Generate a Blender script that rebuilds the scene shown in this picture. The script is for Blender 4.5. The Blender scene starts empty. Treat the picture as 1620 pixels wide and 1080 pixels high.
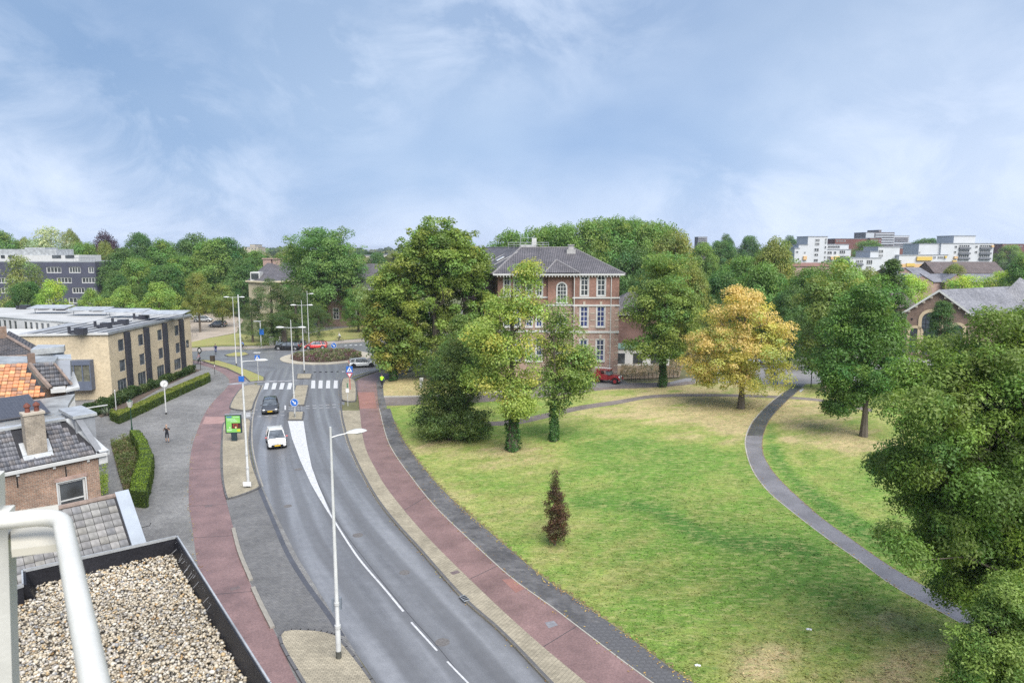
import bpy, bmesh, math, random
import numpy as np
from mathutils import Vector, Matrix
from mathutils.geometry import tessellate_polygon
R = math.radians
sc = bpy.context.scene
col = sc.collection

# ------------------------------------------------------------------ camera, sky, sun, exposure
CAM_H = 18.5
FPX = 1080.0
PITCH = math.atan(148 / 1080)
cam_d = bpy.data.cameras.new('camera'); cam = bpy.data.objects.new('camera', cam_d); col.objects.link(cam)
cam.location = (0, 0, CAM_H); cam.rotation_euler = (math.pi / 2 - PITCH, 0, 0)
cam_d.lens = 24; cam_d.sensor_width = 36; cam_d.sensor_fit = 'HORIZONTAL'
cam_d.clip_start = 0.05; cam_d.clip_end = 9000
cam_d.dof.use_dof = True; cam_d.dof.focus_distance = 45; cam_d.dof.aperture_fstop = 6.3
sc.camera = cam

SUN_EL, SUN_AZ = 52, 154      # azimuth clockwise from +Y: behind the camera
sd = bpy.data.lights.new('sun', 'SUN'); sun = bpy.data.objects.new('sun', sd); col.objects.link(sun)
sd.energy = 3.9; sd.angle = R(60); sd.color = (1, .965, .91)
_d = Vector((math.sin(R(SUN_AZ)) * math.cos(R(SUN_EL)), math.cos(R(SUN_AZ)) * math.cos(R(SUN_EL)), math.sin(R(SUN_EL))))
sun.rotation_euler = _d.to_track_quat('Z', 'Y').to_euler(); sun.location = (0, 0, 60)

world = bpy.data.worlds.new('World'); sc.world = world; world.use_nodes = True
def build_sky():
    nt = world.node_tree; nt.nodes.clear(); N = nt.nodes.new; L = nt.links.new
    out = N('ShaderNodeOutputWorld'); bg = N('ShaderNodeBackground'); bg.inputs[1].default_value = .078
    L(bg.outputs[0], out.inputs[0])
    sky = N('ShaderNodeTexSky'); sky.sky_type = 'NISHITA'; sky.sun_disc = False
    sky.sun_elevation = R(SUN_EL); sky.sun_rotation = R(SUN_AZ); sky.dust_density = 1.2; sky.ozone_density = 2.5
    tc = N('ShaderNodeTexCoord'); sep = N('ShaderNodeSeparateXYZ'); L(tc.outputs['Generated'], sep.inputs[0])
    def math_(op, a, b=None, c=None):
        m = N('ShaderNodeMath'); m.operation = op
        for i, x in enumerate((a, b, c)):
            if x is None: continue
            if isinstance(x, (int, float)): m.inputs[i].default_value = x
            else: L(x, m.inputs[i])
        return m.outputs[0]
    def ramp(f, pts):
        r = N('ShaderNodeValToRGB'); e = r.color_ramp.elements
        while len(e) < len(pts): e.new(.5)
        for el, (p, c) in zip(e, pts):
            el.position = p; el.color = (c, c, c, 1) if isinstance(c, (int, float)) else (*c, 1)
        L(f, r.inputs[0]); return r.outputs[0]
    def mix(f, a, b, mode='MIX'):
        m = N('ShaderNodeMix'); m.data_type = 'RGBA'; m.blend_type = mode
        for i, x in ((0, f), (6, a), (7, b)):
            if isinstance(x, (int, float)): m.inputs[i].default_value = x
            elif isinstance(x, tuple): m.inputs[i].default_value = (*x, 1)
            else: L(x, m.inputs[i])
        return m.outputs[2]
    # project the direction onto a cloud deck high above
    zc = math_('MAXIMUM', sep.outputs[2], 0.0)
    den = math_('ADD', zc, .16)
    cx = math_('DIVIDE', sep.outputs[0], den); cy = math_('DIVIDE', sep.outputs[1], den)
    cmb = N('ShaderNodeCombineXYZ'); L(cx, cmb.inputs[0]); L(cy, cmb.inputs[1])
    mp = N('ShaderNodeMapping'); mp.inputs['Rotation'].default_value = (0, 0, R(28)); mp.inputs['Scale'].default_value = (.55, 1.0, 1); L(cmb.outputs[0], mp.inputs[0])
    mp.inputs['Location'].default_value = SKY_OFF
    n1 = N('ShaderNodeTexNoise'); n1.inputs['Scale'].default_value = .75; n1.inputs['Detail'].default_value = 9; n1.inputs['Roughness'].default_value = .56; n1.inputs['Distortion'].default_value = .7
    L(mp.outputs[0], n1.inputs[0])
    n2 = N('ShaderNodeTexNoise'); n2.inputs['Scale'].default_value = .33; n2.inputs['Detail'].default_value = 3; L(mp.outputs[0], n2.inputs[0])
    # cloud banks where they stand: soft discs about fixed directions, broken up by noise
    def bank(u, v, wdeg, soft=.9, sx=1.0):
        x = (u - 810) / FPX; y = (540 - v) / FPX; c_, s_ = math.cos(PITCH), math.sin(PITCH); d = Vector((x, c_ + y * s_, -s_ + y * c_)).normalized()
        vm = N('ShaderNodeVectorMath'); vm.operation = 'SUBTRACT'; L(tc.outputs['Generated'], vm.inputs[0]); vm.inputs[1].default_value = d
        vs_ = N('ShaderNodeVectorMath'); vs_.operation = 'MULTIPLY'; L(vm.outputs[0], vs_.inputs[0]); vs_.inputs[1].default_value = (1 / sx, 1, 1)
        vl = N('ShaderNodeVectorMath'); vl.operation = 'LENGTH'; L(vs_.outputs[0], vl.inputs[0])
        return ramp(vl.outputs['Value'], [(0, 1), (math.radians(wdeg) * (1 - soft), .95), (math.radians(wdeg), 0), (1, 0)])
    n3 = N('ShaderNodeTexNoise'); n3.inputs['Scale'].default_value = 5.2; n3.inputs['Detail'].default_value = 9; n3.inputs['Roughness'].default_value = .6; n3.inputs['Distortion'].default_value = .5
    m3 = N('ShaderNodeMapping'); m3.inputs['Scale'].default_value = (1, 1, 1.7); L(tc.outputs['Generated'], m3.inputs[0]); L(m3.outputs[0], n3.inputs[0])
    banks = None
    for a_ in ((820, 10, 9, .9, 1.8), (540, 120, 7, .9, 1.3), (250, 240, 10, .9, 1.3), (90, 320, 13, .9, 1.7), (1560, 300, 15, .9, 1.5), (1480, 350, 9, .9, 2.0), (1250, 330, 8, .9, 2), (700, 60, 6, .9, 1.2), (-200, 250, 18, .9, 1.4), (1900, 200, 18, .9, 1.4)):
        w_ = bank(*a_); banks = w_ if banks is None else math_('MAXIMUM', banks, w_)
    wisps = math_('MULTIPLY', math_('ADD', math_('MULTIPLY', banks, .95), .05), ramp(n3.outputs[0], [(0, 0), (.44, .02), (.70, 1), (1, 1)]))
    veil = ramp(zc, [(0, (4.1, 5.0, 6.9)), (.10, (3.3, 4.35, 6.15)), (.28, (2.6, 3.55, 5.2)), (.5, (2.25, 3.15, 4.9)), (1, (2.3, 3.2, 5.0))])
    base = mix(.86, sky.outputs[0], veil)
    # broad darker and lighter areas of the veil
    n4 = N('ShaderNodeTexNoise'); n4.inputs['Scale'].default_value = 1.9; n4.inputs['Detail'].default_value = 4; L(m3.outputs[0], n4.inputs[0])
    base = mix(1.0, base, ramp(n4.outputs[0], [(0, (.72, .80, .90)), (.38, (.76, .83, .91)), (.62, (1.14, 1.1, 1.05)), (1, (1.16, 1.12, 1.06))]), 'MULTIPLY')
    base = mix(math_('MULTIPLY', bank(110, 110, 22, .85, 1.5), .55), base, (1.45, 2.5, 4.2))
    base = mix(math_('MULTIPLY', bank(1620, 300, 17, .9, 1.3), .55), base, (5.3, 6.0, 7.3))
    skyc = mix(math_('MULTIPLY', wisps, .82), base, (5.9, 6.6, 7.8))
    low = ramp(sep.outputs[2], [(0, 1), (.14, .0), (1, 0)])
    skyc = mix(math_('MULTIPLY', low, ramp(n3.outputs[0], [(0, .1), (.36, .15), (.62, .75), (1, .8)])), skyc, (5.6, 6.3, 7.6))
    L(skyc, bg.inputs[0])
SKY_OFF = (1.7, .35, 0)
build_sky()
vs = sc.view_settings; vs.view_transform = 'Standard'; vs.look = 'None'; vs.gamma = 1; vs.exposure = .95; vs.use_curve_mapping = False
sc.render.engine = 'CYCLES'
cy_ = sc.cycles; cy_.max_bounces = 6; cy_.diffuse_bounces = 3; cy_.glossy_bounces = 2; cy_.transmission_bounces = 4; cy_.transparent_max_bounces = 6
cy_.caustics_reflective = False; cy_.caustics_refractive = False; cy_.use_denoising = False; cy_.sample_clamp_indirect = 4

# ------------------------------------------------------------------ measuring: where the sight line through a point of the photo meets a plane
_c, _s = math.cos(PITCH), math.sin(PITCH)
def ray(u, v):
    x = (u - 810) / FPX; y = (540 - v) / FPX
    return (x, _c + y * _s, -_s + y * _c)
def P(u, v, z=0.0):
    d = ray(u, v); t = (z - CAM_H) / d[2]; return Vector((d[0] * t, d[1] * t, z))
def PD(u, v, Y):
    d = ray(u, v); t = Y / d[1]; return Vector((d[0] * t, Y, CAM_H + d[2] * t))
def HT(u, vb, vt, z=0.0):
    return PD(u, vt, P(u, vb, z).y).z - z
def XY(pts, z=0): return [P(u, v, z).xy for u, v in pts]

# ------------------------------------------------------------------ materials
MATS = {}
KA = .80      # one scale for all paint, stone and soil colours
def ka(c): return tuple(x * KA for x in c)
def _nt(name):
    m = bpy.data.materials.new(name); m.use_nodes = True; nt = m.node_tree; nt.nodes.clear()
    o = nt.nodes.new('ShaderNodeOutputMaterial'); b = nt.nodes.new('ShaderNodeBsdfPrincipled'); nt.links.new(b.outputs[0], o.inputs[0])
    return m, nt, b, o
def _noise(nt, vec, scale, detail=4, rough=.6):
    n = nt.nodes.new('ShaderNodeTexNoise'); n.inputs['Scale'].default_value = scale; n.inputs['Detail'].default_value = detail; n.inputs['Roughness'].default_value = rough
    if vec is not None: nt.links.new(vec, n.inputs[0])
    return n
def _ramp(nt, f, pts):
    r = nt.nodes.new('ShaderNodeValToRGB'); e = r.color_ramp.elements
    while len(e) < len(pts): e.new(.5)
    for el, (p, c) in zip(e, pts):
        el.position = p; el.color = (c, c, c, 1) if isinstance(c, (int, float)) else (*c, 1)
    nt.links.new(f, r.inputs[0]); return r.outputs[0]
def _mix(nt, f, a, b, mode='MIX'):
    m = nt.nodes.new('ShaderNodeMix'); m.data_type = 'RGBA'; m.blend_type = mode
    for i, x in ((0, f), (6, a), (7, b)):
        if isinstance(x, (int, float)): m.inputs[i].default_value = x
        elif isinstance(x, tuple): m.inputs[i].default_value = (*x[:3], 1)
        else: nt.links.new(x, m.inputs[i])
    return m.outputs[2]
def M(name, c, rough=.8, var=.2, scale=2.0, bump=0.0, metal=0.0, spec=.3, fine=0.0, c2=None, stretch=None, bscale=None, coat=0):
    if name in MATS: return MATS[name]
    c = ka(c); c2 = ka(c2) if c2 else None
    m, nt, b, o = _nt(name)
    tc = nt.nodes.new('ShaderNodeTexCoord'); vec = tc.outputs['Object']
    if stretch:
        mp = nt.nodes.new('ShaderNodeMapping'); mp.inputs['Scale'].default_value = stretch; nt.links.new(vec, mp.inputs[0]); vec = mp.outputs[0]
    n = _noise(nt, vec, scale, 6)
    c2 = c2 or tuple(x * (1 - var) for x in c)
    c1 = tuple(min(1, x * (1 + var * .6)) for x in c) if var else c
    f = _ramp(nt, n.outputs[0], [(0, 0), (.3, 0), (.7, 1), (1, 1)])
    cc = _mix(nt, f, c2, c1)
    if fine:
        n3 = _noise(nt, vec, scale * 23, 3); cc = _mix(nt, 1.0, cc, _ramp(nt, n3.outputs[0], [(0, 1 - fine), (.35, 1 - fine), (.65, 1 + fine), (1, 1 + fine)]), 'MULTIPLY')
    nt.links.new(cc, b.inputs['Base Color'])
    b.inputs['Roughness'].default_value = rough; b.inputs['Metallic'].default_value = metal; b.inputs['Specular IOR Level'].default_value = spec
    if coat: b.inputs['Coat Weight'].default_value = coat; b.inputs['Coat Roughness'].default_value = .08
    if bump:
        n2 = _noise(nt, vec, bscale or scale * 12, 5); bp = nt.nodes.new('ShaderNodeBump'); bp.inputs['Strength'].default_value = 1; bp.inputs['Distance'].default_value = bump
        nt.links.new(n2.outputs[0], bp.inputs['Height']); nt.links.new(bp.outputs[0], b.inputs['Normal'])
    MATS[name] = m; return m
def BR(name, c1, c2, mortar, w, h, gap=.012, rough=.85, stain=.25, bump=.006, offset=.5, stscale=.4, rot=0, spec=.3, bias=0.0):
    """courses of bricks, tiles or pavers in metres, from the UV map"""
    if name in MATS: return MATS[name]
    c1, c2, mortar = ka(c1), ka(c2), ka(mortar)
    m, nt, b, o = _nt(name)
    tc = nt.nodes.new('ShaderNodeTexCoord'); vec = tc.outputs['UV']
    if rot:
        mp = nt.nodes.new('ShaderNodeMapping'); mp.inputs['Rotation'].default_value = (0, 0, rot); nt.links.new(vec, mp.inputs[0]); vec = mp.outputs[0]
    t = nt.nodes.new('ShaderNodeTexBrick'); nt.links.new(vec, t.inputs[0]); t.offset = offset
    t.inputs['Scale'].default_value = 1; t.inputs['Brick Width'].default_value = w; t.inputs['Row Height'].default_value = h
    t.inputs['Mortar Size'].default_value = gap; t.inputs['Mortar Smooth'].default_value = .3; t.inputs['Bias'].default_value = bias
    t.inputs['Color1'].default_value = (*c1, 1); t.inputs['Color2'].default_value = (*c2, 1); t.inputs['Mortar'].default_value = (*mortar, 1)
    n = _noise(nt, tc.outputs['Object'], stscale, 7, .65); n2 = _noise(nt, tc.outputs['Object'], stscale * 9, 4)
    cc = _mix(nt, 1.0, t.outputs[0], _ramp(nt, n.outputs[0], [(0, 1 - stain), (.35, 1 - stain), (.65, 1 + stain * .5), (1, 1 + stain * .5)]), 'MULTIPLY')
    cc = _mix(nt, 1.0, cc, _ramp(nt, n2.outputs[0], [(0, .85), (.35, .88), (.65, 1.1), (1, 1.12)]), 'MULTIPLY')
    nt.links.new(cc, b.inputs['Base Color']); b.inputs['Roughness'].default_value = rough; b.inputs['Specular IOR Level'].default_value = spec
    if bump:
        bp = nt.nodes.new('ShaderNodeBump'); bp.invert = True; bp.inputs['Distance'].default_value = bump; nt.links.new(t.outputs[1], bp.inputs['Height']); nt.links.new(bp.outputs[0], b.inputs['Normal'])
    MATS[name] = m; return m
def leafmat(name='leaf', trans=.42, rough=.5):
    if name in MATS: return MATS[name]
    m, nt, b, o = _nt(name)
    a = nt.nodes.new('ShaderNodeAttribute'); a.attribute_name = 'Col'
    nt.links.new(a.outputs[0], b.inputs['Base Color']); b.inputs['Roughness'].default_value = rough; b.inputs['Specular IOR Level'].default_value = .35
    tr = nt.nodes.new('ShaderNodeBsdfTranslucent'); g = _mix(nt, 1.0, a.outputs[0], (1.25, 1.35, .7), 'MULTIPLY'); nt.links.new(g, tr.inputs[0])
    mx = nt.nodes.new('ShaderNodeMixShader'); mx.inputs[0].default_value = trans
    nt.links.new(b.outputs[0], mx.inputs[1]); nt.links.new(tr.outputs[0], mx.inputs[2]); nt.links.new(mx.outputs[0], o.inputs[0])
    MATS[name] = m; return m
def attrmat(name, rough=.8, spec=.3, noise=.0, nscale=20):
    if name in MATS: return MATS[name]
    m, nt, b, o = _nt(name)
    a = nt.nodes.new('ShaderNodeAttribute'); a.attribute_name = 'Col'; cc = a.outputs[0]
    if noise:
        tc = nt.nodes.new('ShaderNodeTexCoord'); n = _noise(nt, tc.outputs['Object'], nscale, 5)
        cc = _mix(nt, 1.0, cc, _ramp(nt, n.outputs[0], [(0, 1 - noise), (.3, 1 - noise), (.7, 1 + noise), (1, 1 + noise)]), 'MULTIPLY')
    nt.links.new(cc, b.inputs['Base Color']); b.inputs['Roughness'].default_value = rough; b.inputs['Specular IOR Level'].default_value = spec
    MATS[name] = m; return m
def emis(name, c):
    return M(name, c, .5, 0)

# ------------------------------------------------------------------ tagging and linking
def tag(o, label=None, cat=None, group=None, kind=None):
    if label: o['label'] = label
    if cat: o['category'] = cat
    if group: o['group'] = group
    if kind: o['kind'] = kind
    return o
def empty(name, loc=(0, 0, 0), rz=0, label=None, cat=None, group=None, kind=None):
    o = bpy.data.objects.new(name, None); col.objects.link(o); o.location = loc; o.rotation_euler = (0, 0, rz); o.empty_display_size = .3
    return tag(o, label, cat, group, kind)
def link(me, name, parent=None, loc=None, rot=None, scale=None):
    o = bpy.data.objects.new(name, me); col.objects.link(o)
    if parent is not None: o.parent = parent
    if loc is not None: o.location = loc
    if rot is not None: o.rotation_euler = rot
    if scale is not None: o.scale = scale
    return o
def copy_tree(o, parent=None):
    c = o.copy(); col.objects.link(c); c.parent = parent
    for ch in [x for x in o.children]: copy_tree(ch, c)
    return c

def auto_uv(me):
    uv = me.uv_layers.new(name='UVMap')
    nv = len(me.vertices); co = np.empty(nv * 3); me.vertices.foreach_get('co', co); co = co.reshape(-1, 3)
    out = np.empty((len(me.loops), 2)); up = Vector((0, 0, 1))
    for p in me.polygons:
        n = p.normal
        if abs(n.z) > .995: t = np.array((1, 0, 0)); b = np.array((0, 1, 0))
        else:
            tv = up.cross(n).normalized(); bv = n.cross(tv); t = np.array(tv); b = np.array(bv)
        idx = [me.loops[i].vertex_index for i in p.loop_indices]
        c = co[idx]; out[p.loop_start:p.loop_start + len(idx), 0] = c @ t; out[p.loop_start:p.loop_start + len(idx), 1] = c @ b
    uv.data.foreach_set('uv', out.ravel())

class MB:
    """collects shapes; build() links them as one mesh object"""
    def __init__(s): s.v = []; s.f = []; s.mi = []; s.m = 0
    def _add(s, vs, fs):
        o = len(s.v); s.v += [tuple(x) for x in vs]; s.f += [tuple(i + o for i in f) for f in fs]; s.mi += [s.m] * len(fs); return s
    def quad(s, a, b, c, d): return s._add([a, b, c, d], [(0, 1, 2, 3)])
    def poly(s, pts): return s._add(pts, [tuple(range(len(pts)))])
    def box(s, c, size, rz=0, mat=None):
        hx, hy, hz = size[0] / 2, size[1] / 2, size[2] / 2; ca, sa = math.cos(rz), math.sin(rz); vs = []
        for z in (-hz, hz):
            for x, y in ((-hx, -hy), (hx, -hy), (hx, hy), (-hx, hy)):
                vs.append((c[0] + x * ca - y * sa, c[1] + x * sa + y * ca, c[2] + z))
        return s._add(vs, [(3, 2, 1, 0), (4, 5, 6, 7), (0, 1, 5, 4), (1, 2, 6, 5), (2, 3, 7, 6), (3, 0, 4, 7)])
    def obox(s, o, a, b, c):
        """box from corner o along the three edge vectors"""
        o, a, b, c = map(Vector, (o, a, b, c))
        vs = [o, o + a, o + a + b, o + b, o + c, o + a + c, o + a + b + c, o + b + c]
        fs = [(3, 2, 1, 0), (4, 5, 6, 7), (0, 1, 5, 4), (1, 2, 6, 5), (2, 3, 7, 6), (3, 0, 4, 7)]
        if a.cross(b).dot(c) < 0: fs = [f[::-1] for f in fs]
        return s._add(vs, fs)
    def prism(s, pts, z0, z1, bottom=False):
        pts = [Vector((p[0], p[1])) for p in pts]
        ar = sum(pts[i].x * pts[(i + 1) % len(pts)].y - pts[(i + 1) % len(pts)].x * pts[i].y for i in range(len(pts)))
        if ar < 0: pts = pts[::-1]
        n = len(pts); vs = [(p.x, p.y, z0) for p in pts] + [(p.x, p.y, z1) for p in pts]
        fs = [(i, (i + 1) % n, n + (i + 1) % n, n + i) for i in range(n)]
        tr = tessellate_polygon([[Vector((p.x, p.y, 0)) for p in pts]])
        for t in tr:
            a, b, c = (pts[i] for i in t)
            if (b - a).x * (c - a).y - (b - a).y * (c - a).x < 0: t = (t[0], t[2], t[1])
            fs.append(tuple(n + i for i in t))
            if bottom: fs.append(tuple(reversed(t)))
        return s._add(vs, fs)
    def tube(s, pts, r, n=8, cap=True):
        pts = [Vector(p) for p in pts]; rs = r if isinstance(r, (list, tuple)) else [r] * len(pts); vs = []; fs = []
        ref = None
        for i, p in enumerate(pts):
            t = (pts[min(i + 1, len(pts) - 1)] - pts[max(i - 1, 0)]).normalized()
            if ref is None: ref = Vector((1, 0, 0)) if abs(t.x) < .8 else Vector((0, 1, 0))
            a = (ref - t * ref.dot(t)).normalized(); b = t.cross(a); ref = a
            for k in range(n):
                th = 2 * math.pi * k / n; vs.append(p + (a * math.cos(th) + b * math.sin(th)) * rs[i])
        for i in range(len(pts) - 1):
            for k in range(n): fs.append((i * n + k, i * n + (k + 1) % n, (i + 1) * n + (k + 1) % n, (i + 1) * n + k))
        if cap: fs.append(tuple(reversed(range(n)))); fs.append(tuple(range((len(pts) - 1) * n, len(pts) * n)))
        return s._add(vs, fs)
    def ell(s, c, r, nu=12, nv=8):
        vs = []; fs = []
        for j in range(nv + 1):
            ph = math.pi * j / nv
            for i in range(nu):
                th = 2 * math.pi * i / nu; vs.append((c[0] + r[0] * math.sin(ph) * math.cos(th), c[1] + r[1] * math.sin(ph) * math.sin(th), c[2] - r[2] * math.cos(ph)))
        for j in range(nv):
            for i in range(nu): fs.append((j * nu + i, j * nu + (i + 1) % nu, (j + 1) * nu + (i + 1) % nu, (j + 1) * nu + i))
        return s._add(vs, fs)
    def disc(s, c, n, r, th=.02, k=20):
        c = Vector(c); n = Vector(n).normalized(); return s.tube([c - n * th / 2, c + n * th / 2], r, k)
    def build(s, name, mat, parent=None, smooth=False, uv=True, loc=None):
        me = bpy.data.meshes.new(name); me.from_pydata(s.v, [], s.f); me.validate(verbose=False)
        for mm in (mat if isinstance(mat, (list, tuple)) else [mat]): me.materials.append(mm)
        if isinstance(mat, (list, tuple)) and len(me.polygons) == len(s.mi): me.polygons.foreach_set('material_index', s.mi)
        if uv: auto_uv(me)
        if smooth:
            me.polygons.foreach_set('use_smooth', [True] * len(me.polygons))
            try: me.set_sharp_from_angle(angle=R(38))
            except Exception: pass
        return link(me, name, parent, loc)

def np_mesh(name, verts, faces, mat, colors=None, smooth=False):
    """fast mesh from numpy arrays, all faces with the same number of corners"""
    me = bpy.data.meshes.new(name); nf, k = faces.shape
    me.vertices.add(len(verts)); me.vertices.foreach_set('co', np.ascontiguousarray(verts, dtype=np.float32).ravel())
    me.loops.add(nf * k); me.loops.foreach_set('vertex_index', np.ascontiguousarray(faces, dtype=np.int32).ravel())
    me.polygons.add(nf); me.polygons.foreach_set('loop_start', np.arange(0, nf * k, k, dtype=np.int32))
    if smooth: me.polygons.foreach_set('use_smooth', np.ones(nf, dtype=bool))
    me.update(calc_edges=True)
    if colors is not None:
        at = me.color_attributes.new('Col', 'FLOAT_COLOR', 'POINT'); c = np.ones((len(verts), 4), dtype=np.float32); c[:, :3] = colors
        at.data.foreach_set('color', c.ravel())
    me.materials.append(mat); return me

def spline(pts, per=6):
    """Catmull-Rom through 2D/3D points"""
    pts = [Vector(p) for p in pts]; out = []
    q = [pts[0] * 2 - pts[1]] + pts + [pts[-1] * 2 - pts[-2]]
    for i in range(1, len(q) - 2):
        for k in range(per):
            t = k / per; a, b, c, d = q[i - 1], q[i], q[i + 1], q[i + 2]
            out.append(.5 * ((2 * b) + (c - a) * t + (2 * a - 5 * b + 4 * c - d) * t * t + (3 * b - a - 3 * c + d) * t ** 3))
    out.append(pts[-1]); return out
def resample(pts, n):
    L = [0]
    for a, b in zip(pts, pts[1:]): L.append(L[-1] + (b - a).length)
    out = []; j = 0
    for i in range(n):
        d = L[-1] * i / (n - 1)
        while j < len(L) - 2 and L[j + 1] < d: j += 1
        t = (d - L[j]) / max(1e-9, L[j + 1] - L[j]); out.append(pts[j].lerp(pts[j + 1], min(1, max(0, t))))
    return out, L[-1]
def strip(name, left, right, z, mat, parent=None, n=60, thick=0, kind='structure', per=6, world=False):
    """sheet between two lines, UV in metres (u across, v along)"""
    A = spline(left if world else XY(left, z), per); B = spline(right if world else XY(right, z), per)
    A, la = resample(A, n); B, lb = resample(B, n); ln = (la + lb) / 2
    vs = []; fs = []; uvs = []
    for i in range(n):
        w = (A[i] - B[i]).length
        for k in range(3):
            p = A[i].lerp(B[i], k / 2); vs.append((p.x, p.y, z)); uvs.append((w * (k / 2 - .5), ln * i / (n - 1)))
    for i in range(n - 1):
        for k in range(2):
            a = i * 3 + k; fs.append((a, a + 1, a + 4, a + 3))
    if thick:
        o = len(vs)
        for i in range(n):
            vs.append((A[i].x, A[i].y, z - thick)); vs.append((B[i].x, B[i].y, z - thick)); uvs += [(0, ln * i / (n - 1)), (thick, ln * i / (n - 1))]
        for i in range(n - 1):
            fs.append((i * 3, (i + 1) * 3, o + 2 * i + 2, o + 2 * i)); fs.append((i * 3 + 2, o + 2 * i + 1, o + 2 * i + 3, (i + 1) * 3 + 2))
    me = bpy.data.meshes.new(name); me.from_pydata(vs, [], fs); me.materials.append(mat)
    u = me.uv_layers.new(name='UVMap')
    for lp in me.loops: u.data[lp.index].uv = uvs[lp.vertex_index]
    me.update()
    if me.polygons[0].normal.z < 0: me.flip_normals()
    o = link(me, name, parent)
    if parent is None and kind: o['kind'] = kind
    return o
def slab(name, pts, z, mat, parent=None, thick=.15, kind='structure', smooth_=True, px=True, per=4):
    q = XY(pts, z) if px else [Vector(p) for p in pts]
    if smooth_:
        c = q[-1:] + q + q[:2]; s = spline(c, per); q = s[per:-(per) - 1]
    mb = MB(); mb.prism(q, z - thick, z); o = mb.build(name, mat, parent)
    if parent is None and kind: o['kind'] = kind
    return o
rng = np.random.default_rng(7)
random.seed(5)
# ------------------------------------------------------------------ ground materials
def asphalt_mat(name, dark, light, tracks=False):
    m, nt, b, o = _nt(name); L = nt.links.new
    tc = nt.nodes.new('ShaderNodeTexCoord'); ob = tc.outputs['Object']; uv = tc.outputs['UV']
    mp = nt.nodes.new('ShaderNodeMapping'); mp.inputs['Scale'].default_value = (1, .07, 1); L(uv, mp.inputs[0])
    big = _noise(nt, mp.outputs[0] if tracks else ob, .6 if tracks else .25, 5, .5)
    fine = _noise(nt, ob, 28, 4, .7); mid = _noise(nt, ob, 1.6, 6)
    c = _mix(nt, _ramp(nt, big.outputs[0], [(0, 0), (.36, 0), (.66, 1), (1, 1)]), dark, light)
    c = _mix(nt, 1.0, c, _ramp(nt, fine.outputs[0], [(0, .72), (.3, .78), (.7, 1.2), (1, 1.25)]), 'MULTIPLY')
    c = _mix(nt, 1.0, c, _ramp(nt, mid.outputs[0], [(0, .85), (.3, .88), (.7, 1.1), (1, 1.1)]), 'MULTIPLY')
    wet = _ramp(nt, big.outputs[0], [(0, .62), (.36, .55), (.60, .30), (1, .24)])
    if tracks:   # worn wheel tracks along the lanes: darker, rougher
        sx = nt.nodes.new('ShaderNodeSeparateXYZ'); L(uv, sx.inputs[0])
        def mth(op, a, b2=None):
            q = nt.nodes.new('ShaderNodeMath'); q.operation = op
            for i, x in enumerate((a, b2)):
                if x is None: continue
                if isinstance(x, (int, float)): q.inputs[i].default_value = x
                else: L(x, q.inputs[i])
            return q.outputs[0]
        wob = mth('MULTIPLY', mth('SUBTRACT', _noise(nt, mp.outputs[0], .5, 2).outputs[0], .5), .5)
        s = mth('COSINE', mth('MULTIPLY', mth('ADD', sx.outputs[0], wob), 2 * math.pi / 1.75))
        tr = _ramp(nt, mth('ADD', mth('MULTIPLY', s, .5), .5), [(0, 0), (.35, .05), (.8, 1), (1, 1)])
        c = _mix(nt, _mix(nt, 1.0, tr, (.5, .5, .5), 'MULTIPLY'), c, tuple(x * .72 for x in dark))
        wet = _mix(nt, 1.0, wet, _ramp(nt, tr, [(0, 0), (1, .16)]), 'ADD')
    L(c, b.inputs['Base Color']); L(wet, b.inputs['Roughness']); b.inputs['Specular IOR Level'].default_value = .62
    bp = nt.nodes.new('ShaderNodeBump'); bp.inputs['Distance'].default_value = .004; L(fine.outputs[0], bp.inputs['Height']); L(bp.outputs[0], b.inputs['Normal'])
    MATS[name] = m; return m
m_asph = asphalt_mat('asphalt', (.105, .107, .114), (.205, .208, .218), True)
m_asph2 = asphalt_mat('asphalt_open', (.105, .107, .114), (.19, .193, .203))
m_red = M('red_asphalt', (.235, .148, .138), .45, .3, .5, .004, spec=.5, fine=.16, bscale=30)
m_red2 = M('red_asphalt_fresh', (.30, .155, .13), .6, .2, .6, .004, fine=.14, bscale=30)
m_path = M('path_asphalt', (.20, .195, .21), .55, .25, .5, .004, spec=.45, fine=.16, bscale=30)
m_beige = BR('beige_clinker', (.44, .39, .29), (.35, .31, .23), (.20, .18, .14), .21, .105, .012, stain=.22)
m_plaza = BR('grey_clinker_paving', (.20, .195, .195), (.27, .265, .255), (.15, .15, .14), .21, .105, .010, .7, stain=.28, stscale=.18, rot=R(42), spec=.4)
m_bay = BR('dark_clinker_bay', (.155, .152, .155), (.20, .195, .19), (.12, .12, .115), .21, .105, .010, .62, stain=.22, stscale=.3, spec=.45)
m_foot = BR('dark_footpath_tiles', (.10, .10, .107), (.15, .147, .15), (.20, .185, .145), .3, .3, .008, .75, stain=.35, stscale=.5)
m_brown = BR('brown_clinker_road', (.25, .215, .195), (.20, .17, .16), (.15, .13, .115), .21, .105, .010, .75, stain=.3, stscale=.2)
m_kerb = M('kerb_concrete', (.33, .31, .27), .85, .3, 1.5, .004, fine=.15)
m_kerbd = M('kerb_dark', (.13, .128, .13), .7, .3, 2, .003, fine=.15)
m_white = M('road_paint', (.58, .59, .60), .55, .3, 4, 0, fine=.2, c2=(.44, .44, .45))
m_conc = M('pale_concrete', (.42, .40, .35), .8, .25, .5, .003, fine=.12)

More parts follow.
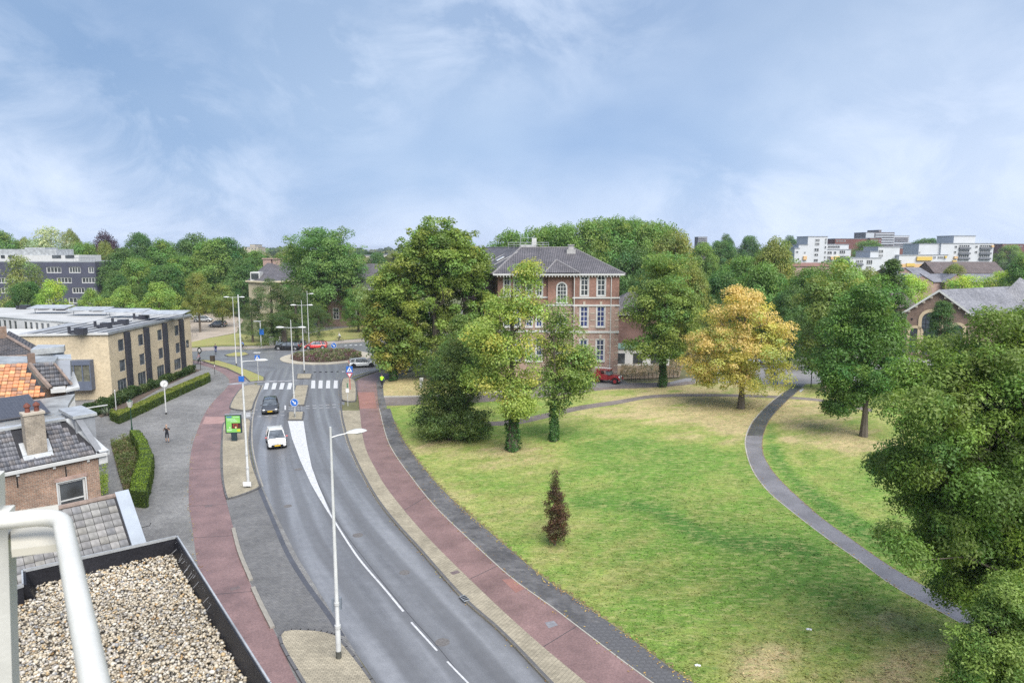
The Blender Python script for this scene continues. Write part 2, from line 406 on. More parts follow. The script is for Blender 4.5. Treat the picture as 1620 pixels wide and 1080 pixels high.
# base ground to the horizon
mb = MB(); n = 72
for r0, r1 in ((0, 60), (60, 250), (250, 900), (900, 3000), (3000, 8000)):
    for i in range(n):
        a, b2 = 2 * math.pi * i / n, 2 * math.pi * (i + 1) / n
        q = [(r1 * math.cos(a), r1 * math.sin(a), 0), (r1 * math.cos(b2), r1 * math.sin(b2), 0)]
        if r0: q += [(r0 * math.cos(b2), r0 * math.sin(b2), 0), (r0 * math.cos(a), r0 * math.sin(a), 0)]
        else: q.append((0, 0, 0))
        mb.poly(q)
g = mb.build('ground', M('far_ground', (.10, .125, .05), .95, .4, .02, 0, c2=(.14, .12, .07), fine=.2), uv=False); tag(g, kind='structure')

# ---------- polylines read off the photograph (points of the ground)
ROAD_R = [(534, 560), (536, 585), (536.7, 600), (539, 649), (544.4, 677.8), (552, 704), (569, 742), (595.5, 789), (627, 829), (659, 864), (727, 941), (790, 997), (867, 1077), (960, 1170), (1075, 1280)]
ROAD_L = [(418, 590), (413, 609), (404.4, 627), (399, 649), (396, 668), (395.6, 693), (398, 716), (405.6, 747), (413, 769), (434, 819), (458, 873), (487, 920), (526, 973), (546, 1006), (591, 1074), (650, 1160), (740, 1280)]
RED_Ri = [(566, 600), (568, 625), (569, 649), (573, 684), (580, 713), (595.6, 744), (613, 773), (668, 840), (754, 926), (837, 1003), (926, 1078), (1045, 1180), (1165, 1280)]   # strip | red path
RED_Ro = [(594, 604), (597, 625), (600, 646), (609.6, 684.5), (621.7, 713), (653, 757), (689, 801), (742, 852), (807, 911), (872.6, 958.5), (958.5, 1024), (1034, 1080), (1175, 1180), (1320, 1280)]
FOOT_R = [(617, 646), (624, 668), (636, 694), (655, 720.6), (686, 760), (724.5, 798.5), (790, 855), (852, 908), (896, 938), (960, 982), (1051, 1049.5), (1096, 1080), (1245, 1180), (1400, 1280)]

# roundabout and side roads: one open asphalt surface a little above the base
slab('roundabout_road', [(240, 556), (306, 556), (350, 553), (392, 553), (410, 551), (480, 548), (569, 541), (650, 533), (760, 525), (760, 545), (700, 556), (660, 566), (622, 577), (590, 586), (560, 594), (545, 606), (545, 640), (400, 640), (407, 606), (398, 596), (370, 583), (330, 571), (300, 568), (240, 572)], .006, m_asph2, thick=.05, smooth_=False)
road = strip('road', ROAD_L, ROAD_R, .012, m_asph, n=140, thick=.05)

# ---------- right side: raised verge with lawn
LAWN = [(600, 640), (598, 622), (606, 599), (640, 589.5), (700, 577), (760, 572), (800, 590), (860, 604), (1000, 604), (1085, 601), (1150, 603), (1200, 607), (1400, 606), (1800, 604), (2400, 640), (3300, 1280), (1400, 1280), (1245, 1180)] + FOOT_R[::-1][3:-1]
DRY = []   # (x, y, radius, amount) patches of dry grass
for u, v, r, a in ((1040, 650, 9, .8), (1150, 660, 9, .95), (1110, 690, 5, .5), (1200, 640, 8, .9), (1300, 640, 9, .7), (1262, 660, 5, .8), (1240, 690, 3, .5), (960, 655, 5, .45), (1020, 615, 8, .9), (1100, 612, 8, .9),
                   (1200, 612, 6, .9), (700, 712, 4.5, .75), (655, 700, 3, .6), (790, 715, 4, .6), (860, 715, 4, .55), (820, 730, 5, .4), (900, 700, 3, .4), (880, 868, 1.6, .7), (640, 608, 9, 2.6), (665, 590, 9, 2.6), (622, 618, 4, 1.5), (690, 612, 7, 1.6),
                   (1370, 700, 4.5, .8), (1380, 715, 3.5, .9), (1350, 690, 5, .45), (1290, 700, 3, .35), (1460, 985, 2.5, .5), (1440, 1020, 3, .5), (1400, 1060, 2.5, .5), (1350, 1065, 2.5, .5), (1480, 920, 2.2, .6), (1210, 1060, 3, .5), (1280, 1075, 3, .5),
                   (1180, 1050, 2, .4), (700, 790, 3, .35), (760, 830, 3.5, .4), (840, 800, 4, .38), (930, 830, 4, .3), (1000, 740, 3, .2), (900, 900, 3, .25), (1060, 930, 3, .25), (1140, 770, 2, .4), (1530, 1050, 2, .4), (1420, 1075, 2, .4)):
    p = P(u, v, .1); DRY.append((p.x, p.y, r, a))
GREEN = []
for u, v, r, a in ((1000, 720, 9, .5), (960, 690, 7, .6), (1100, 720, 5, .35), (1020, 790, 3.5, .6), (1080, 830, 3, .6), (1160, 855, 3, .7), (1220, 860, 3, .6), (1300, 900, 4, .7), (1260, 940, 3, .5), (1340, 960, 4, .5), (960, 800, 2.5, .7), (930, 790, 2, .8), (1380, 850, 4, .8), (1300, 800, 2.5, .5), (1420, 760, 5, .5), (1310, 660, 3, .6), (1270, 720, 2, .8), (1330, 820, 2.5, .7), (980, 860, 2, .4)):
    p = P(u, v, .1); GREEN.append((p.x, p.y, r, a))
_arc, _ = resample(spline(XY([(1222, 655), (1218, 690), (1228, 722), (1250, 752), (1290, 786), (1340, 822), (1400, 862), (1450, 892)], .1), 6), 60)
for q in _arc: GREEN.append((q.x, q.y, .75, .75))
_arc, _ = resample(spline(XY([(1000, 800), (1040, 806), (1080, 830), (1120, 852), (1180, 862), (1240, 858), (1290, 880)], .1), 6), 34)
for q in _arc: GREEN.append((q.x, q.y, .9, .5))
_arc, _ = resample(spline(XY([(1246, 690), (1262, 730), (1300, 766), (1360, 806), (1420, 842)], .1), 6), 34)
for q in _arc: GREEN.append((q.x, q.y, .8, -.5))
def vnoise(x, y, s, seed):
    """smooth value noise with numpy"""
    r = np.random.default_rng(seed); T = r.random((256, 256)); X = x / s; Y = y / s
    xi = np.floor(X).astype(int); yi = np.floor(Y).astype(int); fx = X - xi; fy = Y - yi; fx = fx * fx * (3 - 2 * fx); fy = fy * fy * (3 - 2 * fy)
    g = lambda a, b: T[a % 256, b % 256]
    return (g(xi, yi) * (1 - fx) + g(xi + 1, yi) * fx) * (1 - fy) + (g(xi, yi + 1) * (1 - fx) + g(xi + 1, yi + 1) * fx) * fy
def grass_colour(x, y, base_dry=0.0):
    ca, sa = math.cos(.45), math.sin(.45); xr = x * ca + y * sa; yr = -x * sa + y * ca
    d = .19 + base_dry + .52 * (vnoise(xr * .45, yr, 1.6, 3) - .5) + .34 * (vnoise(x, y, 5.5, 4) - .5) + .3 * (vnoise(xr * .35, yr, .55, 5) - .5) + .35 * (vnoise(x, y, .3, 6) - .5)
    for X, Y, r, a in DRY: d += .60 * a * (.25 + .9 * vnoise(xr * .5, yr, 1.3, 13) + .6 * vnoise(xr * .4, yr, .5, 14)) * np.exp(-((x - X) ** 2 + (y - Y) ** 2) / (r * r) * 1.3)
    gg = .25 * (vnoise(x, y, 3.2, 8) - .4)
    for X, Y, r, a in GREEN:
        w = np.exp(-((x - X) ** 2 + (y - Y) ** 2) / (r * r) * 1.2); gg += .55 * a * w; d -= .3 * a * w
    d = np.clip(d, 0, 1)[:, None]; gg = np.clip(gg, 0, 1)[:, None]
    fresh = np.array((.165, .285, .048)); lush = np.array((.078, .185, .032)); straw = np.array((.49, .385, .21)); olive = np.array((.28, .315, .085))
    c = fresh * (1 - gg) + lush * gg
    c = np.where(d < .5, c * (1 - d * 2) + olive * d * 2, olive * (2 - d * 2) + straw * (d * 2 - 1))
    return .84 * c * (.66 + .40 * vnoise(x, y, .22, 9) + .28 * vnoise(xr * .5, yr, .8, 19))[:, None]
def in_poly(x, y, poly):
    ins = np.zeros(len(x), bool); n = len(poly)
    for i in range(n):
        x1, y1 = poly[i]; x2, y2 = poly[(i + 1) % n]
        if y1 == y2: continue
        c = ((y1 > y) != (y2 > y)) & (x < (x2 - x1) * (y - y1) / (y2 - y1) + x1); ins ^= c
    return ins
m_grass = attrmat('lawn_grass', .9, .15, .24, 7)
def _grassbump():
    nt = m_grass.node_tree; L = nt.links.new; b0 = [n for n in nt.nodes if n.type == 'BSDF_PRINCIPLED'][0]; src = b0.inputs['Base Color'].links[0].from_socket; tc0 = nt.nodes.new('ShaderNodeTexCoord')
    mp = nt.nodes.new('ShaderNodeMapping'); mp.inputs['Rotation'].default_value = (0, 0, .45); mp.inputs['Scale'].default_value = (1, 2.6, 1); L(tc0.outputs['Object'], mp.inputs[0])
    a = _noise(nt, mp.outputs[0], 1.3, 9, .72); c = _mix(nt, _ramp(nt, a.outputs[0], [(0, 0), (.48, 0), (.66, .8), (1, .85)]), src, (.38, .37, .15))
    a2 = _noise(nt, mp.outputs[0], 2.4, 8, .75); c = _mix(nt, _ramp(nt, a2.outputs[0], [(0, .85), (.36, .75), (.50, 0), (1, 0)]), c, (.075, .165, .035)); L(c, b0.inputs['Base Color'])
    b = [n for n in nt.nodes if n.type == 'BSDF_PRINCIPLED'][0]; tc = nt.nodes.new('ShaderNodeTexCoord')
    n = _noise(nt, tc.outputs['Object'], 11, 6, .75); bp = nt.nodes.new('ShaderNodeBump'); bp.inputs['Distance'].default_value = .09; nt.links.new(n.outputs[0], bp.inputs['Height']); nt.links.new(bp.outputs[0], b.inputs['Normal'])
_grassbump()
def lawn(name, poly, z, base_dry=0.0, step=.5, ymax=None):
    xs = [p[0] for p in poly]; ys = [p[1] for p in poly]; x0, x1, y0, y1 = min(xs), max(xs), min(ys), max(ys)
    # base slab right to the outline, coloured by a grid laid 4 mm above it where it fits
    gx = np.arange(x0, x1 + step, step); gy = np.arange(y0, y1 + step, step); X, Y = np.meshgrid(gx, gy); V = np.stack([X.ravel(), Y.ravel(), np.full(X.size, z)], 1)
    C = grass_colour(V[:, 0], V[:, 1], base_dry); nx, ny = len(gx), len(gy)
    ins = in_poly(V[:, 0], V[:, 1], [tuple(p) for p in poly]).reshape(ny, nx)
    ii, jj = np.meshgrid(np.arange(nx - 1), np.arange(ny - 1)); ok = ins[:-1, :-1] & ins[1:, :-1] & ins[:-1, 1:] & ins[1:, 1:]
    a = (jj * nx + ii)[ok]; F = np.stack([a, a + 1, a + nx + 1, a + nx], 1)
    me = np_mesh(name, V, F, m_grass, C); bm = bmesh.new(); bm.from_mesh(me); bmesh.ops.delete(bm, geom=[v for v in bm.verts if not v.link_faces], context='VERTS'); bm.to_mesh(me); bm.free()
    return link(me, name)
lw = XY(LAWN, .1)
lo = lawn('lawn', lw, .10, 0, .30); lo['kind'] = 'structure'
mb = MB(); mb.prism(lw, -.1, .094); o = mb.build('lawn_earth', M('earth', (.20, .19, .08), .95, .3, .5, fine=.2), uv=False); tag(o, kind='structure')

# grass blades and tufts on the near half of the lawn, where single tufts can be made out
def tufts():
    rg = np.random.default_rng(5); n = 260000; Y = 26 + 50 * rg.random(n) ** 1.7; X = rg.uniform(-.9, 1.0, n) * Y * .8
    k = in_poly(X, Y, [tuple(p) for p in lw]) & (Y / .85 < 75)
    for path in (PATH_POLY(),): k &= ~in_poly(X, Y, path)
    X, Y = X[k], Y[k]; d = vnoise(X, Y, .8, 71) * vnoise(X, Y, .25, 72); k = rg.random(len(X)) < (.12 + .9 * d) * np.clip((70 - Y) / 28, 0, 1); X, Y = X[k][:60000], Y[k][:60000]; m = len(X)
    c = grass_colour(X, Y) * rg.uniform(.80, 1.12, m)[:, None]; s = rg.uniform(.03, .07, m); a = rg.uniform(0, 6.28, m)
    dx, dy = np.cos(a) * s, np.sin(a) * s; ln = rg.normal(size=(m, 2)) * .03; z0 = np.full(m, .10); z1 = .10 + s * rg.uniform(.3, .6, m)
    V = np.stack([np.stack([X - dx, Y - dy, z0], 1), np.stack([X + dx, Y + dy, z0], 1), np.stack([X + dx * .5 + ln[:, 0], Y + dy * .5 + ln[:, 1] - .03, z1], 1), np.stack([X - dx * .6 + ln[:, 0], Y - dy * .6 + ln[:, 1] - .03, z1], 1)], 1).reshape(-1, 3)
    o = link(np_mesh('grass_tufts', V, np.arange(len(V)).reshape(-1, 4), attrmat('tuft', .85, .15), np.repeat(c, 4, 0)), 'grass_tufts'); tag(o, 'short uneven grass tufts over the near lawn', 'grass', kind='stuff')
def PATH_POLY(): return [tuple(P(u - 3, v, .1).xy) for u, v in PATH_L] + [tuple(P(u + 3, v, .1).xy) for u, v in PATH_R[::-1]]
# verge strip, cycle path, footpath
strip('verge_strip', ROAD_R[3:], RED_Ri[2:], .12, m_beige, n=110, thick=.12)
strip('cycle_path', RED_Ri, RED_Ro, .116, m_red, n=130, thick=.12)
foot_L = [(RED_Ro[i][0], RED_Ro[i][1]) for i in range(2, len(RED_Ro))]
footpath = strip('footpath', foot_L, FOOT_R, .122, m_foot, n=110, thick=.12)
# red patch and inspection cover on the cycle path
slab('repair_patch', [(794, 916), (812, 915), (831, 930), (816, 937)], .1200, m_red2, thick=.003, smooth_=False)
slab('repair_patch', [(566, 620), (592, 620), (596, 646), (569, 646)], .1200, m_red2, thick=.003, smooth_=False)
slab('access_cover', [(862, 984), (876, 981), (883, 988), (868, 993)], .1215, M('cover_grey', (.24, .24, .26), .6, .3, 6), thick=.004, smooth_=False)

def stones(name, line, z0, h, w, mat, length=1.0, gap=.012, off=0, y_far=None, nmax=300, smooth_px=True, kind_='structure', px=True, closed=False):
    """a run of kerb stones laid end to end, each its own piece"""
    q = XY(line, z0 + h) if px else [Vector(p) for p in line]
    q = spline(q, 6); tot = sum((b - a).length for a, b in zip(q, q[1:])); k = max(2, int(tot / length)); pts, _ = resample(q, k + 1)
    root = empty(name, (0, 0, 0)); root['kind'] = kind_
    me = None; rest = MB(); cnt = 0
    for a, b in zip(pts, pts[1:]):
        d = b - a; L = d.length; m = (a + b) / 2; nrm = Vector((-d.y, d.x)).normalized(); m = m + nrm * off; ang = math.atan2(d.y, d.x)
        if (y_far and m.y > y_far) or cnt >= nmax: rest.box((m.x, m.y, z0 + h / 2), (L * 1.0, w, h), ang); continue
        if me is None:
            b2 = MB(); b2.box((0, 0, 0), (1, w, h)); tmp = b2.build('kerb_stone', mat, root); me = tmp.data; bpy.data.objects.remove(tmp)
        o = link(me, 'kerb_stone', root, (m.x, m.y, z0 + h / 2 + random.uniform(-.003, .003)), (0, 0, ang + random.uniform(-.004, .004)), (L - gap, 1, 1)); cnt += 1
    if rest.v: tag(rest.build('kerb_run', mat, root), kind='stuff')
    return root
# kerbs
stones('kerb', ROAD_R[2:-1], 0, .128, .16, m_kerbd, 1.0, off=.10, y_far=75)
strip('gutter', [(u - 2.2, v) for u, v in ROAD_R[3:]], ROAD_R[3:], .017, m_kerb, n=110)
stones('edging', RED_Ro[2:-1], 0, .132, .07, m_conc, 1.0, off=0, y_far=60)
stones('edging', [FOOT_R[i] for i in range(0, len(FOOT_R) - 1)], 0, .126, .07, m_kerbd, 1.0, off=0, y_far=48)
# footpath: the nearest tiles one by one
def foot_tiles():
    A = spline(XY(foot_L, .122), 8); B = spline(XY(FOOT_R, .122), 8)
    A, la = resample(A, 600); B, lb = resample(B, 600)
    seq = [i for i in range(600) if A[i].y < 31.5]
    me = None; cnt = 0; acc = 0; last = None
    mats = [M('tile_dark', (.115, .115, .12), .7, .35, 5, .002, fine=.15)]
    for i in sorted(seq):
        if last is not None and (A[i] - last).length < .305: continue
        last = A[i]; w = (B[i] - A[i]).length; k = int((w - .12) / .305); d = (B[i] - A[i]).normalized(); ang = math.atan2(d.y, d.x)
        if A[i].y < 24.5: continue
        for j in range(k):
            if cnt >= 300: break
            p = A[i] + d * (.1 + .305 * (j + .5))
            if me is None:
                b2 = MB(); b2.box((0, 0, 0), (.296, .296, .03)); t = b2.build('paving_tile', mats[0], footpath); me = t.data; bpy.data.objects.remove(t)
            link(me, 'paving_tile', footpath, (p.x, p.y, .113 + random.uniform(-.002, .004)), (random.uniform(-.006, .006), random.uniform(-.006, .006), ang)); cnt += 1
foot_tiles()

# ---------- left side: plaza, cycle path, bay, islands
PLAZA = [(-900, 1300), (740, 1290), (650, 1160), (600, 1095), (520, 960), (470, 880), (425, 790), (396, 730), (394, 690), (399, 640), (408, 612), (395, 600), (375, 592), (350, 583), (322, 577), (300, 571), (240, 575), (-200, 640), (-900, 800)]
slab('plaza_paving', PLAZA, .030, m_plaza, thick=.1, smooth_=False)
RL_out = [(300, 572), (318, 577), (340, 584), (357, 594), (363, 604), (356, 616), (341, 631), (325, 652), (311, 684), (302, 716), (299, 760), (299, 800), (303.7, 830), (312.6, 893), (330, 950), (362, 1020), (400, 1085), (450, 1160), (530, 1270)]
RL_in = [(300, 569), (330, 574), (360, 581), (386, 594), (384, 612), (377, 622), (368, 642), (357, 666), (350, 693), (348, 727), (350, 756), (357, 787), (369, 834), (392.6, 914), (428, 985), (441.5, 1014), (469.6, 1077), (510, 1150), (590, 1270)]
strip('cycle_path', RL_out, RL_in, .036, m_red, n=150)
slab('repair_patch', [(325, 659), (360, 659), (355, 670), (320, 670)], .042, M('red_pale', (.38, .24, .22), .6, .2, 1, fine=.1), thick=.003, smooth_=False)
BAY = [(357, 788), (400, 778), (414, 772), (434, 819), (458, 873), (487, 920), (526, 973), (540, 1000), (487, 995.6), (441, 1006), (426, 982), (392, 912), (369, 834)]
slab('parking_bay', BAY, .036, m_bay, thick=.02, smooth_=False)
strip('gutter', [(406, 769), (427, 819), (450, 873), (478, 920), (516, 973), (534, 1003)], [(413, 769), (434, 819), (458, 873), (487, 920), (526, 973), (546, 1006)], .042, M('gutter_dark', (.085, .087, .10), .5, .2, 1, fine=.15, spec=.5), n=60)
strip('gutter', [(u + 2, v) for u, v in ROAD_L[1:9]], [(u + 4, v) for u, v in ROAD_L[1:9]], .018, m_kerb, n=60)
def island(pts, name='traffic_island', top=m_beige, z=.14, kmat=m_kerbd, sm=True):
    s = slab(name, pts, z, top, thick=.15, smooth_=sm)
    q = XY(pts, z)
    if sm: c = q[-1:] + q + q[:2]; ss = spline(c, 4); q = ss[4:-5]
    k = MB(); n = len(q); cen = sum((p for p in q), Vector((0, 0))) / n
    for i in range(n):
        a, b2 = q[i], q[(i + 1) % n]; d = b2 - a
        if d.length < .02: continue
        nr = Vector((-d.y, d.x)).normalized()
        if nr.dot((a + b2) / 2 - cen) < 0: nr = -nr
        m = (a + b2) / 2 + nr * .05; k.box((m.x, m.y, z / 2 + .003), (d.length + .05, .14, z + .006), math.atan2(d.y, d.x))
    k.build('kerb', kmat, s, uv=False); return s
island([(383, 613), (392, 609), (410, 609), (411, 613), (401, 636), (395, 648), (369, 646), (365, 641), (373, 625)])
island([(354, 671), (362, 667), (393, 662), (394.5, 680), (393, 702), (398, 733), (408, 762), (409, 769), (396, 776), (366, 786), (359, 783), (353, 752), (352, 704)])
island([(444, 1004), (487, 996), (524, 1002), (537, 1012), (585, 1074), (640, 1165), (720, 1270), (600, 1270), (535, 1170), (484, 1080)])
island([(471, 591), (493, 591), (491, 598), (470, 598)], sm=False)
island([(469, 609), (487.5, 609), (481, 640), (459, 640)], sm=False)
island([(457.5, 651), (479.5, 651), (477.5, 663), (456.5, 663)], sm=False)
island([(541, 606), (545, 598), (556, 598), (562, 606), (562.5, 630), (558, 634), (545, 633), (541, 628)])
m_verge = M('verge_grass', (.22, .25, .075), .95, .35, .8, .02, fine=.3, c2=(.32, .27, .12))
island([(316, 569), (345, 570), (372, 578), (396, 587), (417, 596), (417, 601), (395, 603), (385, 594), (360, 582), (335, 575)], 'grass_island', m_verge, sm=False)
island([(356, 561), (372, 557), (388, 557), (393, 560), (380, 563), (362, 563)], 'grass_island', m_verge, sm=False)
# verge north of the roundabout
slab('pavement', [(230, 553), (306, 550), (350, 548), (409, 547), (480, 543), (569, 536), (660, 527), (760, 519), (760, 523), (660, 531.5), (569, 540), (480, 547), (409, 550.5), (350, 552.5), (306, 555), (230, 558)], .10, M('pale_paving', (.34, .30, .27), .8, .2, .5, fine=.1), thick=.1, smooth_=False)
slab('verge', [(303, 541), (330, 535), (375, 527), (420, 535), (480, 530), (500, 515), (640, 505), (760, 498), (760, 517), (660, 526), (569, 534), (480, 541.5), (409, 545), (350, 545), (303, 548)], .11, m_verge, thick=.12, smooth_=False)
slab('car_park', [(240, 540), (300, 548), (304, 541), (330, 534.5), (374, 526), (385, 505), (340, 488), (280, 488), (240, 500)], .055, M('car_park_paving', (.40, .34, .28), .85, .2, .2, fine=.12), thick=.05, smooth_=False)
slab('parking_surface', [(480, 529), (530, 520), (640, 508), (760, 500), (760, 488), (640, 495), (520, 508), (480, 515)], .13, m_plaza, thick=.02, smooth_=False)

# roundabout island
RC = P(517, 565); 
def rring(r): return [(RC.x + r * math.cos(a), RC.y + r * math.sin(a)) for a in np.linspace(0, 2 * math.pi, 64, endpoint=False)]
mb = MB(); mb.prism(rring(7.6), 0, .10); o = mb.build('roundabout_island', [M('apron', (.44, .40, .32), .85, .2, .6, .003, fine=.12)]); tag(o, kind='structure')
mb = MB()
for i in range(64):
    a, b2 = 2 * math.pi * i / 64, 2 * math.pi * (i + 1) / 64
    mb.poly([(RC.x + 5.9 * math.cos(a), RC.y + 5.9 * math.sin(a), .12), (RC.x + 5.9 * math.cos(b2), RC.y + 5.9 * math.sin(b2), .12), (RC.x, RC.y, .8)])
mb.build('planting_soil', M('soil', (.12, .09, .07), .95, .3, 2, .02), o, uv=False)
strip('kerb', [(545, 604), (553, 600), (567, 594), (590, 586.5), (622, 577), (660, 566.5), (700, 556)], [(545, 606.5), (554, 602.5), (569, 596), (591, 588.5), (623, 579), (660, 568.5), (701, 558)], .11, m_kerbd, n=50, thick=.11)
slab('cycle_path', [(563, 603), (570, 598), (592, 590), (623, 580.5), (660, 570), (702, 559), (730, 552), (735, 562), (690, 575), (650, 586), (605, 596), (596, 604), (598, 625), (566, 625)], .112, M('brown_path', (.17, .125, .125), .6, .25, .4, .003, fine=.12), thick=.11, smooth_=False)
slab('pavement', [(596, 604), (604, 596.5), (640, 588), (640, 590.5), (610, 600), (606, 610), (607, 625), (612, 645), (600, 646), (597, 625)], .124, m_foot, thick=.1, smooth_=False)

# brick road past the school, crossing paths on the lawn
strip('brick_road', [(600, 628), (663, 627), (760, 622), (860, 614), (960, 606), (1040, 605), (1086, 602), (1100, 603)], [(600, 642), (663, 640), (760, 636), (860, 628), (960, 616), (1040, 612.5), (1086, 608.5), (1100, 607)], .108, m_brown, n=60)
strip('pale_kerb_line', [(600, 626), (663, 625), (760, 620), (850, 613)], [(600, 628.2), (663, 627.2), (760, 622.2), (850, 615)], .112, m_conc, n=40)
slab('school_forecourt', [(850, 612), (870, 603), (974, 598), (990, 604), (1000, 607), (960, 612), (860, 618)], .114, m_plaza, thick=.02, smooth_=False)
strip('curved_path', [(690, 671), (773, 667), (817, 663), (865, 653), (920, 641), (975.6, 633), (1031, 624.5), (1098, 622.5), (1186.7, 624), (1280, 629), (1330, 637), (1380, 647)], [(690, 677), (773, 673.5), (817, 671), (865, 661), (920, 648), (975.6, 639.5), (1031, 629.5), (1098, 627), (1186.7, 628), (1280, 633), (1330, 641), (1380, 652)], .106, m_brown, n=90)
PATH_L = [(1258, 604), (1255.5, 609), (1238, 622), (1218, 638), (1193, 664), (1181, 689), (1181, 711), (1191, 742), (1213, 773), (1242, 799), (1300, 844), (1355.6, 883), (1411, 924), (1478, 961), (1539, 994), (1640, 1045), (1800, 1120)]
PATH_R = [(1275, 604), (1271, 611), (1257, 623), (1242, 636), (1218, 662), (1206.7, 689), (1206.7, 716), (1220, 742), (1242, 767), (1275.6, 798), (1300, 819), (1341.7, 849), (1411, 897), (1489, 941), (1536, 966), (1640, 1012), (1800, 1080)]
strip('park_path', PATH_L, PATH_R, .112, m_path, n=130, thick=.02)
strip('path_edging', [(u - 1.6, v) for u, v in PATH_L[2:]], PATH_L[2:], .116, m_conc, n=120, thick=.02)
strip('path_edging', PATH_R[2:], [(u + 1.2, v) for u, v in PATH_R[2:]], .116, M('edging_earth', (.22, .17, .10), .9, .3, 2), n=120, thick=.02)
strip('wet_path', [(u + .6, v) for u, v in PATH_L[1:6]], [(u - .6, v) for u, v in PATH_R[1:6]], .1160, M('wet_dark_asphalt', (.10, .10, .115), .3, .4, .6, .003, fine=.15, spec=.6), n=50)
tufts()
# yard behind the orange tree
slab('yard_paving', [(1180, 545), (1225, 535), (1420, 525), (1600, 545), (1600, 590), (1400, 603), (1300, 607), (1200, 607), (1085, 603), (1060, 608), (1060, 604), (1085, 598), (1180, 596)], .118, M('yard_grey', (.30, .29, .30), .6, .2, .3, spec=.45, fine=.1), thick=.02, smooth_=False)
slab('school_garden_bed', [(976, 600), (1075, 596), (1085, 560), (1060, 548), (985, 550), (976, 556)], .13, M('bed_soil', (.16, .135, .11), .95, .4, .35, .03, c2=(.30, .22, .13), fine=.35), thick=.02, smooth_=False)

# ---------- painted markings
def mark(pts, z=.018, name='road_marking', mat=m_white):
    return slab(name, pts, z, mat, thick=.002, smooth_=False)
for x in (630, 685, 740, 795): mark([(280 + x / 4.5 - 3, 615.5), (280 + x / 4.5 - .3, 605.5), (280 + x / 4.5 + 6, 605.5), (280 + x / 4.5 + 3.3, 615.5)])
for x in (970, 1022, 1076, 1130): mark([(280 + x / 4.5 - 3.6, 614), (280 + x / 4.5 - 2.6, 601.5), (280 + x / 4.5 + 3.2, 601.5), (280 + x / 4.5 + 3.0, 614)])
mark([(360, 606.5), (400, 603), (470, 601), (470, 602.5), (400, 605.5), (360, 609)], mat=M('pale_worn', (.34, .34, .36), .6, .5, 1.2, c2=(.12, .12, .13)), z=.040)
mark([(455.6, 665.6), (480, 665.6), (485.6, 702), (493, 738), (504, 768), (518, 800), (526, 818), (520, 812), (504, 786), (492, 765), (475, 728), (462, 693)])
strip('road_marking', [(519, 808), (524, 818), (563, 879), (606, 930), (636.5, 967)], [(521.5, 808), (527, 818), (566, 878), (609, 929), (640, 966)], .021, m_white, n=40)
strip('road_marking', [(649, 984), (670, 1007), (690, 1029)], [(652, 983), (673, 1006), (693, 1028)], .021, m_white, n=8)
strip('road_marking', [(706, 1046), (740, 1081), (760, 1100)], [(709, 1045), (743, 1080), (763, 1099)], .021, m_white, n=8)
strip('road_marking', [(800, 1135), (850, 1180), (860, 1190)], [(803, 1134), (853, 1179), (863, 1189)], .021, m_white, n=8)
for i in range(7): mark([(496 + i * 9, 588.2 - i * .25), (500 + i * 9, 588.1 - i * .25), (500 + i * 9, 589.2 - i * .25), (496 + i * 9, 589.3 - i * .25)], .012)
for i in range(4): mark([(545 + i * 8, 546.0 - i * .4), (549 + i * 8, 545.7 - i * .4), (549 + i * 8, 546.6 - i * .4), (545 + i * 8, 546.9 - i * .4)], .012)
# cycle crossing lines
for (a, b2, c, d) in ((484, 641.5, 536, 639), (484, 645.5, 537, 643.5), (456, 643, 480, 642.5), (456, 646.5, 480, 646), (398, 648, 430, 646), (397, 653, 455, 650), (394, 659, 456, 656)):
    k = 0.0
    while k < 1:
        u0 = a + (c - a) * k; u1 = a + (c - a) * min(1, k + .11); v0 = b2 + (d - b2) * k; v1 = b2 + (d - b2) * min(1, k + .11)
        mark([(u0, v0), (u1, v1), (u1, v1 + .7), (u0, v0 + .7)], .0215, mat=M('worn_paint', (.42, .42, .43), .6, .4, 3, c2=(.25, .25, .26))); k += .2
mark([(450, 641), (452.5, 641), (452.5, 648), (450, 648)], .0215)
for k in range(3): mark([(389, 653.5 + k * 2.3), (396, 653 + k * 2.3), (396, 654.2 + k * 2.3), (389, 654.7 + k * 2.3)], .044)
mark([(1264, 618), (1270, 614), (1272, 615), (1267, 620)], .1165, mat=m_white)
for q in ([(932, 603), (945, 611)], [(985, 601), (999, 606)], [(955, 601), (972, 609)]):
    mark([q[0], (q[0][0] + 1.3, q[0][1]), (q[1][0] + 1.3, q[1][1]), q[1]], .118, mat=m_conc)
# pale kerb blocks between bay and cycle path
for ln in ([(369, 834), (379, 872), (397, 915)], [(400, 927), (414, 957), (431, 990)]):
    r_ = stones('edging', ln, .03, .12, .22, m_kerb, .9, off=0)
# drain grate

# covers, seams and fallen leaves
m_seam = M('tar_seam', (.07, .07, .075), .5, .2, 3); m_cov = M('iron_cover', (.16, .15, .145), .6, .3, 8, .002)
def mid_line(f, off=0):
    A, _ = resample(spline(XY(ROAD_L, .0125), 6), 80); B, _ = resample(spline(XY(ROAD_R, .0125), 6), 80); return [A[i].lerp(B[i], f) for i in range(6, 76)]
for f_ in (.52,):
    q = mid_line(f_); strip('tar_seam', [p + Vector((0, 0)) for p in q], [p + Vector((.035, .01)) for p in q], .0165, m_seam, n=90, world=True)
for (u, v, r) in ((472, 742, .32), (566, 846, .34), (640, 905, .3), (455, 800, .3), (432, 690, .3), (520, 640, .3), (700, 1015, .34)):
    p = P(u, v, .017); q = MB(); q.disc((p.x, p.y, .016), (0, 0, 1), r, .006, 20); o = q.build('manhole_cover', m_cov, uv=False); o['kind'] = 'structure'
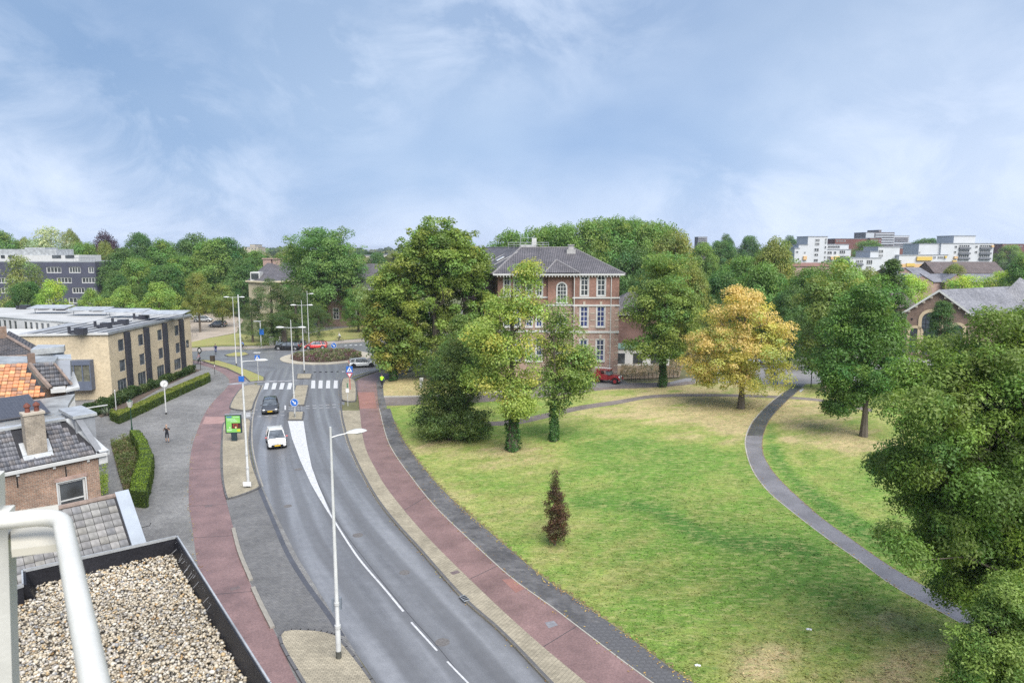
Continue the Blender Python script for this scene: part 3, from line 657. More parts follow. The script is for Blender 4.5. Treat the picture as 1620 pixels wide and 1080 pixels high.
for (u, v) in ((341, 700), (330, 800), (372, 930), (720, 905)):
    p = P(u, v, .12 if u > 500 else .04); q = MB(); q.box((p.x, p.y, (.1215 if u > 500 else .0405)), (.5, .35, .004), .6); o = q.build('cover_plate', M('cover_dark', (.17, .13, .13), .6, .3, 6), uv=False); o['kind'] = 'structure'
for ln in ([(300, 742), (350, 740)], [(299, 800), (360, 797)], [(306, 850), (374, 846)], [(330, 940), (408, 934)], [(640, 806), (676, 784)], [(742, 916), (790, 893)], [(860, 1022), (912, 990)]):
    z_ = .120 if ln[0][0] > 500 else .0400; a_, b_ = P(*ln[0], z_), P(*ln[1], z_); d_ = (b_ - a_).normalized() * .02; n_ = Vector((-d_.y, d_.x, 0)); q = MB(); q.quad(a_ - n_, b_ - n_, b_ + n_, a_ + n_); o = q.build('joint', m_seam, uv=False); o['kind'] = 'structure'
def litter_leaves():
    rg = np.random.default_rng(8); X = []; Y = []; Z = []
    for (u, v, r, n, z) in ((690, 610, 9, 500, .112), (640, 612, 6, 500, .112), (1172, 650, 7, 900, .108), (1120, 618, 8, 400, .125), (1225, 640, 4, 250, .12), (604, 640, 3, 120, .13), (1366, 690, 5, 300, .108), (811, 712, 4, 300, .108), (877, 697, 3, 200, .108)):
        p = P(u, v, z); a = rg.uniform(0, 6.28, n); q = r * rg.random(n) ** .6; X.append(p.x + q * np.cos(a)); Y.append(p.y + q * np.sin(a)); Z.append(np.full(n, z + .02))
    for ln, z, n in ((FOOT_R, .135, 700), (RED_Ro, .135, 350), (ROAD_R, .03, 300), (RL_out, .045, 350), (PATH_L, .125, 350), (PATH_R, .125, 350)):
        q, _ = resample(spline(XY(ln[1:], z), 5), 400); k = rg.integers(0, 400, n); X.append(np.array([q[i].x for i in k]) + rg.normal(size=n) * .16); Y.append(np.array([q[i].y for i in k]) + rg.normal(size=n) * .16); Z.append(np.full(n, z))
    X, Y, Z = map(np.concatenate, (X, Y, Z)); n = len(X); pal = np.array([(.36, .22, .07), (.42, .30, .10), (.24, .14, .06), (.33, .30, .10), (.28, .18, .08)]); a = rg.uniform(0, 6.28, n); s = rg.uniform(.03, .075, n)
    V = np.stack([np.stack([X + s * np.cos(a + k * 1.5708) * (1 if k % 2 else .6), Y + s * np.sin(a + k * 1.5708) * (1 if k % 2 else .6), Z + (.006 if k % 2 else .015)], 1) for k in range(4)], 1).reshape(-1, 3)
    o = link(np_mesh('fallen_leaves', V, np.arange(n * 4).reshape(-1, 4), attrmat('dead_leaf', .8, .2), np.repeat(pal[rg.integers(0, 5, n)] * rg.uniform(.7, 1.2, n)[:, None], 4, 0)), 'fallen_leaves'); tag(o, 'fallen brown leaves scattered along edges and under trees', 'leaves', kind='stuff')
litter_leaves()
# ------------------------------------------------------------------ foliage
m_leaf = leafmat()
m_bark = M('bark', (.15, .125, .10), .95, .35, 3, .03, stretch=(1, 1, .25), fine=.2)
def unit(v): return v / np.maximum(1e-9, np.linalg.norm(v, axis=1))[:, None]
LUM = 1.75
PROF = {
    'round': ([0, .08, .25, .5, .75, .92, 1], [.35, .72, .97, 1, .82, .48, .12]),
    'oval':  ([0, .10, .30, .5, .75, .92, 1], [.25, .62, .94, 1, .76, .42, .10]),
    'cone':  ([0, .10, .30, .5, .75, .92, 1], [.75, 1, .88, .66, .38, .16, .04]),
    'wide':  ([0, .08, .22, .5, .75, .92, 1], [.55, .92, 1, .92, .70, .42, .15]),
    'column':([0, .10, .30, .6, .85, .95, 1], [.70, .95, 1, .85, .55, .30, .08]),
    'mound': ([0, .10, .30, .6, .85, .95, 1], [1, 1, .96, .80, .55, .38, .20]),
    'irreg': ([0, .12, .25, .45, .62, .8, 1], [.55, .95, .80, 1, .62, .66, .20]),
}
def leaf_quads(pos, nrm, size, aspect, rg, droop=0.0):
    n = len(pos); a = rg.normal(size=(n, 3)); a[:, 2] -= droop; a -= nrm * (a * nrm).sum(1)[:, None]; a = unit(a); b = np.cross(nrm, a)
    s = (size * rg.uniform(.6, 1.35, n))[:, None]; w = s * aspect
    bend = nrm * s * rg.uniform(-.12, .22, n)[:, None]
    V = np.stack([pos - a * s * .5, pos + b * w * .5 + bend * .6, pos + a * s * .5 - bend, pos - b * w * .5 + bend * .6], 1)
    return V.reshape(-1, 3)
def crown(name, seed, w, h, leaves, size, base, clump=.16, nclump=None, prof='round', aspect=.55, hue=(.25, .20), second=None, lob=.2, squash=.78, wd=None, inner=.42, droop=.3, core=.10, outc=.0, tlow=1.25, blobs=None):
    """leaf-sized faces in clumps through the volume of a crown of width w and height h, standing on z = 0"""
    rg = np.random.default_rng(seed); wd = wd or w
    nclump = nclump or max(24, int(leaves / 130)); cr = clump * (w + h) / 2
    t = rg.beta(tlow, 1.15, nclump); ph = rg.uniform(0, 2 * math.pi, nclump); rho = 1 - (1 - inner) * rg.random(nclump) ** 1.7
    pt, pr = PROF[prof]; k1, k2, k3 = rg.uniform(0, 6.28, 3)
    lobes = 1 + lob * (np.sin(3 * ph + k1 + 5 * t) * .5 + np.sin(5 * ph + k2 - 9 * t) * .35 + np.sin(2 * ph + k3 + 13 * t) * .3)
    rad = np.interp(t, pt, pr) * lobes * rho * rg.uniform(.9, 1.07, nclump)
    cz = cr * .45 + t * (h - cr * .85) + rg.normal(size=nclump) * cr * .15
    C = np.stack([np.cos(ph) * rad * max(.1, w / 2 - cr * .35), np.sin(ph) * rad * max(.1, wd / 2 - cr * .35), cz], 1)
    if blobs is not None:        # a crown made of several masses: (x, y, z, rx, ry, rz) in metres
        B = np.array(blobs); wt = (B[:, 3] * B[:, 5] * B[:, 4]) ** .67; bi = rg.choice(len(B), nclump, p=wt / wt.sum()); dd = unit(rg.normal(size=(nclump, 3))); dd[:, 2] += .12
        rf = (1 - (1 - inner) * rg.random(nclump) ** 1.8)[:, None]; Rr = np.maximum(B[bi, 3:6] - cr * .45, B[bi, 3:6] * .35); C = B[bi, :3] + dd * Rr * rf * rg.uniform(.78, 1.24, nclump)[:, None]; C[:, 2] = np.maximum(C[:, 2], cr * .35); cz = C[:, 2]; rho = rf[:, 0]
    crs = cr * rg.uniform(.55, 1.3, nclump)
    per = rg.multinomial(leaves, crs ** 2 / (crs ** 2).sum()); ci = np.repeat(np.arange(nclump), per); n = len(ci)
    d = unit(rg.normal(size=(n, 3))); d[:, 2] = np.where((d[:, 2] < 0) & (rg.random(n) < .5), -d[:, 2], d[:, 2])
    rr = (.35 + .65 * rg.random(n) ** .6) * crs[ci]; pos = C[ci] + d * rr[:, None] * np.array((1, 1, squash))
    outw = C[ci] - np.array((0, 0, h * .42)); outw = unit(outw)
    nr = unit(d * 1.0 + outw * .5 + rg.normal(size=(n, 3)) * .75 + np.array((0, 0, .55)))
    V = leaf_quads(pos, nr, size, aspect, rg, droop)
    base = np.array(base) * LUM; sh = rg.uniform(1 - hue[0], 1 + hue[0], nclump); c = base[None] * sh[ci][:, None] * rg.uniform(1 - hue[1], 1 + hue[1], n)[:, None]
    hs = rg.normal(size=nclump) * .07; c[:, 0] *= 1 + hs[ci] * 1.6; c[:, 2] *= 1 - hs[ci]
    if second is not None:       # share of clumps turning to another colour, more so where asked (outer/top leaves of autumn trees)
        col2, share, bias = second; pc = share + bias * (cz / h - .5) * 2 + outc * (rho - .7); turned = rg.random(nclump) < np.clip(pc, 0, 1)
        mixv = np.where(turned[ci], rg.uniform(.55, 1.0, n), rg.uniform(0, .25, n) * min(1, share * 3))[:, None]
        c = c * (1 - mixv) + np.array(col2)[None] * (1 if col2[0] > .5 else LUM * .75) * rg.uniform(.75, 1.2, n)[:, None] * mixv
    F = np.arange(n * 4).reshape(-1, 4)
    return np_mesh(name, V, F, m_leaf, np.repeat(np.clip(c, 0, 1), 4, 0)), C, crs
def trunk_mb(h, r, lean=(0, 0), seed=0, crownz=None, w=6, limbs=7, tophi=.85):
    rg = random.Random(seed); mb = MB(); top = h * tophi; crownz = crownz or h * .3
    pts = []; rs = []
    for i in range(7):
        t = i / 6; pts.append((lean[0] * t + rg.uniform(-.1, .1) * t * r * 3, lean[1] * t + rg.uniform(-.1, .1) * t * r * 3, top * t)); rs.append(r * (1.35 if i == 0 else 1) * (1 - .78 * t))
    mb.tube(pts, rs, 8)
    def br(p, d, L, rr, depth):
        q = [Vector(p)]; d = Vector(d)
        for k in range(4): d = (d + Vector((rg.uniform(-.25, .25), rg.uniform(-.25, .25), rg.uniform(-.05, .25)))).normalized(); q.append(q[-1] + d * L / 4)
        mb.tube(q, [rr * (1 - .2 * k) for k in range(5)], 5)
        if depth:
            for k in (2, 3, 4): br(q[k], (d + Vector((rg.uniform(-1, 1), rg.uniform(-1, 1), rg.uniform(-.1, .5)))).normalized(), L * .55, rr * .5, depth - 1)
    for i in range(limbs):
        t = crownz / top + (1 - crownz / top) * (i + .2) / limbs * .85; t = min(t, .95); a = i * 2.4 + rg.uniform(-.4, .4); p = (lean[0] * t, lean[1] * t, top * t)
        br(p, (math.cos(a), math.sin(a), .45), w * .42 * (1.1 - .6 * t), r * .42 * (1.1 - .7 * t), 1)
    return mb
def ivy(parent, h, r, seed, n=1500, z0=.1):
    rg = np.random.default_rng(seed); z = rg.random(n) * h; a = rg.uniform(0, 6.28, n); rr = r * (1.15 + .45 * rg.random(n)) * (1 - .35 * z / h) * (1 + .2 * np.sin(a * 3 + z * 2))
    pos = np.stack([np.cos(a) * rr, np.sin(a) * rr, z + z0], 1); nr = unit(np.stack([np.cos(a), np.sin(a), np.full(n, .6)], 1) + rg.normal(size=(n, 3)) * .5)
    V = leaf_quads(pos, nr, .2, .8, rg, .4); c = np.array((.055, .13, .03))[None] * rg.uniform(.6, 1.5, n)[:, None]
    o = link(np_mesh('ivy', V, np.arange(n * 4).reshape(-1, 4), m_leaf, np.repeat(c, 4, 0)), 'ivy', parent); return o
def tree(name, label, u, vb=None, Y=None, vt=400, wpx=80, bot=.12, cat='tree', group=None, leaves=9000, size=.35, base=(.085, .14, .03), mesh=None, trunk_r=None, ivy_h=0, lean=0, z0=.1, X=None, du=0, rot=None, limbs=7, px=None, **kw):
    """place by the foot (u, vb) or by distance Y; vt is the row of its top, wpx its width"""
    if Y is None: p = P(u, vb, z0)
    else: q = PD(u, 480, Y); p = Vector((q.x, Y, z0))
    Y = p.y; top = PD(u, vt, Y).z; h = top - z0; sc_ = math.sqrt(Y * Y + (CAM_H - h / 2) ** 2) * 1.0 / FPX; dep = Y * _c + (CAM_H - h / 2) * _s
    w = wpx * dep / FPX * 1.04; zb = h * bot; cx = du * dep / FPX
    t = empty(name, p, 0, label, cat, group)
    if px:
        rg_ = random.Random(len(px) * 7 + int(u)); bl = []
        for (bu, bv, ru, rv) in px:
            q = PD(bu, bv, Y); k = dep / FPX; bl.append((q.x - p.x, rg_.uniform(-.45, .45) * ru * k if len(px) > 2 else 0, q.z - p.z, ru * k, ru * k * rg_.uniform(.9, 1.25), rv * k * 1.02))
        kw['blobs'] = bl; zb = 0; cx = 0
        if 'cm' in kw: kw['clump'] = kw.pop('cm') / ((w + h) / 2)
    seed = sum(ord(ch) * (i + 3) for i, ch in enumerate(label)) % 9973
    if mesh is None:
        me, C, crs = crown('crown', seed, w, h - zb, leaves, size, base, **kw); o = link(me, 'crown', t, (cx, 0, zb))
    else:
        me, w0, h0 = mesh; o = link(me, 'crown', t, (cx, 0, zb), (0, 0, rot if rot is not None else seed % 63 / 10), (w / w0, w / w0, (h - zb) / h0))
    r = trunk_r or max(.14, w * .035)
    if mesh is None: trunk_mb(h, r, (cx * .7, 0), seed, max(zb, h * .28), w * .8, limbs).build('trunk', m_bark, t, smooth=True, uv=False)
    else:
        tm = MB(); tm.tube([(0, 0, 0), (cx * .4, 0, h * .5), (cx * .6, 0, h * .85)], [r * 1.2, r * .8, r * .25], 6); tm.build('trunk', m_bark, t, smooth=True, uv=False)
    if ivy_h: ivy(t, ivy_h, r * 1.15, seed)
    return t

G_MID = (.088, .150, .034); G_DARK = (.050, .098, .026); G_OLIVE = (.130, .150, .038); G_LIGHT = (.150, .215, .050); G_BRIGHT = (.19, .265, .045)
# shared crown shapes for the background
def proto(seed, w, h, n, size, base, **kw): return (crown('crown', seed, w, h, n, size, base, **kw)[0], w, h)
PR = {
    'mid': proto(11, 14, 14, 21000, .40, G_MID, prof='wide', clump=.12), 'mid2': proto(12, 15, 13, 21000, .40, (.10, .155, .036), lob=.3, prof='wide', clump=.12),
    'dark': proto(13, 14, 15, 20000, .40, G_DARK, prof='wide', clump=.12), 'dark2': proto(14, 15, 14, 20000, .40, (.058, .105, .03), lob=.3, prof='wide', clump=.13),
    'olive': proto(15, 14, 14, 19000, .40, G_OLIVE, clump=.12, prof='wide'), 'light': proto(16, 12, 12, 15000, .34, G_LIGHT, lob=.28, prof='wide', clump=.12),
    'purple': proto(17, 15, 13, 9000, .5, (.050, .028, .040)), 'sallow': proto(18, 16, 16, 11000, .5, (.22, .25, .15), hue=(.35, .25)),
    'bright': proto(19, 9, 8, 9000, .3, G_BRIGHT), 'wispy': proto(20, 12, 14, 8000, .4, (.13, .165, .055), lob=.4, inner=.3),
    'yew': proto(21, 9, 10, 12000, .26, (.055, .085, .026), prof='mound', clump=.10, aspect=.3),
}
def bgt(label, u, Y, vt, wpx, kind, bot=.08, name='background_tree', group='trees beyond the rooftops', cat='tree', **kw):
    return tree(name, label, u, None, Y, vt, wpx, bot, mesh=PR[kind], group=group, cat=cat, **kw)
# --- far left wood
bgt('green tree at the left edge behind the pale rooftop', 12, 250, 365, 60, 'mid')
bgt('dull olive tree left of the pale flowering one', 48, 262, 376, 46, 'olive')
bgt('broad pale grey-green tree with whitish blossom tops', 90, 240, 361, 80, 'sallow')
bgt('brownish green crown just right of the whitish tree', 120, 262, 363, 40, 'olive')
bgt('round green tree between the pale one and the purple beech', 140, 225, 384, 62, 'mid2')
bgt('dark purple copper beech on the skyline', 176, 250, 369, 52, 'purple')
bgt('small olive tree below the purple beech', 172, 226, 382, 36, 'olive')
bgt('dark blue-green tree right of the purple beech', 228, 248, 368, 54, 'dark')
bgt('tall mid green tree behind the row of lighter bushes', 200, 205, 394, 74, 'dark2')
bgt('bright mid green crown right of the dark blue-green tree', 262, 212, 379, 66, 'mid')
bgt('green tree standing below the dark skyline tree', 222, 175, 410, 80, 'mid2')
bgt('dark shaded tree behind the car park bushes', 262, 165, 420, 80, 'dark')
bgt('leafy tree right of the purple beech', 156, 232, 400, 56, 'mid')
bgt('big dark tree cluster left crown above the parked cars', 312, 205, 372, 84, 'dark2')
bgt('big dark tree cluster right crown near the lamp tops', 358, 202, 376, 86, 'dark')
bgt('lower dark tree behind the lime by the car park', 385, 186, 412, 66, 'dark2')
bgt('wispy brown-green willow before the slate-grey block', 38, 150, 407, 76, 'wispy', .1)
bgt('dark low tree below the willow', 45, 138, 446, 60, 'dark', .05)
bgt('vivid yellow-green small tree by the slate-grey block', 85, 136, 446, 50, 'bright', .1)
bgt('pale green bushy tree right of the vivid one', 145, 134, 460, 48, 'light', .05)
bgt('middle pale green bushy tree above the metal roof', 197, 134, 456, 60, 'light', .05)
bgt('pale green bushy tree with yellow top near the car park', 252, 134, 450, 72, 'light', .05)
bgt('slender lime tree with bare trunk beside the parked black car', 314, 150, 430, 44, 'olive', .25)
for lb, u, Y, vt, w, k in (('mid green tree behind the white penthouse', 70, 265, 380, 80, 'mid'), ('dark tree filling the gap right of the slate block', 184, 160, 430, 52, 'dark2'), ('shaded green tree above the car park cars', 290, 192, 405, 80, 'mid'), ('green tree top between the dark cluster and mansion', 340, 200, 380, 90, 'mid2'), ('dark tree low behind the parked silver car', 330, 196, 425, 70, 'dark'), ('dark tree low behind the car park', 280, 190, 440, 70, 'dark')): bgt(lb, u, Y, vt, w, k)
# --- centre left
tree('lime_tree', 'young olive-green tree beside the small grey parked car', 353, 517, None, 450, 46, .18, leaves=9000, size=.28, base=(.125, .15, .04), z0=.12)
for lb, u, vb, vt, w in (('dark yew left of the clump behind the roundabout', 400, 541, 470, 46), ('tallest dark yew in the clump behind the roundabout', 432, 540, 440, 74), ('broad dark yew behind the black car', 470, 539, 452, 74), ('low dark yew by the lawn north of the roundabout', 505, 531, 482, 52), ('bushy dark shrub below the yews near the utility box', 450, 545, 492, 110)):
    tree('yew_tree', lb, u, vb, None, vt, w, .01, mesh=PR['yew'], z0=.12, group='yews behind the roundabout')
tree('ash_tree', 'tall full green tree standing behind the dark yews', 513, 517, None, 358, 134, .10, leaves=52000, size=.42, base=(.088, .150, .042), lob=.3, inner=.35, z0=.12, clump=.13, px=[(512,384,40,27),(500,418,56,40),(544,418,34,44),(474,444,36,42),(516,460,58,46),(495,488,46,26),(556,470,24,42),(508,402,48,34)], cm=1.7)
bgt('green tree right of the tall tree before the long house', 566, 150, 455, 46, 'mid', .1)
bgt('thin grey-green willow between the long house and the chestnut', 606, 140, 428, 74, 'wispy', .1)
bgt('green crown far behind the mansion chimneys', 410, 240, 396, 60, 'mid')
bgt('low green crown on the skyline left of the tall tree', 450, 260, 399, 50, 'olive')
bgt('far tree with dark crown above the long house', 600, 300, 400, 40, 'dark')
# --- big trees by the roundabout
tree('chestnut_tree', 'largest green tree, beside the roundabout and school', 690, 600, None, 349, 196, .13, leaves=90000, size=.35, base=(.112, .160, .036), second=((.22, .24, .05), .10, -.05), clump=.085, lob=.30, z0=.1, prof='oval', inner=.5, trunk_r=.6, hue=(.3, .25), px=[(692,374,40,28),(662,412,46,42),(736,412,42,42),(700,396,54,40),(690,430,80,52),(722,470,60,56),(650,468,58,48),(744,430,34,42),(700,530,74,46),(640,512,46,52),(762,500,26,50),(700,566,60,30),(762,446,24,34),(768,546,20,40),(600,470,22,20),(715,400,40,30)], cm=1.1)
tree('lime_tree', 'lower tree with yellowing leaves and ivy trunk beside the cyclist', 622, 602, None, 440, 96, .20, leaves=24000, size=.34, base=(.125, .168, .038), second=((.32, .26, .06), .12, -.1), clump=.11, lob=.3, ivy_h=4.2, trunk_r=.36, z0=.1, prof='oval', px=[(600,498,28,42),(622,462,32,38),(606,552,34,26),(642,540,28,40),(585,530,14,24),(622,578,30,16)], cm=1.15)
tree('yew_tree', 'wide dark green tree spreading to the ground on the lawn', 714, 694, None, 540, 122, .0, leaves=52000, size=.22, base=(.050, .082, .022), prof='mound', clump=.085, aspect=.36, tlow=.9, nclump=420, second=((.16, .18, .04), .10, .1), lob=.28, z0=.1, trunk_r=.4, px=[(714,668,60,32),(708,632,54,42),(714,590,46,44),(724,556,30,26),(684,676,34,22),(750,676,28,22)], cm=.95)
tree('yew_tree', 'upper green crown rising behind the wide dark tree', 735, 640, None, 500, 84, .05, leaves=16000, size=.26, base=(.085, .130, .032), clump=.11, z0=.1)
tree('maple_tree', 'light green irregular tree with pale base and ivy trunk', 811, 712, None, 416, 134, .19, leaves=29000, size=.23, base=(.165, .220, .052), second=((.40, .36, .08), .16, .15), clump=.075, lob=.5, prof='irreg', ivy_h=5.6, trunk_r=.42, z0=.1, inner=.3, px=[(834,440,28,28),(824,490,42,36),(762,538,36,42),(806,552,54,42),(774,604,48,42),(838,608,38,46),(748,596,24,34),(812,640,36,26),(790,500,26,26)], cm=1.1)
tree('maple_tree', 'smaller light green tree with dark ivy trunk right of the pale-based one', 876, 697, None, 480, 112, .25, leaves=20000, size=.22, base=(.115, .165, .042), second=((.30, .30, .07), .12, .1), clump=.085, lob=.45, prof='irreg', ivy_h=4.0, trunk_r=.28, z0=.1, inner=.3, px=[(884,506,26,30),(890,552,40,36),(924,572,26,28),(898,604,48,36),(864,622,18,30),(930,606,20,22),(884,646,26,18)], cm=1.0)
# copper sapling
tree('copper_sapling', 'small copper-brown sapling alone on the lawn', 878, 862, None, 743, 54, .02, cat='sapling', leaves=15000, size=.095, base=(.072, .036, .022), prof='column', clump=.085, second=((.075, .085, .03), .3, 0), lob=.22, inner=.05, nclump=240, z0=.1, trunk_r=.05, droop=.6, px=[(879,758,6,15),(880,786,15,19),(880,815,21,24),(880,842,20,18)], cm=.30)
# --- wood behind the school
for i, (lb, u, Y, vt, w, k) in enumerate((
    ('left end of the wood, behind the roof railing', 805, 165, 365, 90, 'mid'), ('rounded crown of the wood above the roof railing', 850, 168, 362, 92, 'mid2'), ('crown of the wood just left of the highest ones', 893, 165, 355, 96, 'mid'),
    ('high crown of the wood above the school chimney', 935, 165, 349, 100, 'mid2'), ('highest crown of the wood behind the school', 980, 168, 345, 104, 'mid'), ('olive crown right of the highest one in the wood', 1025, 165, 352, 92, 'mid2'),
    ('brownish olive crown at the right end of the wood', 1066, 150, 364, 92, 'olive'), ('dark lower crown of the wood right of the school roof', 1000, 140, 392, 90, 'dark2'), ('dark crown of the wood beside the garden annex', 1040, 135, 408, 80, 'dark'),
    ('deep green crown behind the annex roof', 1010, 128, 440, 70, 'dark2'), ('dark gap-filling crown low in the wood by the annex', 1075, 140, 420, 80, 'dark'), ('crown of the wood between the roof railing and chimney', 872, 175, 357, 90, 'mid'),
    ('far high crown of the wood left of the highest one', 958, 180, 347, 100, 'mid2'), ('far high crown of the wood right of the highest one', 1004, 180, 347, 100, 'mid'), ('far olive crown closing the wood to the right', 1045, 175, 356, 90, 'mid2'), ('low dark crown right of the school eave', 1030, 125, 432, 80, 'dark2'))):
    bgt(lb, u, Y, vt, w, k, .05, 'woodland_tree', 'trees of the wood behind the school')
bgt('dark rounded distant tree left of the white flats', 1137, 250, 381, 60, 'dark')
bgt('distant dark tree on the skyline above the rounded one', 1145, 330, 372, 34, 'dark2')
bgt('wide distant tree on the skyline left of the white tower', 1182, 330, 373, 44, 'dark')
bgt('distant treetop just left of the white tower', 1245, 420, 374, 36, 'dark2')
bgt('yellowish tree just behind the ivy-trunk tree', 1095, 112, 420, 70, 'olive')
bgt('dark green tree left behind the orange tree', 1142, 118, 428, 80, 'dark')
for lb, u, Y, vt, w, k in (('rounded green tree right after the end of the wood', 1108, 190, 385, 62, 'mid2'), ('green tree before the low red brick row', 1282, 132, 424, 90, 'mid'), ('broad tree left of the white square tower', 1215, 200, 392, 90, 'mid2'), ('mid green tree in the row behind the orange tree', 1170, 150, 405, 90, 'mid'), ('olive tree right of the white square tower base', 1345, 150, 425, 90, 'olive')): bgt(lb, u, Y, vt, w, k)
bgt('tall olive tree above the orange tree', 1222, 138, 376, 84, 'olive')
bgt('mid green tree behind the right of the orange tree', 1205, 112, 416, 96, 'mid')
bgt('dark green tree right behind the orange tree', 1252, 104, 455, 76, 'dark2')
bgt('loose olive tree in front of the white flats', 1330, 112, 414, 92, 'light')
bgt('olive tree left of the dark poplar', 1372, 118, 425, 60, 'olive')
# --- park trees, right
tree('linden_tree', 'green tree with ivy-covered trunk right of the school', 1048, 612, None, 402, 126, .14, leaves=34000, size=.29, base=(.105, .155, .038), second=((.22, .26, .06), .22, .15), clump=.10, lob=.34, ivy_h=4.6, trunk_r=.34, z0=.1, prof='oval', px=[(1046,424,34,22),(1050,462,48,34),(1018,490,32,32),(1058,508,48,42),(1042,552,42,28),(1084,480,22,28),(1006,548,22,10),(1074,556,20,18)], cm=1.1)
tree('maple_tree', 'orange and yellow turning tree beside the dark park path', 1172, 646, None, 456, 178, .21, leaves=42000, size=.24, base=(.27, .275, .075), second=((.70, .50, .22), .40, .5), clump=.085, lob=.25, prof='wide', inner=.45, trunk_r=.36, z0=.1, outc=.4, hue=(.18, .18), px=[(1168,478,38,24),(1172,512,62,34),(1122,545,40,36),(1214,538,40,40),(1168,560,76,40),(1135,596,46,24),(1196,600,50,26),(1098,580,24,22),(1238,560,16,38),(1166,462,16,10)], cm=1.0)
tree('plane_tree', 'olive green tree behind, near the yard gate post', 1302, 618, None, 424, 104, .2, leaves=20000, size=.32, base=(.105, .145, .040), clump=.11, lob=.35, trunk_r=.30, z0=.1, inner=.35, px=[(1322,446,44,28),(1300,488,46,40),(1345,480,42,38),(1290,540,38,38),(1282,580,28,24),(1330,560,38,38)], cm=1.3)
tree('oak_tree', 'dark green tree with grey trunk right of the park path', 1366, 690, None, 446, 158, .20, leaves=44000, size=.25, base=(.068, .125, .028), clump=.085, lob=.34, trunk_r=.32, z0=.1, prof='oval', inner=.42, px=[(1366,478,38,34),(1342,518,52,40),(1400,520,32,40),(1360,568,66,46),(1310,590,32,34),(1350,630,40,28),(1396,610,34,34),(1325,648,20,12),(1414,560,22,38)], cm=1.0)
tree('poplar_tree', 'narrow dark columnar tree above the dark oak', 1408, None, 96, 412, 52, .05, leaves=14000, size=.3, base=(.055, .095, .028), prof='column', clump=.09, lob=.2, z0=.1)
tree('cypress_tree', 'small upright dark cypress before the arched windows', 1492, None, 100, 476, 50, .05, leaves=22000, size=.22, base=(.045, .088, .024), prof='column', clump=.09, lob=.15, z0=.1, aspect=.35)
for lb, u, Y, vt, w, k in (('yellow-green bush left of the gabled hall', 1440, 150, 437, 70, 'bright'), ('yellow-green treetop behind the gabled hall roof', 1520, 165, 438, 70, 'bright'), ('yellow-green treetop right of the brick gables', 1580, 165, 432, 74, 'bright'), ('dark tree at the right edge behind the slate roof', 1612, 160, 404, 60, 'mid'), ('small olive tree among the brick gables', 1506, 215, 417, 42, 'olive'),
    ('round tree behind the low white flats', 1370, 440, 380, 60, 'mid'), ('dark treetops left of the long white block', 1460, 430, 377, 60, 'dark'), ('distant tree right of the long white block', 1590, 400, 388, 50, 'mid2'), ('green tree behind the yard cars', 1300, 128, 430, 60, 'mid')):
    bgt(lb, u, Y, vt, w, k, .05)
# --- the big tree in the right foreground: drooping sprays on long limbs
def big_tree():
    t = empty('ash_tree', (23.2, 28.0, .1), 0, 'huge green tree filling the right edge, closest to the viewer', 'tree')
    bl = []; rgb = random.Random(12); k = 30.5 / FPX
    for bu, bv, ru, rv in ((1604, 522, 58, 42), (1534, 572, 62, 36), (1466, 612, 44, 34), (1590, 620, 90, 70), (1472, 672, 62, 50), (1436, 734, 44, 34), (1560, 740, 96, 80), (1486, 796, 62, 42), (1570, 860, 90, 70), (1462, 868, 42, 30), (1640, 700, 90, 120), (1540, 930, 56, 36), (1516, 846, 56, 46), (1690, 600, 90, 95), (1710, 850, 95, 130), (1650, 520, 60, 40), (1424, 862, 16, 16), (1410, 748, 20, 16), (1650, 960, 70, 60), (1614, 900, 80, 60), (1600, 800, 90, 70)):
        Yb = 28 + rgb.uniform(-1.6, 1.6); q = PD(bu, bv, Yb); bl.append((q.x - 23.2, Yb - 28, q.z - .1 - .9, ru * k, max(1.6, ru * k * 1.15), rv * k))
    me, C, crs = crown('crown', 77, 13.6, 16.2, 280000, .155, (.094, .150, .031), clump=.047, nclump=1000, aspect=.42, inner=.5, droop=.8, squash=.95, second=((.15, .20, .05), .18, .35), hue=(.42, .25), outc=.5, blobs=bl)
    link(me, 'crown', t, (0, 0, .9))
    trunk_mb(16, .5, (.3, .2), 8, 4, 13, 14).build('trunk', m_bark, t, smooth=True, uv=False)
    # thin outer branches visible between the sprays
    rg = random.Random(4); mb = MB()
    for i in rg.sample(range(len(C)), 150):
        c = Vector(C[i]) + Vector((0, 0, .9)); s = Vector((c.x * .25, c.y * .25, max(2.5, c.z * .72))); m = s.lerp(c, .55) + Vector((0, 0, .5)); mb.tube([s, m, c], [.06, .035, .012], 4, False)
    mb.build('branches', m_bark, t, uv=False, smooth=True)
big_tree()
def near_tree(label, X, Y, w, h, n, size, base, seed, **kw):
    t = empty('young_tree', (X, Y, .1), 0, label, 'tree')
    me, C, crs = crown('crown', seed, w, h, n, size, base, **kw); link(me, 'crown', t, (0, 0, .2))
    trunk_mb(h, .12, (0, 0), seed, h * .2, w, 8).build('trunk', m_bark, t, smooth=True, uv=False)
bl_ = []
for bu, bv, ru, rv in ((1604, 952, 44, 40), (1576, 1010, 56, 44), (1532, 1052, 36, 30), (1640, 1000, 60, 70), (1600, 1080, 70, 50), (1512, 1100, 30, 26), (1566, 960, 22, 26)):
    q = PD(bu, bv, 23.0); k = 25.5 / FPX; bl_.append((q.x - 18.3, .4, max(.4, q.z - .3), ru * k, ru * k * 1.1, rv * k))
near_tree('lighter young tree in the bottom right corner', 18.3, 22.6, 4.9, 7.6, 60000, .12, (.115, .175, .042), 31, clump=.075, nclump=330, aspect=.42, inner=.4, droop=.5, second=((.20, .27, .07), .3, .4), blobs=bl_)

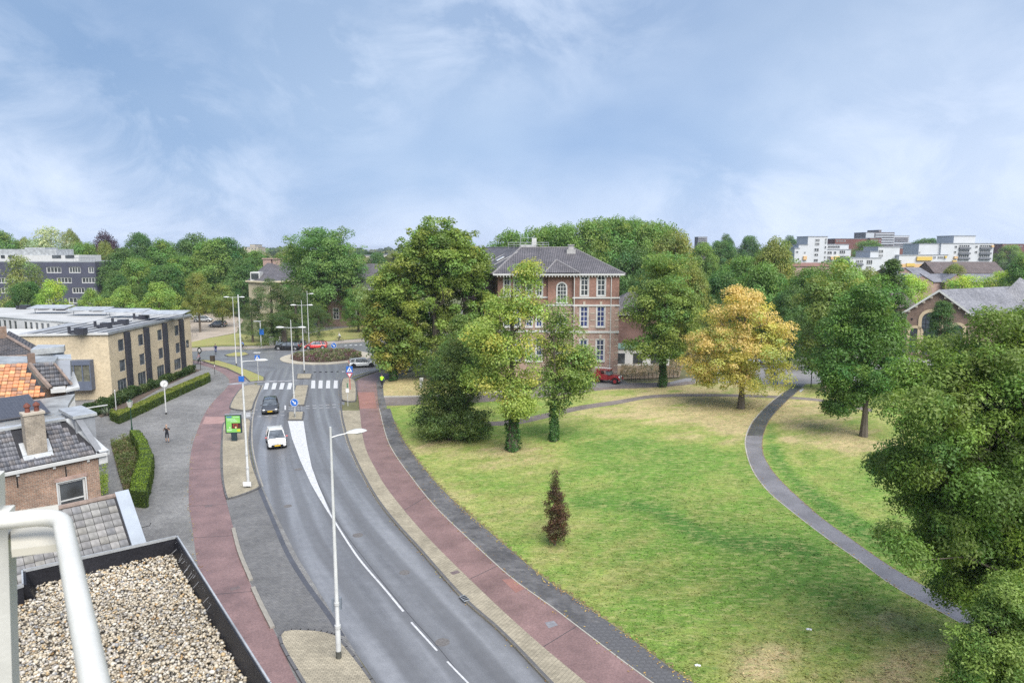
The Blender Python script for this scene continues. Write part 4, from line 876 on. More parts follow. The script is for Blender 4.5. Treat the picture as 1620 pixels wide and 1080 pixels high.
# --- distant woodland to the horizon, one mass
def far_wood():
    rg = np.random.default_rng(3); V = []; Cc = []; 
    n = 1150
    Yd = 290 * np.exp(rg.random(n) ** .8 * math.log(9)); X = rg.uniform(-.95, .95, n) * Yd
    u = 810 + X / Yd * 1080
    keep = ~((u > 1250) & (u < 1600) & (Yd < 520)) & ~((u < 260) & (Yd < 300)); X, Yd = X[keep], Yd[keep]
    for x, y in zip(X, Yd):
        r = rg.uniform(5, 9) * (1 + y / 2500); h = rg.uniform(8.5, 15.5) + (3 if y > 700 else 0); k = int(90 if y < 600 else 45)
        d = unit(rg.normal(size=(k, 3))); d[:, 2] = np.abs(d[:, 2]); pos = np.stack([x + d[:, 0] * r, y + d[:, 1] * r, h * .45 + d[:, 2] * h * .55], 1) * 1.0
        nr = unit(d + rg.normal(size=(k, 3)) * .4); V.append(leaf_quads(pos, nr, r * .62, .8, rg)); b = np.array([G_MID, G_DARK, G_OLIVE, (.07, .11, .035)][rg.integers(4)]) * rg.uniform(.75, 1.15)
        Cc.append(np.repeat(b[None] * rg.uniform(.8, 1.2, k)[:, None], 4, 0))
    V = np.concatenate(V); c = np.concatenate(Cc); o = link(np_mesh('distant_woodland', V, np.arange(len(V)).reshape(-1, 4), m_leaf, c), 'distant_woodland')
    tag(o, 'dark line of woodland along the horizon', 'woodland', kind='stuff')
far_wood()

# --- roundabout planting
def scrub(name, label, pts_fn, n, size, cols, seed, parent=None, cat='plants', kind='stuff', zfn=None, aspect=.5):
    rg = np.random.default_rng(seed); x, y, z = pts_fn(rg, n); pos = np.stack([x, y, z], 1); nr = unit(rg.normal(size=(len(x), 3)) * .7 + np.array((0, -.15, .9)))
    ck = np.array(cols); patch = (vnoise(x, y, 1.1, seed + 1) * 1.6 + vnoise(x, y, .35, seed + 2) * .6) / 2.2; idx = np.clip(((patch - .18) / .64 * len(cols)).astype(int), 0, len(cols) - 1)
    c = ck[idx] * rg.uniform(.65, 1.35, len(x))[:, None]; V = leaf_quads(pos, nr, size, aspect, rg, 0)
    o = link(np_mesh(name, V, np.arange(len(V)).reshape(-1, 4), m_leaf, np.repeat(c, 4, 0)), name, parent)
    if parent is None: tag(o, label, cat, kind=kind)
    return o
def f(rg, n):
    a = rg.uniform(0, 6.28, n); r = 5.8 * np.sqrt(rg.random(n)); x = RC.x + r * np.cos(a); y = RC.y + r * np.sin(a); h = .8 - .115 * r
    return x, y, h + .1 + rg.random(n) * (.55 * vnoise(x, y, .9, 40) + .2)
scrub('roundabout_planting', 'low purple and green planting on the roundabout', f, 9000, .26, [(.16, .085, .08), (.20, .13, .14), (.11, .17, .05), (.24, .22, .12), (.20, .14, .13), (.10, .13, .05)], 50)

# --- hedges
m_hedge = M('hedge_core', (.045, .075, .02), .95, .3, 2, .05)
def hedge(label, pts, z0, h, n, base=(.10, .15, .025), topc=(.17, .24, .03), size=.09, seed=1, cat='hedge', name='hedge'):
    """clipped hedge: woody core with small leaves over its faces"""
    q = XY(pts, z0 + h * .5); q = [Vector(p) for p in q]; root = empty(name, (0, 0, 0), 0, label, cat)
    mb = MB(); mb.prism(q, z0, z0 + h - .05); mb.build('branch_core', m_hedge, root, uv=False)
    rg = np.random.default_rng(seed); A = [tuple(p) for p in q]; xs = np.array([a[0] for a in A]); ys = np.array([a[1] for a in A])
    per = sum((q[i] - q[i - 1]).length for i in range(len(q))); area = abs(sum(q[i - 1].x * q[i].y - q[i].x * q[i - 1].y for i in range(len(q)))) / 2
    nt_ = int(n * area / (area + per * h)); x = rg.uniform(xs.min(), xs.max(), nt_ * 6); y = rg.uniform(ys.min(), ys.max(), nt_ * 6); k = in_poly(x, y, A); x, y = x[k][:nt_], y[k][:nt_]
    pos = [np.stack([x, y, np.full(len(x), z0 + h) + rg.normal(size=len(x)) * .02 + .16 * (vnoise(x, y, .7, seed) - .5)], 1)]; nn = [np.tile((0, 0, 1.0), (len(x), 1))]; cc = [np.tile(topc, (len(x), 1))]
    ns = n - nt_
    for i in range(len(q)):
        a, b2 = q[i - 1], q[i]; L = (b2 - a).length; m = int(ns * L / per); t = rg.random(m); d = (b2 - a) / max(L, 1e-6); nr = np.array((d.y, -d.x))
        mid = (a + b2) / 2 + Vector(nr) * .05
        if in_poly(np.array([mid.x]), np.array([mid.y]), A)[0]: nr = -nr
        zz = z0 + h * rg.random(m); off = rg.normal(size=m) * .03 + .14 * (vnoise(a.x + (b2.x - a.x) * t, a.y + (b2.y - a.y) * t, .6, seed + 5) - .4)
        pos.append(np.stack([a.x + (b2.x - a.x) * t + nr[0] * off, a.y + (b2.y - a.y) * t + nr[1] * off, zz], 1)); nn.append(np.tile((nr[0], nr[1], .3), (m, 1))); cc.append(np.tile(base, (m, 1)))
    pos = np.concatenate(pos); nn = np.concatenate(nn); cc = np.concatenate(cc) * rg.uniform(.7, 1.3, len(pos))[:, None] * (.8 + .4 * vnoise(pos[:, 0], pos[:, 1], .6, seed + 3))[:, None]
    V = leaf_quads(pos, unit(nn + rg.normal(size=nn.shape) * .55), size, .6, rg); link(np_mesh('foliage', V, np.arange(len(V)).reshape(-1, 4), m_leaf, np.repeat(cc, 4, 0)), 'foliage', root)
    return root
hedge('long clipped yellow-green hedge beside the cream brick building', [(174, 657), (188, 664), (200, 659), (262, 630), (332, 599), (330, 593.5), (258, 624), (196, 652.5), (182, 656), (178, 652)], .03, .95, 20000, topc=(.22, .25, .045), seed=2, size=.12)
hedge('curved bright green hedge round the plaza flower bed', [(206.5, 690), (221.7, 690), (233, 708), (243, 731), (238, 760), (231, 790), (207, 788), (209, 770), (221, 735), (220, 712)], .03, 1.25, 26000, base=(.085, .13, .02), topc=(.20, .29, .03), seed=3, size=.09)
def f2(rg, n):
    A = [tuple(p) for p in XY([(175, 702), (206, 690), (220, 712), (220, 740), (207, 775), (205, 790), (200, 790), (186, 745)], .03)]
    xs = [a[0] for a in A]; ys = [a[1] for a in A]; x = rg.uniform(min(xs), max(xs), n * 3); y = rg.uniform(min(ys), max(ys), n * 3); k = in_poly(x, y, A); x, y = x[k][:n], y[k][:n]
    return x, y, .05 + rg.random(len(x)) * (.65 * vnoise(x, y, .6, 9) + .15)
slab('flower_bed', [(175, 702), (206, 690), (220, 712), (220, 740), (207, 775), (205, 790), (200, 790), (186, 745)], .06, M('soil', (.12, .09, .07)), thick=.05, smooth_=False)
scrub('bed_shrubs', 'low mixed green shrubs in the plaza flower bed', f2, 14000, .14, [(.10, .14, .035), (.16, .20, .06), (.19, .16, .08), (.09, .13, .03), (.20, .23, .10)], 60)
def f3(A, hh, sd):
    def g_(rg, n):
        xs = [a[0] for a in A]; ys = [a[1] for a in A]; x = rg.uniform(min(xs), max(xs), n * 5); y = rg.uniform(min(ys), max(ys), n * 5); k = in_poly(x, y, A); x, y = x[k][:n], y[k][:n]
        return x, y, .05 + rg.random(len(x)) ** .6 * hh * (.35 + .75 * vnoise(x, y, 1.0, sd))
    return g_
slab('planting_bed', [(130, 640), (182, 625), (306, 583), (318, 585), (250, 616), (196, 647), (160, 660)], .05, M('soil', (.12, .09, .07)), thick=.05, smooth_=False)
scrub('foundation_shrubs', 'dark green shrubs along the foot of the cream brick building', f3([tuple(p) for p in XY([(128, 652), (182, 637), (215, 622), (306, 586), (311, 588), (222, 625), (186, 643), (150, 660)], .05)], 1.25, 5), 22000, .20, [(.045, .085, .022), (.06, .10, .028), (.05, .09, .03), (.085, .12, .035)], 61)
scrub('bed_undergrowth', 'weedy low growth in the school garden bed', f3([tuple(p) for p in XY([(980, 598), (1075, 595), (1080, 570), (985, 570)], .13)], .7, 6), 4000, .22, [(.10, .11, .05), (.17, .13, .08), (.08, .10, .05), (.24, .17, .09), (.11, .10, .08)], 62)
scrub('lime_shrub', 'bright lime-green shrub at the brick house corner', f3([tuple(p) for p in XY([(150, 770), (172, 745), (172, 790), (160, 805)], .03)], 1.6, 7), 1500, .14, [(.32, .42, .05), (.26, .36, .05), (.36, .45, .10)], 63, cat='shrub', kind='thing')
# ------------------------------------------------------------------ buildings
m_glass = M('window_glass', (.07, .08, .09), .1, .8, .55, spec=.8)
m_glassb = M('blue_tinted_glass', (.045, .06, .19), .14, .7, .5, spec=.7)
m_wht = M('white_paint', (.60, .60, .585), .5, .12, 2)
m_zinc = M('zinc', (.40, .42, .44), .38, .3, .8, 0, metal=.35, fine=.08)
m_zincb = M('zinc_bright', (.55, .57, .58), .35, .35, 1.2, 0, metal=.3, fine=.1, c2=(.34, .35, .36))
m_lead = M('lead', (.22, .23, .25), .55, .25, 1.5, fine=.1)
m_brick = BR('red_brick', (.37, .19, .145), (.30, .15, .115), (.24, .19, .155), .21, .065, .010, stain=.3)
m_brickl = BR('pink_brick', (.45, .29, .24), (.38, .24, .20), (.43, .35, .30), .21, .065, .012, stain=.25)
m_brickh = BR('old_brick', (.42, .22, .14), (.22, .12, .09), (.42, .36, .29), .21, .065, .014, stain=.4, stscale=.9)
m_brickd = BR('brown_brick', (.29, .195, .15), (.22, .145, .11), (.26, .21, .18), .21, .065, .010, stain=.25)
m_brickc = BR('cream_brick', (.76, .63, .43), (.68, .56, .38), (.62, .53, .38), .21, .065, .010, stain=.14)
m_stone = M('pale_stone', (.52, .46, .38), .8, .2, 1, fine=.1)
m_tile = BR('grey_roof_tiles', (.19, .175, .185), (.135, .128, .138), (.045, .045, .05), .26, .34, .035, .6, stain=.25, bump=.04, offset=0)
m_slate = BR('slate_roof', (.31, .31, .33), (.21, .21, .235), (.13, .13, .145), .3, .22, .02, .5, stain=.3, bump=.02)
m_rtile = BR('brown_roof_tiles', (.19, .15, .14), (.15, .12, .115), (.07, .06, .06), .26, .34, .03, .7, stain=.25, bump=.03, offset=0)
m_dark = M('dark_metal', (.05, .052, .065), .45, .2, 2)
m_black = M('black', (.02, .02, .022), .5, .1, 2)

def V3(p, z): return Vector((p[0], p[1], z))
def wall(parent, a, b2, z0, z1, mat, openings=(), name='wall', reveal=.14, hidden=False):
    """wall face from a to b2 (outside is on the right when walking a->b2), with real openings (s0, s1, t0, t1)"""
    a = Vector(a[:2]); b2 = Vector(b2[:2]); L = (b2 - a).length; d = (b2 - a) / L; n = Vector((d.y, -d.x)); mb = MB()
    xs = sorted({0, L, *[o[0] for o in openings], *[o[1] for o in openings]}); zs = sorted({z0, z1, *[o[2] for o in openings], *[o[3] for o in openings]})
    pt = lambda s, z, dep=0: (a.x + d.x * s - n.x * dep, a.y + d.y * s - n.y * dep, z)
    for i in range(len(xs) - 1):
        for j in range(len(zs) - 1):
            cx = (xs[i] + xs[i + 1]) / 2; cz = (zs[j] + zs[j + 1]) / 2
            if any(o[0] < cx < o[1] and o[2] < cz < o[3] for o in openings): continue
            mb.quad(pt(xs[i], zs[j]), pt(xs[i + 1], zs[j]), pt(xs[i + 1], zs[j + 1]), pt(xs[i], zs[j + 1]))
    for s0, s1, t0, t1 in openings:
        mb.quad(pt(s0, t0), pt(s0, t0, reveal), pt(s0, t1, reveal), pt(s0, t1)); mb.quad(pt(s1, t0, reveal), pt(s1, t0), pt(s1, t1), pt(s1, t1, reveal))
        mb.quad(pt(s0, t1), pt(s0, t1, reveal), pt(s1, t1, reveal), pt(s1, t1)); mb.quad(pt(s0, t0, reveal), pt(s0, t0), pt(s1, t0), pt(s1, t0, reveal))
    return mb.build(name, mat, parent), a, d, n
def window(parent, a, d, n, s0, s1, t0, t1, cols=2, rows=(1,), fm=None, gm=None, dep=.12, fw=.09, bar=.05, trim=0, sill=False, name='window'):
    """frame with bars, a sub-part 'pane' behind it; rows are relative heights from the bottom"""
    fm = fm or m_wht; gm = gm or m_glass; f_ = MB(); g_ = MB()
    o = Vector((a.x, a.y, 0)); D = Vector((d.x, d.y, 0)); N = Vector((n.x, n.y, 0)); U = Vector((0, 0, 1)); base = o - N * dep
    def bx(x0, x1, z0_, z1_, th=.07, out=0): f_.obox(base + D * x0 + U * z0_ + N * out, D * (x1 - x0), U * (z1_ - z0_), N * th)
    bx(s0, s0 + fw, t0, t1); bx(s1 - fw, s1, t0, t1); bx(s0 + fw, s1 - fw, t0, t0 + fw); bx(s0 + fw, s1 - fw, t1 - fw, t1)
    W = s1 - s0 - 2 * fw; Hh = t1 - t0 - 2 * fw; tot = sum(rows); z = t0 + fw
    for r in rows[:-1]:
        z += Hh * r / tot; bx(s0 + fw, s1 - fw, z - bar / 2, z + bar / 2, .055)
    for c in range(1, cols): x = s0 + fw + W * c / cols; bx(x - bar / 2, x + bar / 2, t0 + fw, t1 - fw, .05)
    if trim:
        for x0, x1, z0_, z1_ in ((s0 - trim, s0, t0 - trim, t1 + trim), (s1, s1 + trim, t0 - trim, t1 + trim), (s0, s1, t1, t1 + trim), (s0, s1, t0 - trim, t0)): f_.obox(o + D * x0 + U * z0_ - N * .02, D * (x1 - x0), U * (z1_ - z0_), N * .05)
    if sill: f_.obox(o + D * (s0 - .1) + U * (t0 - .12), D * (s1 - s0 + .2), U * .11, N * .16)
    w_ = f_.build(name, fm, parent, uv=False)
    g_.quad(*[tuple(base + D * x + U * z_ + N * .02) for x, z_ in ((s0 + .02, t0 + .02), (s1 - .02, t0 + .02), (s1 - .02, t1 - .02), (s0 + .02, t1 - .02))]); g_.build('pane', gm, w_, uv=False)
    return w_
def facing(a, b2):
    a = Vector(a[:2]); b2 = Vector(b2[:2]); d = (b2 - a).normalized(); return a, d, Vector((d.y, -d.x))

# ============ school
def school():
    t = empty('school_building', (6, 104, 0), 0, 'three-storey red brick school with grey hipped roof and blue-tinted windows', 'building')
    t.location = (0, 0, 0)
    Yl, Ym, Yr = 95.6, 95.1, 94.6; XL, XA, XB, XR = -2.0, 5.0, 8.5, 14.85; EZ = 14.75
    sU = lambda u, Y: PD(u, 480, Y).x
    zz = lambda v, Y: PD(900, v, Y).z
    def facade(a, b2, wins, Y):
        W = [(u0, u1, v0, v1) for u0, u1, v0, v1 in wins]
        ops = []
        for u0, u1, v0, v1 in W: ops.append((sU(u0, Y) - a[0], sU(u1, Y) - a[0], zz(v1, Y), zz(v0, Y)))
        split = 10.72
        low = [o for o in ops if o[3] < split]; high = [o for o in ops if o[3] >= split]
        w1, A, D, N_ = wall(t, a, b2, 0, split, m_brickl, low); wall(t, a, b2, split, EZ, m_brick, high)
        for o in ops:
            top_ = o[3] > 13; window(t, A, D, N_, *o, cols=2, rows=(1, .15, 1, 1, .2, .8) if 0 else (1, 1, 1, .9), gm=m_glass if top_ else m_glassb, fw=.13, bar=.09, trim=.10, sill=not top_)
        return A, D, N_
    # right section: two columns, three rows
    r1, r2, r3 = (434.5, 468), (484.5, 517), (537, 571)
    cols = ((918, 930.5), (944.2, 957.2))
    A, D, N_ = facade((XB, Yr), (XR, Yr), [(c0, c1, *r) for r in (r1, r2, r3) for c0, c1 in cols], Yr)
    facade((XA, Ym), (XB, Ym), [], Ym)
    colsL = ((797, 807), (813, 823), (832, 842), (848, 858))
    facade((XL, Yl), (XA, Yl), [(c0, c1, *r) for r in (r1, r2, r3) for c0, c1 in colsL], Yl)
    for x, ya, yb in ((XA, Yl, Ym), (XB, Ym, Yr)): wall(t, (x, ya), (x, yb), 0, 10.72, m_brickl); wall(t, (x, ya), (x, yb), 10.72, EZ, m_brick)
    wall(t, (XR, Yr), (XR, 113), 0, 10.72, m_brickl); wall(t, (XR, Yr), (XR, 113), 10.72, EZ, m_brick)
    wall(t, (XR, 113), (-9, 124), 0, EZ, m_brick); wall(t, (-9, 124), (XL, Yl), 0, EZ, m_brick)
    # arched windows in the middle bay (stair windows)
    def arched(cx, z0, z1, w, Y, rows=5, cols=3, parent=t):
        r = w / 2; zs = z1 - r; f_ = MB(); g_ = MB(); n = 12; pts = [(cx + r * math.cos(math.pi * i / n), zs + r * math.sin(math.pi * i / n)) for i in range(n + 1)]
        out = [(cx + (r + .2) * math.cos(math.pi * i / n), zs + (r + .2) * math.sin(math.pi * i / n)) for i in range(n + 1)]
        for i in range(n):
            p, q, P2, Q2 = pts[i], pts[i + 1], out[i], out[i + 1]
            f_._add([(p[0], Y - .08, p[1]), (q[0], Y - .08, q[1]), (Q2[0], Y - .08, Q2[1]), (P2[0], Y - .08, P2[1]), (p[0], Y + .05, p[1]), (q[0], Y + .05, q[1]), (Q2[0], Y + .01, Q2[1]), (P2[0], Y + .01, P2[1])], [(0, 3, 2, 1), (0, 1, 5, 4), (2, 3, 7, 6)])
        for x in (cx - r - .2, cx + r): f_.box((x + .1, Y - .03, (z0 + zs) / 2), (.2, .1, zs - z0))
        f_.box((cx, Y - .05, z0 - .1), (w + .6, .2, .2))
        for k in range(1, cols): f_.box((cx - r + w * k / cols, Y - .03, (z0 + z1 - .2) / 2), (.07, .06, z1 - z0 - .2))
        for k in range(1, rows): f_.box((cx, Y - .03, z0 + (z1 - z0) * k / rows), (w, .07, .07))
        w_ = f_.build('arched_window', m_wht, parent, uv=False); g_._add([(x, Y - .012, z) for x, z in [(cx - r, z0), (cx + r, z0)] + pts], [tuple(range(n + 3))]); g_.build('pane', m_glass, w_, uv=False)
    arched(sU(888.5, Ym), zz(478, Ym), zz(448, Ym), 1.15, Ym)
    arched(sU(888.5, Ym), zz(530, Ym), zz(500, Ym), 1.15, Ym); arched(sU(888.5, Ym), zz(575, Ym), zz(547, Ym), 1.15, Ym)
    # stone courses
    c = MB()
    for z, th in ((zz(471, Yr), .2), (zz(483, Yr), .22), (zz(525, Yr), .28)):
        c.box(((XB + XR) / 2, Yr - .06, z), (XR - XB + .2, .12, th)); c.box(((XL + XA) / 2, Yl - .06, z), (XA - XL, .12, th))
        if z < 11.0: c.box(((XA + XB) / 2, Ym - .06, z), (XB - XA, .12, th))
    c.build('stone_course', m_wht, t, uv=False)
    bands = MB(); st = [z for z in np.arange(1.2, 10.3, .92)]
    for z in st:
        for x0, x1, Y in ((XB, 9.25, Yr), (10.9, 11.55, Yr), (13.35, 13.9, Yr), (14.3, XR + .01, Yr), (XA, XB, Ym), (XL, -1.2, Yl), (.1, .45, Yl), (1.9, 2.4, Yl), (4.2, XA, Yl)):
            bands.box(((x0 + x1) / 2, Y - .015, z), (x1 - x0, .04, .13))
    bands.build('stone_band', m_stone, t, uv=False)['kind'] = 'stuff'
    pil = MB()
    for x, Y in ((XB + .3, Yr), (14.05, Yr), (XA + .3, Ym)): pil.box((x, Y - .05, 5.3), (.5, .1, 10.4))
    pil.build('pilaster', m_brickl, t)
    # heavy lintels with keystones
    kk = MB()
    for c0, c1 in cols:
        for r in (r2, r3):
            x = (sU(c0, Yr) + sU(c1, Yr)) / 2; z = zz(r[0], Yr)
            kk.box((x, Yr - .05, z + .42), (.32, .12, .5))
    kk.build('keystone', m_stone, t, uv=False)
    g2 = MB()
    for x in (13.72, 8.62): g2.tube([(x, Yr - .12, .1), (x, Yr - .12, EZ)], .06, 6)
    g2.build('downpipe', m_wht, t, uv=False)
    # gutter and roof
    ev = EZ + .1; gz = MB()
    for x0, x1, Y in ((XL - .6, XB - .3, Ym - .75), (XB - .3, XR + .65, Ym - .75)): gz.box(((x0 + x1) / 2, Y, ev), (x1 - x0, .25, .22))
    gz.box((XR + .7, 104, ev), (.25, 19, .22))
    dent = MB(); x = XL
    while x < XR: dent.box((x, Yr - .2, EZ - .14), (.14, .4, .12)); x += .42
    dent.build('dentil', m_wht, t, uv=False); gz.build('gutter', m_wht, t, uv=False)
    so = MB(); so.prism([(XL - .5, Ym - .7), (XR + .6, Ym - .7), (XR + .6, 113.6), (-9.5, 124.5)], EZ - .03, EZ + .02, True); so.build('soffit', m_wht, t, uv=False)
    rz = 18.55; A1 = (XL - .7, Ym - .8, ev + .08); A2 = (XR + .8, Ym - .8, ev + .08); R1 = (1.3, 104, rz); R2 = (9.1, 104, rz); B2 = (XR + .8, 113.8, ev + .08); R3 = (-5.4, 130, rz); B1 = (-13.2, 124, ev + .08)
    Bk = (XR + .8, 130, ev)
    rf = MB(); rf.quad(A1, A2, R2, R1); rf.poly([A2, B2, R2]); rf.quad(A1, R1, R3, B1); rf.poly([R1, R2, B2, R3]); roof = rf.build('roof', m_tile, t)
    # small hipped roof over the bay
    s_ = MB(); ap = Vector(PD(880, 411, 97.5)); a_ = Vector(PD(862, 431.5, Ym - .8)); b_ = Vector(PD(917, 431.5, Ym - .8)); up_ = lambda p, k: Vector((p.x, p.y, p.z))
    fz = lambda y: ev + .08 + (y - (Ym - .8)) * (rz - ev - .08) / (104 - Ym + .8)
    back = Vector((ap.x, Ym - .8 + (ap.z - ev - .08) / (rz - ev - .08) * (104 - Ym + .8), ap.z)); s_.poly([a_ - Vector((0, .15, 0)), b_ - Vector((0, .15, 0)), ap]); s_.poly([a_, ap, back]); s_.poly([b_, back, ap]); s_.build('bay_roof', m_tile, roof)
    rd = MB(); m_r = M('ridge_tile', (.24, .23, .235), .7, .3, 3)
    for p, q in ((R1, R2), (A1, R1), (A2, R2), (R1, R3), (tuple(a_), tuple(ap)), (tuple(b_), tuple(ap))): rd.tube([p, q], .12, 6)
    rd.build('ridge', m_r, roof, uv=False)
    # skylights on the west slope
    wn = (Vector(R1) - Vector(A1)).cross(Vector(B1) - Vector(A1)).normalized()
    if wn.z < 0: wn = -wn
    al = (Vector(R3) - Vector(R1)).normalized(); upv = wn.cross(al); upv = upv if upv.z > 0 else -upv
    mid = (Vector(R1) + Vector(A1)) / 2
    for k, (s, hgt) in enumerate(((4, -.6), (11, -.4), (17, .1))):
        sk = MB(); o_ = mid + al * s + upv * hgt + wn * .04; sk.obox(o_, al * .8, upv * 1.3, wn * .12); w_ = sk.build('skylight', m_wht, roof, uv=False); g_ = MB(); g_.obox(o_ + al * .08 + upv * .08 + wn * .12, al * .64, upv * 1.14, wn * .015); g_.build('pane', M('skylight_pane', (.6, .65, .7), .1, 0, 1), w_, uv=False)
    lt = MB()
    for s in (2.0, 7.8): lt.tube([mid + al * s - upv * 2.6 + wn * .06, mid + al * s + upv * 2.4 + wn * .06], .035, 5)
    lt.build('roof_ladder', m_wht, roof, uv=False)
    # chimney and vent
    c = Vector(PD(903, 398, 102.2)); ch = MB(); ch.box((c.x, c.y, c.z - .1), (1.3, 1.3, .9)); ch.box((c.x, c.y, c.z + .55), (.8, .8, .8)); ch.box((c.x, c.y, c.z + .98), (1.0, 1.0, .12)); ch.build('chimney', M('chimney_lead', (.42, .41, .40), .6, .2, 2), roof, uv=False)
    # railing on the flat ridge
    rl = MB(); Yc = 105.5; x0, x1 = PD(804, 390, Yc).x, PD(868, 390, Yc).x
    for z in (18.95, 19.3):
        rl.tube([(x0, Yc, z), (x1, Yc, z)], .035, 5); rl.tube([(x0 + 1.2, Yc + 2.5, z + .02), (x1 - .8, Yc + 2.5, z + .02)], .035, 5); rl.tube([(x1, Yc, z), (x1 - .8, Yc + 2.5, z)], .035, 5); rl.tube([(x0, Yc, z), (x0 + 1.2, Yc + 2.5, z)], .035, 5)
    for k in range(8): x = x0 + (x1 - x0) * k / 7; rl.tube([(x, Yc, 18.3), (x, Yc, 19.32)], .03, 5)
    xm = (x0 + x1) / 2
    for dx in (-1.2, .8): rl.tube([(xm + dx, Yc + 1, 18.4), (xm + dx, Yc + 1, 20.0)], .03, 5)
    rl.tube([(xm - 1.2, Yc + 1, 20.0), (xm + .8, Yc + 1, 20.0)], .03, 5)
    rl.build('roof_railing', m_zincb, roof, uv=False)
    v_ = MB(); v_.box((xm, Yc + 1.2, 18.75), (2.4, 1.6, .4)); v_.box((xm + .9, Yc + .8, 19.4), (.7, .6, 1.2)); v_.build('roof_hatch', m_wht, roof, uv=False)
school()
m_brickx = BR('dark_red_brick', (.19, .095, .08), (.15, .08, .07), (.15, .12, .10), .21, .065, .01, stain=.3)
def annex():
    t = empty('garden_annex', (0, 0, 0), 0, 'low brick annex with dark hipped roof beside the school', 'building'); Y = 112
    x0, x1 = 15.2, 25; z = PD(990, 497, Y).z
    wall(t, (x0, Y), (x1, Y), 0, z, m_brickx, [(3.5, 5.2, 1.2, 3.0)]); wall(t, (x1, Y), (x1, Y + 10), 0, z, m_brickx)
    a, d, n = facing((x0, Y), (x1, Y)); window(t, a, d, n, 3.5, 5.2, 1.2, 3.0, 2, (1, 1), sill=True)
    top = PD(1003, 462, Y + 5); r = MB(); r.poly([(x0 - .5, Y - .5, z), (x1 + .5, Y - .5, z), (x1 - 4, Y + 5, top.z), (x0 + 4.6, Y + 5, top.z)]); r.poly([(x1 + .5, Y - .5, z), (x1 + .5, Y + 10.5, z), (x1 - 4, Y + 5, top.z)]); r.poly([(x0 - .5, Y - .5, z), (x0 + 4.6, Y + 5, top.z), (x0 - .5, Y + 10.5, z)]); r.poly([(x1 + .5, Y + 10.5, z), (x0 - .5, Y + 10.5, z), (x0 + 4.6, Y + 5, top.z), (x1 - 4, Y + 5, top.z)]); r.build('roof', m_tile, t)
    g = MB(); g.box(((x0 + x1) / 2, Y - .55, z - .05), (x1 - x0 + 1.1, .18, .18)); g.build('gutter', m_zinc, t, uv=False)
    # white lean-to in front
    b_ = MB(); b_.box((20, Y - 3.5, 1.4), (9.5, 5, 2.8)); b_.build('lean_to', m_wht, t, uv=False); b_ = MB(); b_.box((20, Y - 3.5, 2.9), (9.9, 5.4, .18)); b_.build('lean_to_roof', M('teal_roof', (.16, .27, .25), .5, .2, 1), t, uv=False)
    for k in range(3): q = MB(); q.box((17 + k * 2.8, Y - 6.03, 1.3), (1.5, .06, 1.6)); q.build('window', m_glass, t, uv=False)
annex()

